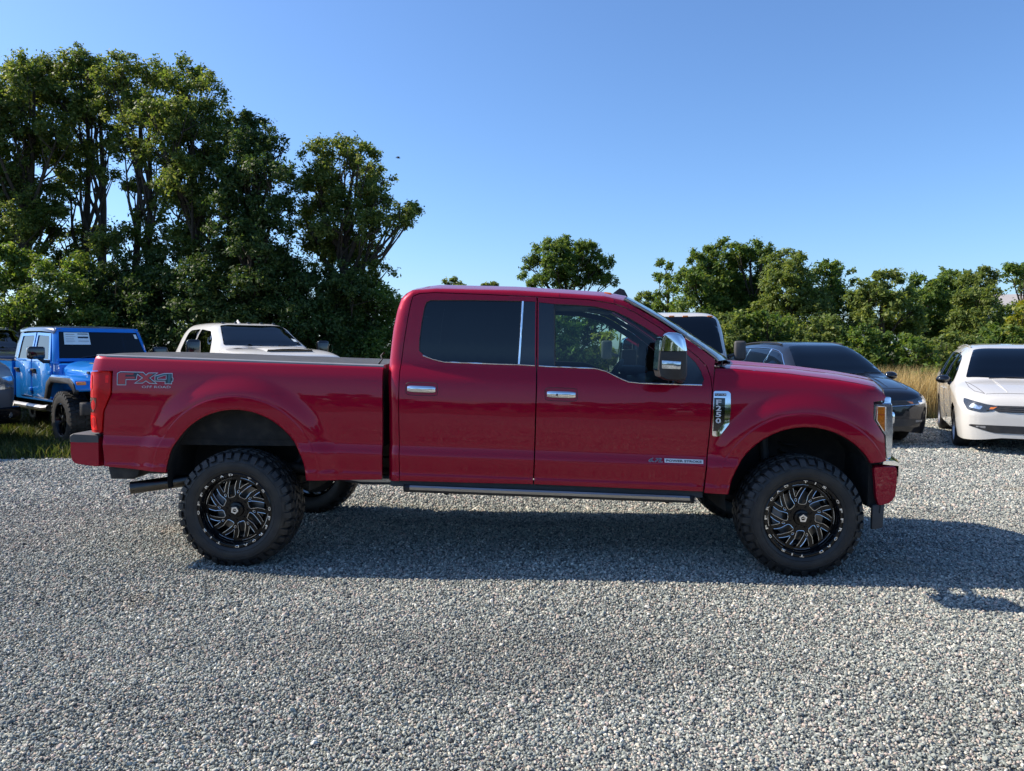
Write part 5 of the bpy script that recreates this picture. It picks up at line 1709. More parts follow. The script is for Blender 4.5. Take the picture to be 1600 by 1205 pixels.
# ---- white cargo van seen over the cowl and through the cab --------------------
def cargo_van():
    t = thing('cargo_van', 'tall white van facing the camera seen behind the red truck windshield', 'van', (3.22, 15.2, 0), rad(-99))
    t.scale = (1.1, 1.1, 1.05)
    ST = [(0.98, 0.45, 0.72, 0.95, 0.70, 0.78, 0.70), (0.92, 0.38, 0.78, 1.08, 0.88, 0.92, 0.82), (0.70, 0.34, 0.92, 1.20, 0.96, 1.00, 0.88), (0.40, 0.34, 1.05, 1.32, 0.98, 1.02, 0.90),
          (0.10, 0.34, 1.15, 1.62, 0.98, 1.02, 0.90), (-0.20, 0.34, 1.18, 1.96, 0.98, 1.02, 0.90), (-0.42, 0.34, 1.20, 2.16, 0.98, 1.02, 0.90), (-0.60, 0.34, 1.20, 2.235, 0.98, 1.02, 0.91), (-1.2, 0.34, 1.2, 2.27, 0.98, 1.02, 0.92), (-4.2, 0.36, 1.2, 2.27, 0.98, 1.02, 0.92), (-4.3, 0.40, 1.2, 2.22, 0.96, 1.00, 0.90)]
    b = CarBody(ST, [(0, 0.38, 0.42), (-3.4, 0.38, 0.42)], 0.06, n=7.0)
    b.build('body', 'white_paint', t)
    w = [(0.28, y) for y in np.linspace(-0.88, 0.88, 7)] + [(-0.40, y) for y in np.linspace(0.80, -0.80, 7)]
    w = [(x - 0.06 * (y / 0.86) ** 2, y) for x, y in w]
    ws = b.lay('windshield', fillet(w, 0.05), 'top', 'glass_dark', t, 0.006)
    for sg in (-1, 1):
        b.lay('side_window', fillet([(0.02, 1.36), (-0.28, 1.78), (-0.40, 1.86), (-1.05, 1.88), (-1.08, 1.30), (-0.2, 1.26)], 0.05), 'side', 'glass_mid', t, 0.006, sg)
        m = MB().box((0.02, sg * 1.19, 1.50), (0.12, 0.20, 0.36)).build('side_mirror', 'dark_plastic', t, bevel=0.04, seg=3)
        MB().tube([(-0.02, sg * 1.10, 1.42), (-0.05, sg * 0.98, 1.38)], 0.03, 8).build('mirror_arm', 'dark_plastic', m, smooth=True)
        b.lay('headlight', fillet([(sg * 0.62, 0.98), (sg * 0.90, 1.06), (sg * 0.93, 0.86), (sg * 0.70, 0.82)], 0.03), 'front', 'lamp_clear', t, 0.006)
        for ax in (0, -3.4):
            simple_wheel(t, (ax, sg * 0.98, 0.36), 0.36, 0.22, 'satin_metal', 6, 0, sg)
    b.lay('grille', fillet([(-0.55, 0.92), (0.55, 0.92), (0.52, 0.72), (-0.52, 0.72)], 0.04), 'front', 'black_plastic', t, 0.006)
    for y in (-0.70, -0.25, 0.0, 0.25, 0.70):
        h, nn, _, _ = b.full.ray_cast(Vector((5, y, 2.15)), Vector((-1, 0, 0)))
        if h: MB().box(h + nn * 0.012, (0.03, 0.10, 0.03)).build('clearance_lamp', 'amber', t, bevel=0.008)
    MB().box((-1.7, 0, 0.36), (4.8, 1.6, 0.12)).build('underbody', 'chassis', t)
cargo_van()

# ---- full-size pickups on the left ---------------------------------------------
def big_pickup(name, label, loc, rotz, paint_mat, scale, group, scoop=True, chrome_front=False):
    t = thing(name, label, 'pickup truck', loc, rotz, group)
    t.scale = (scale, scale, scale * 1.015)
    ST = [(0.98, 0.62, 1.00, 1.20, 0.80, 0.84, 0.78), (0.93, 0.58, 1.08, 1.33, 0.90, 0.95, 0.86), (0.80, 0.55, 1.16, 1.40, 0.94, 0.985, 0.88), (0.30, 0.55, 1.22, 1.475, 0.96, 1.0, 0.88), (-0.30, 0.55, 1.25, 1.50, 0.96, 1.0, 0.87), (-0.52, 0.55, 1.26, 1.515, 0.96, 1.0, 0.86),
          (-0.75, 0.55, 1.26, 1.635, 0.96, 1.0, 0.80), (-1.05, 0.55, 1.26, 1.80, 0.96, 1.0, 0.75), (-1.30, 0.55, 1.28, 1.925, 0.96, 1.0, 0.735), (-1.55, 0.55, 1.28, 1.965, 0.96, 1.0, 0.735), (-2.2, 0.55, 1.28, 1.985, 0.96, 1.0, 0.735), (-2.9, 0.55, 1.28, 1.978, 0.96, 1.0, 0.73), (-3.08, 0.55, 1.28, 1.94, 0.96, 1.0, 0.73), (-3.20, 0.55, 1.28, 1.74, 0.96, 0.995, 0.76), (-3.30, 0.55, 1.27, 1.50, 0.96, 0.99, 0.82), (-3.34, 0.55, 1.22, 1.40, 0.95, 0.985, 0.86)]
    b = CarBody(ST, [(0, 0.55, 0.50)], 0.05, n=7.0, nh=4.0)
    b.build('cab_body', paint_mat, t)
    w = [(-0.56, y) for y in np.linspace(-0.745, 0.745, 9)] + [(-1.28, y) for y in np.linspace(0.60, -0.60, 7)]
    w = [(x - 0.08 * (y / 0.8) ** 2 * (1 if x > -1 else 0.6), y) for x, y in w]
    ws = b.lay('windshield', fillet(w, 0.05), 'top', 'glass_dark', t, 0.006)
    wp = MB()
    for yy in (-0.55, 0.05):
        wp.tube([(-0.52, yy, 1.50), (-0.56, yy + 0.28, 1.525), (-0.60, yy + 0.55, 1.545)], 0.008, 5)
    wp.build('wiper', 'black_plastic', ws)
    b.lay('inspection_sticker', [(-0.72, 0.62), (-0.82, 0.60), (-0.82, 0.68), (-0.72, 0.70)], 'top', 'paper', ws, 0.009, step=0.03)
    for sg in (-1, 1):
        for q in ([(-0.86, 1.40), (-1.10, 1.66), (-1.32, 1.80), (-1.90, 1.845), (-1.92, 1.385), (-1.1, 1.37)], [(-2.02, 1.39), (-2.0, 1.848), (-2.60, 1.835), (-2.70, 1.78), (-2.80, 1.44), (-2.74, 1.40)]):
            b.lay('side_window', fillet(q, 0.04), 'side', 'glass_dark', t, 0.005, sg)
        def on(q, off=0.006):
            h, nn, _, _ = b.full.ray_cast(Vector((q[0], sg * 4, q[1])), Vector((0, -sg, 0)))
            return h + Vector((0, sg * off, 0))
        for q in ([(-0.68, 1.36), (-0.70, 0.9), (-0.62, 0.60)], [(-1.96, 1.84), (-1.97, 1.2), (-1.95, 0.60)], [(-3.0, 1.36), (-2.98, 0.95), (-2.90, 0.62)]):
            MB().tube([on(p, 0.0005) for p in resample(q + [q[-1]], 0.06)], 0.004, 4).build('shut_line', 'black_plastic', t)
        for hx in (-1.75, -2.80):
            MB().tube([on((hx - 0.1, 1.22), 0.012), on((hx, 1.225), 0.03), on((hx + 0.1, 1.22), 0.012)], 0.015, 6).build('door_handle', 'chrome', t, smooth=True)
        m = MB().box((-0.78, sg * 1.24, 1.46), (0.15, 0.24, 0.36)).build('side_mirror', 'gloss_black', t, bevel=0.05, seg=3)
        MB().tube([(-0.80, sg * 1.14, 1.36), (-0.84, sg * 0.95, 1.33)], [0.03, 0.045], 8).build('mirror_arm', 'gloss_black', m, smooth=True)
        # front lamps, wheels, bed side
        hl = b.lay('headlight', fillet([(sg * 0.60, 1.13), (sg * 0.90, 1.15), (sg * 0.92, 0.96), (sg * 0.62, 0.93)], 0.03), 'front', 'lamp_clear', t, 0.008)
        for ax in (0, -4.3):
            simple_wheel(t, (ax, sg * 0.97, 0.42), 0.42, 0.27, 'satin_metal', 8, 36, sg)
        bed = [(-3.40, 0.60), (-3.40, 1.335), (-5.55, 1.335), (-5.58, 0.66)] + [(-4.3 + 0.5 * math.cos(a), 0.55 + 0.5 * math.sin(a)) for a in np.linspace(math.pi - 0.15, 0.1, 18)]
        V, F = fill2d(bed, [], None, 0.06)
        sheet('bed_side', V, F, lambda x, z: 0.985 + 0.03 * np.clip(1 - (np.hypot(x + 4.3, z - .55) - .5) / .12, 0, 1) - 0.03 * np.clip((z - 1.25) / .09, 0, 1) ** 2, paint_mat, t, sg, 0, 0.06)
        MB().box((-4.48, sg * 0.93, 1.338), (2.15, 0.07, 0.02)).build('rail_cap', 'black_plastic', t)
        lv = b.lay('hood_vent', [(-0.22, sg * 0.60), (0.02, sg * 0.62), (0.0, sg * 0.72), (-0.24, sg * 0.70)], 'top', 'black_plastic', t, 0.004, step=0.04)
        for k in range(3):
            b.lay('vent_slat', [(-0.20 + k * 0.07, sg * 0.61), (-0.17 + k * 0.07, sg * 0.61), (-0.17 + k * 0.07, sg * 0.71), (-0.20 + k * 0.07, sg * 0.71)], 'top', paint_mat, lv, 0.010, step=0.03)
    MB().box((-5.56, 0, 1.03), (0.05, 1.86, 0.60)).build('tailgate', paint_mat, t)
    MB().box((-4.5, 0, 0.80), (2.1, 1.85, 0.06)).build('bed_floor', 'liner', t)
    if scoop:
        rings = []
        for x, h, wd in ((-0.42, 0.0, 0.44), (-0.15, 0.035, 0.46), (0.30, 0.062, 0.47), (0.58, 0.068, 0.465), (0.66, 0.062, 0.46)):
            zc = float(b.par[2](x)) - 0.012
            rings.append([(x, y * wd, zc + h * (1 - abs(y) ** 6) - 0.02 * abs(y) ** 2) for y in np.linspace(-1, 1, 17)])
        hs = MB().loft(rings, cap=False, closed=False).build('hood_scoop', paint_mat, t, smooth=True, sharp=50)
        zc = float(b.par[2](0.66)) - 0.012
        MB().loft([[(0.655, -0.44, zc - 0.03), (0.655, 0.44, zc - 0.03)], [(0.668, -0.40, zc + 0.050), (0.668, 0.40, zc + 0.050)]], cap=False, closed=False).build('scoop_mouth', 'gloss_black', hs)
    gm = 'chrome' if chrome_front else 'gloss_black'
    g = b.lay('grille', fillet([(-0.56, 1.13), (0.56, 1.13), (0.58, 0.80), (0.50, 0.70), (-0.50, 0.70), (-0.58, 0.80)], 0.04), 'front', 'gloss_black', t, 0.006)
    MB().tube([(1.0, y, z) for y, z in fillet([(-0.60, 1.15), (0.60, 1.15), (0.62, 0.80), (0.52, 0.68), (-0.52, 0.68), (-0.62, 0.80)], 0.05)] + [(1.0, -0.58, 1.15)], 0.03, 6).build('grille_frame', 'chrome', g, smooth=True)
    for z in np.linspace(0.74, 1.10, 7):
        MB().box((0.995, 0, z), (0.02, 1.12, 0.020)).build('grille_bar', gm, g)
    for y in np.linspace(-0.5, 0.5, 11):
        MB().box((0.995, y, 0.92), (0.016, 0.016, 0.40)).build('grille_slat', gm, g)
    MB().loft([[(1.14 - 0.16 * (abs(y)) ** 2.5, y * 1.0, 0.66), (1.16 - 0.16 * abs(y) ** 2.5, y * 1.0, 0.60), (1.15 - 0.16 * abs(y) ** 2.5, y, 0.46), (1.10 - 0.16 * abs(y) ** 2.5, y, 0.40), (0.85, y, 0.42), (0.85, y, 0.66)] for y in np.linspace(-1, 1, 15)]).build('front_bumper', 'chrome' if not chrome_front else 'gloss_black', t, smooth=True, sharp=40)
    for sg in (-1, 1):
        o = MB().lathe_y([(0, -0.01), (0.045, -0.008), (0.05, 0.01)], 16).build('fog_lamp', 'lamp_clear', t, smooth=True)
        o.location = (1.055, sg * 0.80, 0.54)
        o.rotation_euler = (0, 0, rad(90))
    for k, y in enumerate((-0.5, -0.25, 0, 0.25, 0.5)):
        h, nn, _, _ = b.full.ray_cast(Vector((-1.50, y, 5)), Vector((0, 0, -1)))
        MB().box(h + Vector((0, 0, 0.012)), (0.10, 0.055, 0.035)).build('clearance_lamp', 'gloss_black', t, bevel=0.012)
    h, nn, _, _ = b.full.ray_cast(Vector((-1.75, -0.1, 5)), Vector((0, 0, -1)))
    MB().loft([[(h.x - 0.10, h.y - 0.025, h.z - .005), (h.x + 0.06, h.y - 0.015, h.z - .005), (h.x + 0.06, h.y + 0.015, h.z - .005), (h.x - 0.10, h.y + 0.025, h.z - .005)], [(h.x - 0.09, h.y - 0.004, h.z + 0.07), (h.x - 0.05, h.y - 0.004, h.z + 0.065), (h.x - 0.05, h.y + 0.004, h.z + 0.065), (h.x - 0.09, h.y + 0.004, h.z + 0.07)]]).build('antenna_fin', paint_mat, t, smooth=True)
    MB().box((-2.3, 0, 0.56), (6.2, 1.5, 0.14)).build('chassis', 'chassis', t)
    return t

GP = 'pickups and off-roaders parked on the left'
big_pickup('white_pickup', 'white heavy-duty crew cab pickup with hood scoop parked behind the red truck bed', (-4.50, 14.43, 0), rad(-52), 'cream_paint', 1.045, GP)
big_pickup('grey_pickup', 'grey pickup with chrome grille and black bumper cut off by the left edge', (-9.11, 11.58, 0), rad(-30), 'grey_paint', 0.97, GP, scoop=False, chrome_front=True)
big_pickup('dark_pickup', 'dark vehicle with black windows partly hidden behind the blue off-roader', (-10.75, 15.6, 0), rad(-48), 'navy_paint', 1.0, GP, scoop=False)

# ---- blue boxy off-road pickup ---------------------------------------------------
def blue_offroader():
    t = thing('off_road_pickup', 'bright blue boxy off-road pickup with sticker in its windshield and black fenders', 'off-roader', (-6.45, 12.62, 0), rad(-41.5), GP)
    t.scale = (1.05,) * 3
    P = 'blue_paint'
    # tub with slightly leaning sides
    def slab(name, poly, y0, y1, mat, par=t, bevel=0.02):
        return prism_y(poly, y0, y1).build(name, mat, par, bevel=bevel)
    tub = [(-0.62, 0.62), (-0.62, 1.24), (-0.88, 1.26), (-2.82, 1.26), (-2.82, 0.62)]
    slab('body_tub', tub, -0.765, 0.765, P)
    # hood: tapered, gently crowned
    rings = []
    for x, w, z in ((-0.80, 0.735, 1.275), (-0.60, 0.725, 1.27), (0.0, 0.68, 1.225), (0.40, 0.645, 1.19), (0.53, 0.63, 1.165), (0.57, 0.62, 1.12)):
        rings.append([(x, -w, 0.85)] + [(x, -w, z - 0.13)] + [(x, y * w, z - 0.10 * abs(y) ** 7 + (0.022 if abs(y) < 0.62 else 0.022 * max(0, 1 - (abs(y) - 0.62) / 0.1))) for y in np.linspace(-0.985, 0.985, 25)] + [(x, w, z - 0.13), (x, w, 0.85)])
    hd = MB().loft(rings).build('hood', P, t, smooth=True, sharp=35)
    for sg in (-1, 1):
        MB().box((0.28, sg * 0.655, 1.13), (0.09, 0.03, 0.04)).build('hood_latch', 'black_plastic', hd, bevel=0.008)
        MB().loft([[(-0.25, sg * 0.30, 1.262), (0.02, sg * 0.27, 1.245), (0.02, sg * 0.40, 1.243), (-0.25, sg * 0.46, 1.259)], [(-0.24, sg * 0.32, 1.272), (0.0, sg * 0.29, 1.255), (0.0, sg * 0.385, 1.253), (-0.24, sg * 0.44, 1.269)]]).build('hood_vent', 'black_plastic', hd)
    # grille with seven slots, round lamps
    g = MB().loft([[(0.60 - 0.05 * (1 - k), y, z) for y in np.linspace(-0.66, 0.66, 9)] for z, k in ((0.72, 1.0), (0.95, 1.0), (1.10, 0.9), (1.135, 0.3))], cap=False, closed=False).build('grille', P, t, smooth=True)
    for k in range(7):
        MB().box((0.606, -0.27 + k * 0.09, 0.94), (0.02, 0.05, 0.30)).build('grille_slot', 'gloss_black', g, bevel=0.008)
    for sg in (-1, 1):
        o = MB().lathe_y([(0, -0.03), (0.07, -0.022), (0.09, -0.004), (0.10, 0.03)], 24).build('headlight', 'lamp_clear', t, smooth=True)
        o.location = (0.61, sg * 0.46, 0.97); o.rotation_euler = (0, 0, rad(90))
        # flat fender over the front wheel
        fp = [(-0.70, 0.74), (-0.58, 1.0), (-0.42, 1.09), (0.38, 1.09), (0.56, 1.02), (0.62, 0.90), (0.60, 0.86), (0.50, 0.95), (0.34, 1.015), (-0.38, 1.015), (-0.50, 0.94), (-0.60, 0.74)]
        fd = slab('fender', fp, sg * 0.60, sg * 0.945, P, t, 0.018)
        fl = [(x, z - 0.012) for x, z in [(-0.715, 0.72), (-0.595, 0.985), (-0.43, 1.07), (0.385, 1.07), (0.56, 1.0), (0.625, 0.885), (0.585, 0.84), (0.485, 0.925), (0.335, 0.985), (-0.375, 0.985), (-0.49, 0.915), (-0.595, 0.72)]]
        slab('fender_flare', fl, sg * 0.905, sg * 0.965, 'black_plastic', fd, 0.012)
        MB().box((0.565, sg * 0.86, 0.985), (0.06, 0.13, 0.05)).build('turn_signal', 'amber', fd, bevel=0.012)
        MB().loft([[(x, sg * 0.60, 1.00), (x, sg * 0.30, 1.00), (x, sg * 0.30, 0.55), (x, sg * 0.60, 0.55)] for x in (-0.6, 0.5)]).build('inner_fender', 'liner', t)
        # doors with hinges and handles
        for nm, x0, x1 in (('door', -0.92, -1.86), ('door', -1.90, -2.72)):
            dp = [(x0, 0.68), (x0, 1.275), (x1, 1.275), (x1, 0.80 if x1 < -2 else 0.68)]
            if x1 < -2: dp = [(x0, 0.68), (x0, 1.275), (x1, 1.275), (x1, 0.95), (x1 + 0.20, 0.68)]
            d = slab(nm, dp, sg * 0.74, sg * 0.79, P, t, 0.02)
            MB().box(((x1 + 0.13), sg * 0.812, 1.135), (0.17, 0.035, 0.035)).build('handle', 'black_plastic', d, bevel=0.01)
            MB().box(((x1 + 0.13), sg * 0.793, 1.115), (0.19, 0.012, 0.075)).build('handle_cup', 'black_plastic', d, bevel=0.004)
            for hz in (1.10, 0.80):
                MB().box((x0 + 0.01, sg * 0.805, hz), (0.12, 0.04, 0.065)).build('hinge', P, d, bevel=0.012)
            # window frame and pane
            if x0 > -1:
                wf = [(-0.965, 1.275), (-1.17, 1.735), (x1 + 0.02, 1.755), (x1 + 0.02, 1.275)]
                wi = [(-1.06, 1.315), (-1.225, 1.69), (x1 + 0.08, 1.71), (x1 + 0.08, 1.315)]
            else:
                wf = [(x0, 1.275), (x0, 1.755), (-2.62, 1.745), (-2.70, 1.275)]
                wi = [(x0 - 0.06, 1.315), (x0 - 0.06, 1.705), (-2.56, 1.70), (-2.63, 1.315)]
            lean = lambda x, z: 0.785 - 0.20 * np.clip(z - 1.275, 0, 1)
            V, F = fill2d(wf, [fillet(wi, 0.03)], None, 0.05)
            sheet('window_frame', V, F, lean, P, d, sg, 0.0, 0.03)
            V, F = fill2d(fillet(wi, 0.03), [], None, 0.06)
            sheet('window', V, F, lean, 'glass_mid', d, sg, -0.012)
        MB().tube([(-0.70, sg * 0.90, 0.56), (-0.85, sg * 0.93, 0.545), (-2.55, sg * 0.93, 0.545), (-2.75, sg * 0.88, 0.56)], 0.05, 10).build('rock_rail', 'satin_metal', t, smooth=True)
        # mirror
        m = MB().box((-1.00, sg * 0.97, 1.42), (0.13, 0.24, 0.20)).build('side_mirror', 'gloss_black', t, bevel=0.035, seg=3)
        MB().tube([(-1.0, sg * 0.93, 1.34), (-1.0, sg * 0.86, 1.28), (-1.0, sg * 0.77, 1.28)], 0.03, 8).build('mirror_arm', 'black_plastic', m, smooth=True)
        # A pillar
        MB().loft([[(-0.80, sg * 0.70, 1.25), (-0.90, sg * 0.765, 1.25), (-0.97, sg * 0.765, 1.25), (-0.88, sg * 0.68, 1.25)], [(-1.09, sg * 0.605, 1.80), (-1.15, sg * 0.675, 1.80), (-1.24, sg * 0.675, 1.80), (-1.18, sg * 0.59, 1.80)]]).build('windshield_pillar', P, t, bevel=0.012)
        # bed
        bp = [(-2.88, 0.66), (-2.88, 1.27), (-4.45, 1.27), (-4.47, 0.72)] + [(-3.49 + 0.50 * math.cos(a), 0.52 + 0.50 * math.sin(a)) for a in np.linspace(math.pi - 0.25, 0.25, 12)]
        V, F = fill2d(bp, [], None, 0.06)
        sheet('bed_side', V, F, lambda x, z: 0.80 + 0 * x, P, t, sg, 0, 0.07)
        MB().box((-3.66, sg * 0.765, 1.276), (1.58, 0.08, 0.02)).build('rail_cap', 'black_plastic', t)
        slab('fender_flare', [(-3.49 + r * math.cos(a), 0.52 + r * math.sin(a)) for r, aa in ((0.54, np.linspace(0.1, math.pi - 0.1, 14)), (0.47, np.linspace(math.pi - 0.1, 0.1, 14))) for a in aa], sg * 0.78, sg * 0.93, 'black_plastic', t, 0.012)
        for ax in (0, -3.49):
            simple_wheel(t, (ax, sg * 0.955, 0.425), 0.41, 0.27, 'rim_black', 7, 34, sg, rim_r=0.235)
    # windshield: nearly flat glass in a frame, header, roof
    def q(u, v, k=0.0): return (-0.835 - 0.29 * v + 0.05 * (1 - u * u) + k, u * (0.70 - 0.075 * v), 1.28 + 0.52 * v + k * 0.4)
    ws = MB().loft([[q(u, v) for u in np.linspace(-1, 1, 11)] for v in np.linspace(0.06, 0.95, 6)], cap=False, closed=False).build('windshield', 'glass_dark', t, smooth=True)
    for v0, v1, nm in ((0.0, 0.09, 'windshield_base'), (0.92, 1.04, 'windshield_header')):
        MB().loft([[q(u, v0, 0.012), q(u, v1, 0.012), q(u, v1, -0.05), q(u, v0, -0.05)] for u in np.linspace(-1.03, 1.03, 11)]).build(nm, P, t, smooth=True, sharp=35)
    st = MB().loft([[q(u, v, 0.008) for u in (-0.86, -0.5, -0.28)] for v in (0.52, 0.70, 0.90)], cap=False, closed=False).build('window_sticker', 'paper', ws)
    st['label'] = 'white price sheet stuck inside the windshield'
    for (u0, u1, v0, v1, mt) in ((-0.55, -0.31, 0.84, 0.865, 'decal_dark'), (-0.55, -0.31, 0.72, 0.77, 'decal_dark'), (-0.55, -0.31, 0.62, 0.635, 'grey_trim'), (-0.82, -0.62, 0.83, 0.845, 'grey_trim'), (-0.82, -0.60, 0.76, 0.77, 'grey_trim'), (-0.82, -0.64, 0.69, 0.70, 'grey_trim'), (-0.82, -0.62, 0.62, 0.63, 'grey_trim')):
        MB().loft([[q(u0, v0, 0.011), q(u1, v0, 0.011)], [q(u0, v1, 0.011), q(u1, v1, 0.011)]], cap=False, closed=False).build('printed_line', mt, st)
    MB().loft([[q(0.86, v, 0.008), q(0.93, v, 0.008)] for v in (0.72, 0.86)], cap=False, closed=False).build('inspection_sticker', 'paper', ws)
    MB().tube([q(-0.55, 0.10, 0.02), q(-0.25, 0.16, 0.02), q(0.0, 0.19, 0.02)], 0.010, 5).build('wiper', 'black_plastic', ws)
    MB().tube([q(0.15, 0.10, 0.02), q(0.45, 0.16, 0.02), q(0.7, 0.19, 0.02)], 0.010, 5).build('wiper', 'black_plastic', ws)
    rings = []
    for x, z, k in ((-1.10, 1.800, 0.97), (-1.16, 1.835, 1.0), (-1.6, 1.862, 1.0), (-2.3, 1.868, 1.0), (-2.72, 1.855, 1.0), (-2.80, 1.82, 0.985)):
        rings.append([(x, -0.70 * k, z - 0.085), (x, -0.695 * k, z - 0.045), (x, -0.66 * k, z - 0.012)] + [(x, y * 0.60 * k, z + 0.012 * (1 - y * y)) for y in np.linspace(-1, 1, 9)] + [(x, 0.66 * k, z - 0.012), (x, 0.695 * k, z - 0.045), (x, 0.70 * k, z - 0.085)])
    MB().loft(rings).build('hard_top', 'navy_paint', t, smooth=True, sharp=40)
    MB().loft([[(-2.72, y, 1.26) for y in np.linspace(-0.76, 0.76, 5)], [(-2.78, y * 0.92, 1.80) for y in np.linspace(-0.76, 0.76, 5)]], cap=False, closed=False).build('rear_wall', 'black_plastic', t)
    for sg in (-1, 1):
        V, F = fill2d([(-2.61, 1.27), (-2.56, 1.77), (-2.78, 1.79), (-2.80, 1.27)], [], None, 0.08)
        sheet('quarter_panel', V, F, lambda x, z: 0.780 - 0.20 * np.clip(z - 1.275, 0, 1), 'navy_paint', t, sg, 0.004, 0.03)
    MB().box((-4.46, 0, 1.0), (0.05, 1.50, 0.52)).build('tailgate', P, t)
    MB().box((-3.66, 0, 0.76), (1.55, 1.5, 0.05)).build('bed_floor', 'liner', t)
    MB().loft([[(0.66, y, 0.52), (0.84 - 0.10 * abs(y) ** 3, y, 0.53), (0.85 - 0.10 * abs(y) ** 3, y, 0.70), (0.66, y, 0.72)] for y in np.linspace(-0.92, 0.92, 11)]).build('front_bumper', 'black_plastic', t, bevel=0.015)
    for sg in (-1, 1):
        MB().box((-1.75, sg * 0.36, 1.15), (0.16, 0.44, 0.6)).build('seat_back', 'interior_dark', t, bevel=0.05)
    MB().box((-1.0, 0, 1.20), (0.3, 1.35, 0.16)).build('dashboard', 'interior_dark', t, bevel=0.04)
    MB().box((-1.9, 0, 0.58), (5.0, 0.9, 0.16)).build('chassis', 'chassis', t)
blue_offroader()

# ------------------------------------------------------------------ trees, shrubs, the house behind them
def leaf_cloud(clumps, size, rng, flat=0.5, dens=1.0, twig=0.33):
    """clumps: (x, y, z, r). Each clump carries smaller tufts on its shell and each tuft bears leafy twigs pointing
    outwards, so the crown keeps an uneven edge, open gaps and light and dark tufts."""
    P, Nn = [], []
    for (x, y, z, r) in clumps:
        ns = int(np.clip(round(18 * dens * (r / (2.6 * twig)) ** 1.6), 6, 48))
        d = rng.normal(0, 1, (ns, 3)); d /= np.linalg.norm(d, axis=1)[:, None]
        d[:, 2] = np.where(d[:, 2] < -0.45, -d[:, 2] * 0.7, d[:, 2])
        sr = r * rng.uniform(0.30, 0.56, ns)
        sc = np.array([x, y, z]) + d * (r * rng.uniform(0.45, 0.95, ns))[:, None]
        for k in range(ns):
            nt_ = max(5, int(15 * (sr[k] / (1.1 * twig)) ** 1.7))
            e = rng.normal(0, 1, (nt_, 3)) + d[k] * 0.7 + np.array([0, 0, 0.25])
            e /= np.linalg.norm(e, axis=1)[:, None]
            L = sr[k] * rng.uniform(0.55, 1.25, nt_)
            nl = 17
            u = rng.uniform(0.25, 1.05, (nt_, nl))
            p = sc[k] + e[:, None, :] * (L[:, None] * u)[..., None]
            p[..., 2] -= 0.10 * L[:, None] * u ** 2
            p = p + rng.normal(0, 1, p.shape) * (0.16 * twig * np.array([1, 1, 0.8]))
            P.append(p.reshape(-1, 3)); Nn.append(np.repeat(e, nl, 0))
    P = np.concatenate(P); Nn = np.concatenate(Nn)
    n = len(P)
    nr = Nn * 0.6 + rng.normal(0, 0.7, (n, 3)) + np.array([0, 0, flat])
    nr /= np.linalg.norm(nr, axis=1)[:, None]
    a = np.cross(nr, rng.normal(0, 1, (n, 3))); a /= np.maximum(np.linalg.norm(a, axis=1)[:, None], 1e-6)
    b = np.cross(nr, a)
    s = size * rng.uniform(0.6, 1.35, n)[:, None]
    # a leaf: pointed, folded along its midrib
    v0, v2 = P - a * s, P + a * s
    v1, v3 = P + b * s * 0.45 + nr * s * 0.12, P - b * s * 0.45 + nr * s * 0.12
    V = np.stack([v0, v1, v2, v3], 1).reshape(-1, 3)
    i = np.arange(n) * 4
    return V, np.stack([i, i + 1, i + 2, i + 3], 1)

def tree(name, label, base, clumps, mat, group, leaf=0.075, seed=0, trunk_r=0.16, dens=1.0, twig=0.33, cat='tree', fork=0.45, trunks=1):
    """a tree at base (x,y): tapered trunk, limbs running to the leaf clumps, leafy crown"""
    rng = np.random.default_rng(seed + 100)
    t = thing(name, label, cat, (base[0], base[1], 0), 0, group)
    C = np.array(clumps, float)
    C[:, 0] -= base[0]; C[:, 1] -= base[1]
    top = C[:, 2].max()
    m = MB()
    stems = []
    for k in range(trunks):
        ox, oy = (rng.uniform(-0.5, 0.5), rng.uniform(-0.4, 0.4)) if k else (0, 0)
        cx, cy = C[:, 0].mean() + ox, C[:, 1].mean()
        pts = []
        for i in range(9):
            u = i / 8
            pts.append(Vector((ox + (cx - ox) * u ** 1.5 + 0.10 * math.sin(u * 5 + seed + k), oy + (cy - oy) * u + 0.08 * math.cos(u * 4 + seed), top * 0.93 * u - 0.05)))
        rs = [trunk_r * (1.25 - 1.1 * (i / 8) ** 0.8) + 0.012 for i in range(9)]
        m.tube(pts, rs, 9)
        stems.append(pts)
    for j, (x, y, z, r) in enumerate(C):
        pts = stems[j % trunks]
        u = min(0.9, max(fork * 0.6, (z / top) * 0.72))
        i = u * 8
        a = pts[int(i)].lerp(pts[min(8, int(i) + 1)], i - int(i))
        e = Vector((x, y, z))
        mid = a.lerp(e, 0.5) + Vector((rng.normal(0, 0.12), rng.normal(0, 0.12), -0.10 * (e - a).length))
        r0 = trunk_r * (1.15 - u) * 0.55 + 0.012
        m.tube([a, mid, e], [r0, r0 * 0.65, 0.012], 6)
        for q in range(3):
            d = Vector(rng.normal(0, 1, 3)); d.z = abs(d.z) * 0.6; d.normalize()
            m.tube([mid.lerp(e, 0.3 + 0.25 * q), mid.lerp(e, 0.5 + 0.2 * q) + d * r * 0.45, e + d * r * 0.85], [r0 * 0.42, r0 * 0.3, 0.006], 4)
    m.build('trunk', 'bark', t, smooth=True)
    V, Q = leaf_cloud(C, leaf, rng, dens=dens, twig=twig)
    V[:, 2] = np.maximum(V[:, 2], 0.01)
    big_mesh('crown', V, Q, np.zeros((0, 3), int), mat, t)
    return t

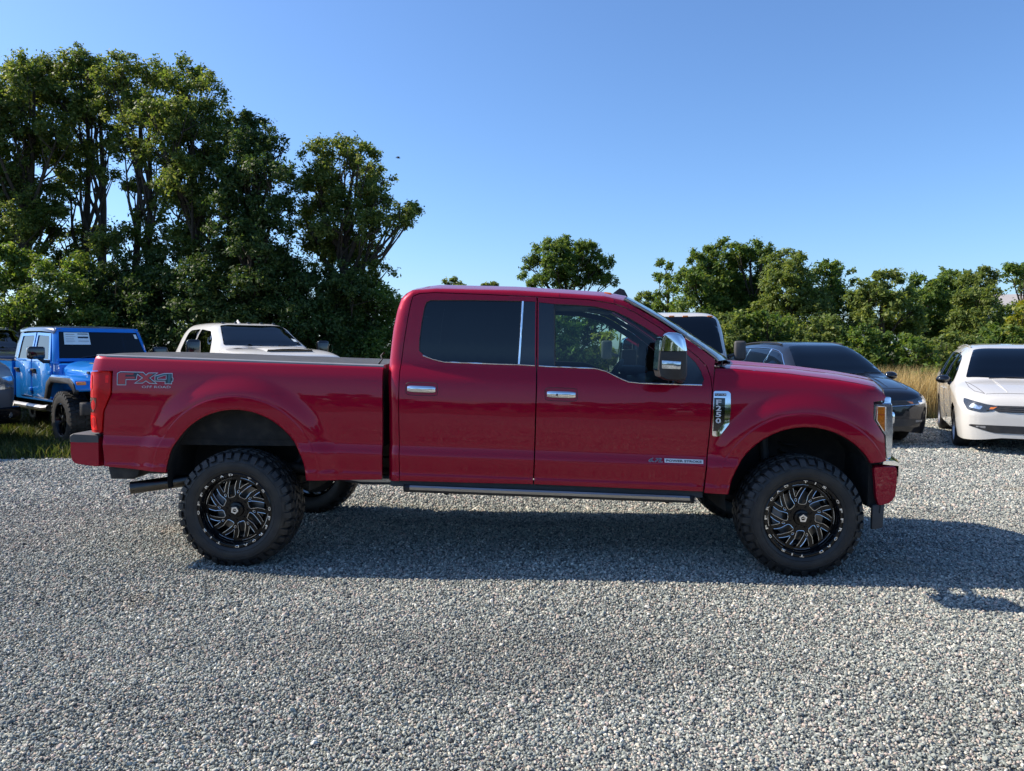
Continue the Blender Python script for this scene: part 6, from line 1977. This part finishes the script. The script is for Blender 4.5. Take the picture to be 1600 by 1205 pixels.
TREES = [
    ('tall_tree', 'tall leafy tree at the left edge', (-13.77, 21.5), [(-13.91, 21.52, 9.02, 0.62), (-13.48, 22.31, 9.48, 0.68), (-13.76, 20.86, 8.11, 0.8), (-13.79, 22.31, 8.57, 0.88), (-12.48, 21.16, 7.6, 0.68), (-13.94, 21.36, 7.22, 0.85), (-13.51, 22.09, 6.96, 0.84), (-14.06, 21.34, 5.89, 0.81), (-13.42, 21.59, 5.58, 0.82), (-13.38, 20.65, 4.64, 0.74), (-13.11, 21.96, 5.2, 0.54), (-13.58, 21.08, 8.79, 0.5), (-13.86, 22.79, 9.36, 0.54), (-14.0, 20.22, 7.79, 0.64), (-13.79, 22.15, 9.04, 0.7), (-12.3, 20.68, 7.18, 0.54), (-14.21, 20.72, 7.33, 0.68), (-13.44, 22.76, 6.53, 0.67), (-14.19, 22.02, 5.91, 0.65), (-13.16, 21.38, 4.9, 0.66), (-13.29, 20.71, 3.96, 0.59), (-13.39, 21.93, 4.74, 0.43)], 'leaf_tall', 'tall trees standing on the left', 0.05, 0.17, 0.95, 0.33, 'tree', 1),
    ('tall_tree', 'tallest leafy tree, second from the left edge, above the blue off-roader', (-12.7, 22.5), [(-12.47, 22.07, 9.81, 0.41), (-12.46, 22.14, 9.24, 0.72), (-12.32, 23.07, 9.19, 0.74), (-12.72, 21.77, 8.49, 0.62), (-12.33, 22.68, 8.22, 0.73), (-13.14, 22.91, 7.63, 0.65), (-11.48, 21.94, 7.38, 0.58), (-12.01, 21.7, 6.6, 0.54), (-12.8, 22.09, 6.05, 0.46), (-12.75, 22.78, 4.77, 0.65), (-12.96, 22.61, 3.89, 0.73), (-12.6, 21.94, 9.4, 0.33), (-12.05, 22.05, 9.48, 0.58), (-12.69, 23.15, 8.6, 0.59), (-12.21, 21.88, 8.5, 0.5), (-12.13, 22.19, 8.38, 0.58), (-12.76, 22.61, 7.22, 0.52), (-11.93, 22.19, 7.26, 0.46), (-11.61, 21.97, 6.51, 0.43), (-12.67, 22.01, 6.21, 0.37), (-13.29, 22.58, 4.71, 0.52), (-12.43, 22.39, 3.49, 0.58)], 'leaf_tall', 'tall trees standing on the left', 0.05, 0.15, 0.95, 0.33, 'tree', 2),
    ('tall_tree', 'tall open-crowned tree with bare limbs showing, above the gap left of the white pickup', (-10.86, 21.5), [(-10.56, 20.75, 9.11, 0.44), (-10.27, 21.03, 8.78, 0.68), (-10.13, 22.04, 8.77, 0.75), (-11.12, 21.65, 8.37, 0.62), (-9.82, 20.77, 7.59, 0.75), (-9.48, 21.38, 7.94, 0.6), (-10.88, 21.46, 7.08, 0.57), (-9.72, 20.89, 6.68, 0.64), (-10.77, 21.92, 6.02, 0.41), (-10.51, 20.8, 4.33, 0.71), (-10.13, 21.3, 4.84, 0.57), (-10.73, 20.61, 8.7, 0.35), (-10.8, 20.83, 8.82, 0.54), (-10.29, 22.68, 8.51, 0.6), (-11.11, 22.18, 8.37, 0.5), (-10.27, 20.61, 7.82, 0.6), (-8.95, 21.31, 7.74, 0.48), (-10.5, 21.13, 6.84, 0.46), (-9.24, 21.21, 6.57, 0.51), (-10.69, 21.58, 5.97, 0.33), (-10.83, 20.25, 4.25, 0.57), (-9.87, 21.13, 4.36, 0.46)], 'leaf_tall', 'tall trees standing on the left', 0.05, 0.13, 0.95, 0.33, 'tree', 2),
    ('tall_tree', 'tall tree with leafy rounded top left of the dark narrow one', (-8.7, 20.5), [(-9.07, 21.3, 9.02, 0.53), (-8.49, 20.52, 8.28, 0.71), (-8.31, 21.36, 7.94, 0.65), (-8.67, 19.75, 7.38, 0.67), (-8.32, 20.69, 7.06, 0.75), (-9.01, 20.28, 6.53, 0.69), (-8.03, 21.04, 6.72, 0.52), (-8.36, 19.91, 5.79, 0.76), (-9.34, 21.17, 5.35, 0.68), (-8.13, 20.58, 5.25, 0.74), (-8.94, 21.22, 4.39, 0.85), (-8.62, 21.39, 8.99, 0.42), (-8.78, 20.95, 7.83, 0.57), (-7.87, 21.23, 7.51, 0.52), (-9.06, 19.35, 7.41, 0.54), (-8.35, 21.11, 6.49, 0.6), (-9.01, 19.81, 6.71, 0.55), (-8.49, 20.97, 6.61, 0.42), (-8.93, 20.29, 5.69, 0.61), (-8.98, 21.52, 4.92, 0.54), (-8.61, 20.46, 5.46, 0.59), (-8.42, 20.79, 3.95, 0.68)], 'leaf_tall', 'tall trees standing on the left', 0.05, 0.16, 0.95, 0.33, 'tree', 1),
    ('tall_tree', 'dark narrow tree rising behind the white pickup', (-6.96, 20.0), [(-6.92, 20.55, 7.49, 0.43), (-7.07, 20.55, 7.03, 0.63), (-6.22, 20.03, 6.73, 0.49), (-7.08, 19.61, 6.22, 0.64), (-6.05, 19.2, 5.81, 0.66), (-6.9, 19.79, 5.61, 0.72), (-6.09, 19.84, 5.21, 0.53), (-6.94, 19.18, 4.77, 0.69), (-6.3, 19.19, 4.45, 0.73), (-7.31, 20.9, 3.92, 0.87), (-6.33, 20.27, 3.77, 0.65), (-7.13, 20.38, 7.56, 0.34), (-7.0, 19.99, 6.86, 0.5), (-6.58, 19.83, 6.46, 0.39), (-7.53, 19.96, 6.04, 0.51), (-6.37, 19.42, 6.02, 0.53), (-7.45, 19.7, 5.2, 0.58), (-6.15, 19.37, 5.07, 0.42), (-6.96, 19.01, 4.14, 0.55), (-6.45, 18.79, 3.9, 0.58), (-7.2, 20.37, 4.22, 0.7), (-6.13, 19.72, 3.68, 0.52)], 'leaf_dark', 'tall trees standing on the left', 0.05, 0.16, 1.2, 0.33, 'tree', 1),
    ('tall_tree', 'tree with a long side limb reaching right, nearest to the red cab', (-4.9, 21.0), [(-4.96, 21.07, 7.13, 0.48), (-4.18, 20.72, 6.87, 0.44), (-5.41, 20.76, 6.67, 0.52), (-4.72, 20.77, 6.42, 0.67), (-4.15, 21.88, 6.49, 0.49), (-5.36, 21.24, 5.91, 0.68), (-4.49, 21.31, 5.75, 0.77), (-3.66, 20.69, 5.63, 0.39), (-5.66, 21.32, 5.13, 0.65), (-4.54, 20.32, 4.8, 0.77), (-3.75, 20.19, 4.78, 0.54), (-3.43, 21.63, 5.19, 0.41), (-2.8, 20.12, 5.11, 0.32), (-2.81, 21.86, 5.5, 0.22), (-5.19, 21.59, 4.18, 0.82), (-4.36, 21.51, 4.0, 0.69), (-3.5, 20.19, 3.6, 0.35), (-3.89, 20.47, 3.2, 0.43), (-4.71, 21.42, 6.98, 0.38), (-3.88, 20.53, 6.58, 0.35), (-5.39, 20.84, 6.15, 0.42), (-5.25, 20.88, 6.06, 0.54), (-3.74, 22.01, 6.42, 0.39), (-5.22, 21.83, 5.68, 0.54), (-3.88, 21.01, 5.5, 0.62), (-3.92, 20.92, 5.49, 0.31), (-5.89, 21.85, 4.9, 0.52), (-4.58, 20.47, 5.19, 0.62), (-3.85, 20.66, 4.68, 0.43), (-3.71, 21.78, 5.19, 0.33), (-2.85, 20.12, 4.73, 0.26), (-2.99, 21.81, 5.41, 0.18), (-5.5, 21.78, 4.54, 0.66), (-4.32, 21.74, 4.31, 0.55), (-3.67, 20.29, 3.25, 0.28), (-3.66, 20.58, 2.82, 0.34)], 'leaf_tall', 'tall trees standing on the left', 0.05, 0.15, 0.95, 0.33, 'tree', 1),
    ('undergrowth_shrub', 'sunlit bushy shrub at the left edge behind the grey pickup', (-12.28, 18.8), [(-12.67, 19.03, 3.45, 0.62), (-12.42, 19.51, 3.41, 0.63), (-12.71, 19.3, 2.74, 0.73), (-11.52, 18.31, 2.53, 0.63), (-12.32, 18.44, 2.07, 0.71), (-12.36, 19.47, 1.94, 0.74)], 'leaf_mid', 'shrubs and undergrowth below the left trees', 0.05, 0.05, 1.1, 0.33, 'shrub', 1),
    ('undergrowth_shrub', 'sunlit bushy shrub above the blue off-roader roof', (-11.09, 18.8), [(-11.07, 18.49, 3.32, 0.53), (-11.2, 19.68, 3.52, 0.53), (-10.92, 18.47, 2.78, 0.63), (-10.85, 19.32, 2.75, 0.55), (-11.61, 19.47, 2.1, 0.71), (-10.39, 18.6, 2.01, 0.64)], 'leaf_mid', 'shrubs and undergrowth below the left trees', 0.05, 0.05, 1.1, 0.33, 'shrub', 1),
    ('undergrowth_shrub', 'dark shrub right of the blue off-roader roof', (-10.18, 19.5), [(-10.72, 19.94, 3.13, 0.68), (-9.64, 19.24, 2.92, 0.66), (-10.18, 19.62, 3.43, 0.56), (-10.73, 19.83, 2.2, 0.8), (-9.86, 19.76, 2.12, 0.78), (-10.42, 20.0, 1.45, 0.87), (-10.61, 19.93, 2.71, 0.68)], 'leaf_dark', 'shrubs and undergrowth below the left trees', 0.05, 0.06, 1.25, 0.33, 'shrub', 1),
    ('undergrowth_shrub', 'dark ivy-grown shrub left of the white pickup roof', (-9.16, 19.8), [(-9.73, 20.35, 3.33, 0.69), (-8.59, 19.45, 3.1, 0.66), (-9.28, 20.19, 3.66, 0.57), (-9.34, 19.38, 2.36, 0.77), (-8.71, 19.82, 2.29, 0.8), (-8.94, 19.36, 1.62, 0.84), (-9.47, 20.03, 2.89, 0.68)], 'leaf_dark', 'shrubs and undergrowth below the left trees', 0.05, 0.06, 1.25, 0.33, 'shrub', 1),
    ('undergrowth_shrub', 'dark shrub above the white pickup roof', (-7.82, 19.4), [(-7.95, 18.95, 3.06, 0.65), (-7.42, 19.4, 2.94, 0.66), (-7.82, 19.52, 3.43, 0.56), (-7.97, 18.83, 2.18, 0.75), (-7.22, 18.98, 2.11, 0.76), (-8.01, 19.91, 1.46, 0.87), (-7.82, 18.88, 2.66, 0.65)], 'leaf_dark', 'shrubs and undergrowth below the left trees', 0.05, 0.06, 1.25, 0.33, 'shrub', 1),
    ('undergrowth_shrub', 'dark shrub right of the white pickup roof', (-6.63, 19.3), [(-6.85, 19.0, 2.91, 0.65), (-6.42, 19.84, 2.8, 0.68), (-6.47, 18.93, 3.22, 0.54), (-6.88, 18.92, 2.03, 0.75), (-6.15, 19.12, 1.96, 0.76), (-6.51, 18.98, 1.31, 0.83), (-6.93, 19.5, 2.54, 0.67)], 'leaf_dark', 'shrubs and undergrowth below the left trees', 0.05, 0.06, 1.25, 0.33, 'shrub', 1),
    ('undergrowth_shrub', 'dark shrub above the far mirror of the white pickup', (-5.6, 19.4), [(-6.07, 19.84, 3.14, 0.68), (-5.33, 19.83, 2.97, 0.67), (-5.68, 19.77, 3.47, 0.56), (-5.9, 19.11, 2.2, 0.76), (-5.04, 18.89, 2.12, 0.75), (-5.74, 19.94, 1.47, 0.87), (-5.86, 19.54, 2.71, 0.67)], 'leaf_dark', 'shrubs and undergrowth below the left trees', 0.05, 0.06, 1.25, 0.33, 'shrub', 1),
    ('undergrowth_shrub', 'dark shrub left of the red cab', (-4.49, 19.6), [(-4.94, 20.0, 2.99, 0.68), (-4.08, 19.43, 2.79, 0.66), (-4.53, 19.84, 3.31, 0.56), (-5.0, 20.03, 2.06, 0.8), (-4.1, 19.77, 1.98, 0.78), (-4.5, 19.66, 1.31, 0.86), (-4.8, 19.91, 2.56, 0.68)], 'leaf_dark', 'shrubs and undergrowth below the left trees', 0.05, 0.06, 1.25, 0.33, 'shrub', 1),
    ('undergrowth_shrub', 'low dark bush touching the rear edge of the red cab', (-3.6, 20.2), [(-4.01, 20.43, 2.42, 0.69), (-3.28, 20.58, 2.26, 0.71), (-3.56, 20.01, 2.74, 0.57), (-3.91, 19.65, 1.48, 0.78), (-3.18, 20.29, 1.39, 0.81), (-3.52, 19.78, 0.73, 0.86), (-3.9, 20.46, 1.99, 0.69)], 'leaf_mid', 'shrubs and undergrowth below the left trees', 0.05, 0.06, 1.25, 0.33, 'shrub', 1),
    ('distant_tree', 'round crowned tree showing above the roof of the red cab', (3.21, 44.0), [(3.12, 44.12, 7.36, 0.75), (2.0, 43.88, 6.96, 0.82), (4.15, 43.27, 7.0, 0.81), (5.05, 43.73, 6.44, 0.74), (1.27, 44.22, 6.25, 0.75), (2.51, 43.14, 6.26, 1.02), (3.92, 44.67, 6.31, 1.06), (0.91, 44.64, 5.55, 0.61), (1.79, 43.18, 5.35, 0.81), (4.85, 44.54, 5.48, 0.91), (5.46, 43.43, 5.32, 0.48), (3.34, 44.35, 5.28, 0.98)], 'leaf_mid', 'trees along the right side', 0.07, 0.25, 1, 0.36, 'tree', 1),
    ('distant_tree', 'small tree top just showing above the rear of the red cab roof', (-3.55, 44.0), [(-3.79, 44.62, 5.19, 0.38), (-2.95, 43.39, 4.99, 0.33), (-3.45, 44.1, 5.48, 0.19)], 'leaf_pale', 'trees along the right side', 0.076, 0.1, 0.95, 0.4, 'tree', 1),
    ('distant_tree', 'thin tree tip showing above the middle of the red cab roof', (-1.31, 44.0), [(-1.58, 43.82, 5.03, 0.3), (-1.07, 44.39, 5.15, 0.26)], 'leaf_pale', 'trees along the right side', 0.076, 0.08, 0.95, 0.35, 'tree', 1),
    ('distant_tree', 'slender dark tree left of the right-hand tree group', (7.33, 36.0), [(7.22, 35.86, 5.35, 0.46), (7.1, 36.77, 4.88, 0.47), (7.54, 35.59, 4.72, 0.45), (7.17, 35.21, 4.1, 0.54), (7.06, 35.66, 3.38, 0.54), (7.82, 36.39, 3.27, 0.56)], 'leaf_mid', 'trees along the right side', 0.072, 0.14, 0.95, 0.36, 'tree', 1),
    ('distant_tree', 'pale low tree between the red windshield and the slender dark tree', (7.55, 42.0), [(7.18, 41.6, 4.19, 0.56), (7.83, 41.93, 4.29, 0.5), (7.38, 41.32, 3.48, 0.7), (6.73, 42.04, 3.69, 0.57)], 'leaf_pale', 'trees along the right side', 0.076, 0.1, 0.95, 0.36, 'tree', 1),
    ('right_tree', 'full green tree behind the white van roof', (8.8, 34.0), [(8.68, 34.51, 5.79, 0.64), (8.18, 34.19, 5.32, 0.64), (9.37, 34.38, 5.78, 0.7), (7.83, 33.26, 4.38, 0.79), (8.92, 34.24, 4.61, 0.99), (9.83, 34.87, 4.38, 0.89), (8.42, 33.86, 3.44, 1.03), (9.13, 33.3, 2.85, 1.07)], 'leaf_mid', 'trees along the right side', 0.072, 0.2, 0.95, 0.36, 'tree', 1),
    ('right_tree', 'tallest tree of the right-hand group', (10.73, 34.0), [(10.62, 33.76, 5.99, 0.51), (9.97, 33.46, 5.61, 0.62), (10.94, 33.26, 5.51, 0.62), (10.52, 34.28, 4.91, 0.93), (11.27, 33.93, 4.6, 0.81), (10.28, 34.88, 3.8, 1.0), (11.24, 34.63, 3.49, 1.06), (10.82, 34.61, 2.33, 1.17)], 'leaf_mid', 'trees along the right side', 0.072, 0.2, 0.95, 0.36, 'tree', 1),
    ('right_tree', 'yellowish green tree above the black minivan roof', (11.52, 31.0), [(11.32, 31.35, 5.21, 0.58), (10.82, 31.25, 4.76, 0.64), (11.52, 30.33, 4.79, 0.62), (10.84, 30.3, 3.9, 0.92), (12.17, 31.28, 3.98, 0.8), (10.94, 31.64, 3.2, 0.91), (11.57, 30.46, 2.89, 1.03), (10.95, 30.49, 1.99, 1.03)], 'leaf_pale', 'trees along the right side', 0.07, 0.18, 0.95, 0.36, 'tree', 1),
    ('right_tree', 'narrow-topped tree right of the yellowish one', (13.57, 32.0), [(13.32, 31.69, 5.0, 0.43), (12.99, 31.83, 4.48, 0.65), (13.92, 32.13, 4.45, 0.6), (13.22, 32.01, 3.5, 0.92), (14.03, 32.12, 3.24, 0.87), (13.57, 32.13, 2.15, 1.09)], 'leaf_mid', 'trees along the right side', 0.07, 0.16, 0.95, 0.36, 'tree', 1),
    ('right_tree', 'broad pale tree above the black minivan windshield', (14.27, 29.0), [(13.81, 28.39, 4.18, 0.43), (13.25, 28.1, 3.75, 0.62), (14.35, 28.49, 3.78, 0.63), (13.22, 28.76, 3.07, 0.78), (13.75, 28.1, 2.92, 0.86), (14.69, 28.45, 2.94, 0.72), (14.02, 29.88, 2.12, 0.91), (14.97, 29.52, 2.0, 0.95)], 'leaf_pale', 'trees along the right side', 0.076, 0.16, 0.95, 0.36, 'tree', 1),
    ('right_tree', 'dark low tree between the black and the white minivan', (17.92, 33.0), [(17.63, 32.98, 4.32, 0.56), (17.94, 32.52, 4.09, 0.61), (17.12, 32.22, 3.39, 0.82), (18.73, 33.38, 3.32, 0.85), (18.29, 33.56, 2.34, 1.08), (19.02, 33.09, 2.19, 0.95)], 'leaf_mid', 'trees along the right side', 0.072, 0.16, 0.95, 0.36, 'tree', 1),
    ('right_tree', 'leafy tree standing above the dry grass', (21.5, 37.0), [(21.37, 37.36, 5.12, 0.51), (20.53, 36.66, 4.72, 0.56), (21.46, 36.32, 4.79, 0.62), (21.03, 36.68, 3.95, 0.93), (22.61, 37.78, 3.87, 0.96), (21.87, 37.52, 2.75, 1.27)], 'leaf_mid', 'trees along the right side', 0.076, 0.18, 0.95, 0.36, 'tree', 1),
    ('right_tree', 'pale green tree left of the half-hidden house', (19.2, 31.0), [(19.43, 31.63, 4.65, 0.54), (19.08, 31.69, 4.17, 0.64), (19.74, 31.48, 4.42, 0.53), (18.44, 30.16, 3.29, 0.87), (18.11, 30.19, 2.4, 0.92), (19.4, 30.69, 2.29, 0.88), (19.56, 31.68, 1.64, 0.91)], 'leaf_pale', 'trees along the right side', 0.07, 0.16, 0.95, 0.36, 'tree', 1),
    ('right_tree', 'tree at the right edge beside the half-hidden house', (22.79, 34.0), [(21.78, 33.19, 4.86, 0.56), (22.89, 34.01, 5.0, 0.63), (23.36, 34.03, 4.37, 0.81), (22.54, 33.58, 2.92, 0.8), (22.54, 33.33, 2.07, 1.02), (21.56, 33.14, 2.34, 0.73), (23.54, 33.81, 3.22, 0.97)], 'leaf_mid', 'trees along the right side', 0.072, 0.18, 0.95, 0.36, 'tree', 1),
    ('right_tree', 'yellow green bush at the right edge above the white minivan roof', (16.19, 24.0), [(15.69, 23.52, 2.53, 0.45), (16.21, 23.87, 2.85, 0.4), (15.69, 23.27, 2.03, 0.57), (15.94, 24.17, 1.74, 0.55), (16.99, 24.51, 1.95, 0.6)], 'leaf_yellow', 'trees along the right side', 0.07, 0.07, 0.95, 0.33, 'shrub', 1),
    ('right_tree', 'tree just outside the right edge', (24.16, 32.0), [(24.23, 32.73, 4.82, 0.94), (24.18, 31.22, 4.42, 1.06), (24.25, 32.31, 3.43, 1.37), (24.83, 31.95, 2.61, 1.35)], 'leaf_mid', 'trees along the right side', 0.072, 0.18, 0.95, 0.36, 'tree', 1),
    ('tall_tree', 'tree just outside the left edge', (-16.06, 22.0), [(-15.17, 21.39, 8.53, 1.02), (-16.46, 22.13, 8.05, 1.05), (-15.32, 21.78, 6.87, 1.03), (-16.19, 21.68, 5.95, 1.13), (-15.97, 22.34, 4.78, 1.16), (-16.97, 22.85, 3.33, 1.3)], 'leaf_tall', 'tall trees standing on the left', 0.07, 0.18, 0.95, 0.33, 'tree', 1),
    ('edge_tree', 'leafy tree filling the upper part of the clear front window', (2.05, 23.0), [(1.31, 22.9, 2.6, 0.47), (1.94, 23.12, 2.81, 0.47), (2.69, 23.73, 2.78, 0.48), (1.52, 22.56, 2.15, 0.54), (2.44, 23.16, 2.17, 0.55), (2.97, 22.75, 2.35, 0.42), (1.98, 23.46, 1.58, 0.68)], 'leaf_mid', 'bushes along the far edge of the lot', 0.062, 0.07, 0.95, 0.34, 'tree', 1),
    ('edge_bush', 'leafy bush seen through the cab windows, behind the rear seat', (-0.0, 21.0), [(-0.39, 20.4, 2.01, 0.48), (0.36, 21.45, 2.08, 0.51), (-0.01, 20.69, 2.28, 0.42), (-0.51, 21.18, 1.39, 0.61), (0.49, 20.98, 1.44, 0.6), (-0.0, 21.35, 1.58, 0.62), (-0.0, 21.46, 0.76, 0.73)], 'leaf_mid', 'bushes along the far edge of the lot', 0.062, 0.05, 1.1, 0.33, 'bush', 1),
    ('edge_bush', 'bright green bush seen through the clear front window', (1.36, 20.0), [(0.97, 19.81, 1.75, 0.47), (1.68, 19.95, 1.8, 0.47), (1.38, 20.52, 2.02, 0.42), (0.9, 20.54, 1.15, 0.59), (1.78, 19.52, 1.21, 0.56), (1.31, 19.4, 1.34, 0.56), (1.35, 19.94, 0.57, 0.68)], 'leaf_mid', 'bushes along the far edge of the lot', 0.062, 0.05, 1.1, 0.33, 'bush', 1),
    ('edge_bush', 'leafy bush seen through the front window left of the white van', (2.32, 19.5), [(2.26, 19.12, 1.75, 0.29), (2.1, 19.38, 1.42, 0.33), (2.53, 19.97, 1.34, 0.34), (2.3, 19.38, 1.01, 0.43), (2.26, 19.72, 0.59, 0.5)], 'leaf_yellow', 'bushes along the far edge of the lot', 0.062, 0.05, 1.1, 0.33, 'bush', 1),
    ('edge_bush', 'leafy bush behind the white van', (4.48, 22.0), [(4.1, 22.24, 1.78, 0.53), (4.88, 22.19, 1.84, 0.53), (4.35, 21.48, 2.05, 0.44), (3.99, 22.24, 1.12, 0.64), (4.94, 21.78, 1.17, 0.63), (4.46, 21.94, 1.31, 0.63), (4.6, 22.58, 0.44, 0.77)], 'leaf_mid', 'bushes along the far edge of the lot', 0.062, 0.05, 1.1, 0.33, 'bush', 1),
    ('edge_bush', 'low bush left of the black minivan roof', (6.54, 23.0), [(6.08, 22.98, 1.99, 0.55), (6.81, 22.7, 2.04, 0.54), (6.58, 23.26, 2.29, 0.47), (6.02, 23.16, 1.3, 0.67), (7.23, 23.52, 1.34, 0.68), (6.36, 22.45, 1.51, 0.65), (6.65, 23.4, 0.61, 0.79)], 'leaf_pale', 'bushes along the far edge of the lot', 0.062, 0.05, 1.1, 0.33, 'bush', 1),
    ('edge_bush', 'dense bush above the rear of the black minivan roof', (7.8, 23.0), [(7.34, 23.0, 2.09, 0.55), (8.18, 23.05, 2.15, 0.55), (7.62, 22.56, 2.37, 0.46), (7.17, 22.77, 1.41, 0.66), (8.36, 23.1, 1.45, 0.67), (7.9, 23.35, 1.61, 0.67), (7.66, 22.58, 0.75, 0.77)], 'leaf_mid', 'bushes along the far edge of the lot', 0.062, 0.05, 1.1, 0.33, 'bush', 1),
    ('edge_bush', 'dense bush above the front of the black minivan roof', (9.07, 22.5), [(8.72, 22.78, 1.9, 0.54), (9.51, 22.73, 1.96, 0.54), (9.24, 23.03, 2.2, 0.47), (8.32, 21.97, 1.24, 0.63), (9.68, 22.73, 1.27, 0.65), (9.25, 23.01, 1.42, 0.66), (9.06, 22.47, 0.57, 0.76)], 'leaf_pale', 'bushes along the far edge of the lot', 0.062, 0.05, 1.1, 0.33, 'bush', 1),
    ('edge_bush', 'bush right of the black minivan windshield top', (10.17, 22.0), [(9.97, 22.54, 1.62, 0.53), (10.67, 22.32, 1.68, 0.53), (9.93, 21.55, 1.89, 0.44), (9.81, 22.39, 0.95, 0.65), (10.89, 22.42, 0.99, 0.65), (10.07, 21.82, 1.16, 0.63), (10.19, 22.01, 0.35, 0.75)], 'leaf_mid', 'bushes along the far edge of the lot', 0.062, 0.05, 1.1, 0.33, 'bush', 1),
    ('edge_bush', 'low bush above the dry grass', (11.22, 21.5), [(10.96, 21.83, 1.34, 0.52), (11.52, 21.43, 1.41, 0.51), (11.41, 21.93, 1.62, 0.45), (10.82, 21.74, 0.7, 0.63), (11.46, 21.01, 0.77, 0.61), (11.51, 22.07, 0.88, 0.64), (11.4, 21.81, 0.35, 0.74)], 'leaf_mid', 'bushes along the far edge of the lot', 0.062, 0.05, 1.1, 0.33, 'bush', 1),
    ('edge_bush', 'bush above the mirror of the white minivan', (12.98, 22.5), [(12.63, 22.68, 1.44, 0.54), (13.01, 21.95, 1.5, 0.52), (12.61, 21.92, 1.72, 0.45), (12.66, 22.91, 0.75, 0.66), (13.57, 22.6, 0.81, 0.65), (12.78, 22.17, 0.97, 0.64), (13.17, 22.8, 0.35, 0.77)], 'leaf_pale', 'bushes along the far edge of the lot', 0.062, 0.05, 1.1, 0.33, 'bush', 1),
    ('edge_bush', 'bush above the white minivan roof', (14.83, 23.0), [(14.08, 22.55, 1.63, 0.54), (14.98, 22.71, 1.7, 0.54), (14.71, 22.89, 1.93, 0.47), (14.62, 23.56, 0.94, 0.68), (15.09, 22.59, 1.01, 0.65), (15.08, 23.43, 1.14, 0.68), (14.58, 22.6, 0.35, 0.77)], 'leaf_mid', 'bushes along the far edge of the lot', 0.062, 0.05, 1.1, 0.33, 'bush', 1),
]

for i, (nm, label, base, clumps, mat, group, leaf, tr, dens, twig, cat, trunks) in enumerate(TREES):
    tree(nm, label, base, clumps, mat, group, leaf, i * 7 + 3, tr, dens, twig, cat, trunks=trunks)

def house():
    t = thing('house', 'pale house half hidden by the trees at the far right', 'house', (34.5, 53.0, 0), rad(-25))
    w = MB().box((0, 0, 2.2), (6, 6, 4.4)).build('wall', 'wall_white', t)
    m = MB().loft([[(-3.4, -3.4, 4.3), (3.4, -3.4, 4.3), (3.4, -3.5, 4.45), (-3.4, -3.5, 4.45)], [(-3.4, 0, 5.3), (3.4, 0, 5.3), (3.4, 0, 5.45), (-3.4, 0, 5.45)], [(-3.4, 3.4, 4.3), (3.4, 3.4, 4.3), (3.4, 3.5, 4.45), (-3.4, 3.5, 4.45)]])
    r = m.build('roof', 'roof_grey', t)
    for x in (-2, 0, 2):
        for z in (1.4, 3.5):
            f = MB().box((x, -3.02, z), (1.0, 0.08, 1.1)).build('window', 'decal_white', t)
            MB().box((x, -3.065, z), (0.82, 0.02, 0.92)).build('pane', 'glass_dark', f)
house()

# what stands behind the photographer: a far belt of woodland and a parked van, both mirrored in the truck's paint
def woodland():
    rng = np.random.default_rng(41)
    cl = []
    for x in np.arange(-95, 96, 2.6):
        h = 4.2 + 2.2 * math.sin(x * 0.21) + rng.uniform(-0.8, 1.2)
        for z in np.arange(0.8, h, 1.7):
            cl.append((x + rng.uniform(-1, 1), -48 + 5 * math.sin(x * 0.05) + rng.uniform(-2, 2), z, rng.uniform(1.2, 1.9)))
    V, Q = leaf_cloud(cl, 0.50, rng, dens=0.3, twig=0.9)
    tag(big_mesh('woodland', V, Q, np.zeros((0, 3), int), 'leaf_mid'), 'far belt of green woodland across the lot', 'woodland', kind='stuff')
woodland()
behind = copy_tree(dark_van)
behind.location = (4.6, -4.6, 0)
behind.rotation_euler = (0, 0, rad(176))
tag(behind, 'dark van seen only as a reflection in the red front door', 'minivan', 'minivans parked on the right')
behind['group'] = 'vehicles mirrored in the paint'

def bird():
    m = MB()
    rings = [[(x, r * math.cos(a), r * math.sin(a)) for a in np.linspace(0, 2 * math.pi, 8, endpoint=False)] for x, r in ((-0.20, 0.01), (-0.10, 0.035), (0.02, 0.05), (0.12, 0.035), (0.18, 0.008))]
    m.loft(rings)
    for sg in (-1, 1):
        m.loft([[(-0.05, sg * 0.03, 0.02), (0.08, sg * 0.03, 0.02), (0.08, sg * 0.03, 0.03)], [(-0.04, sg * 0.20, 0.10), (0.06, sg * 0.20, 0.10), (0.06, sg * 0.20, 0.108)], [(-0.10, sg * 0.38, 0.06), (-0.06, sg * 0.38, 0.06), (-0.06, sg * 0.38, 0.064)]])
    o = m.build('bird', 'feather', None, smooth=True)
    o.location = (-8.7, 58.0, 15.9)
    o.rotation_euler = (0.25, 0, rad(20))
    tag(o, 'tiny dark bird flying in the blue sky', 'bird')
bird()
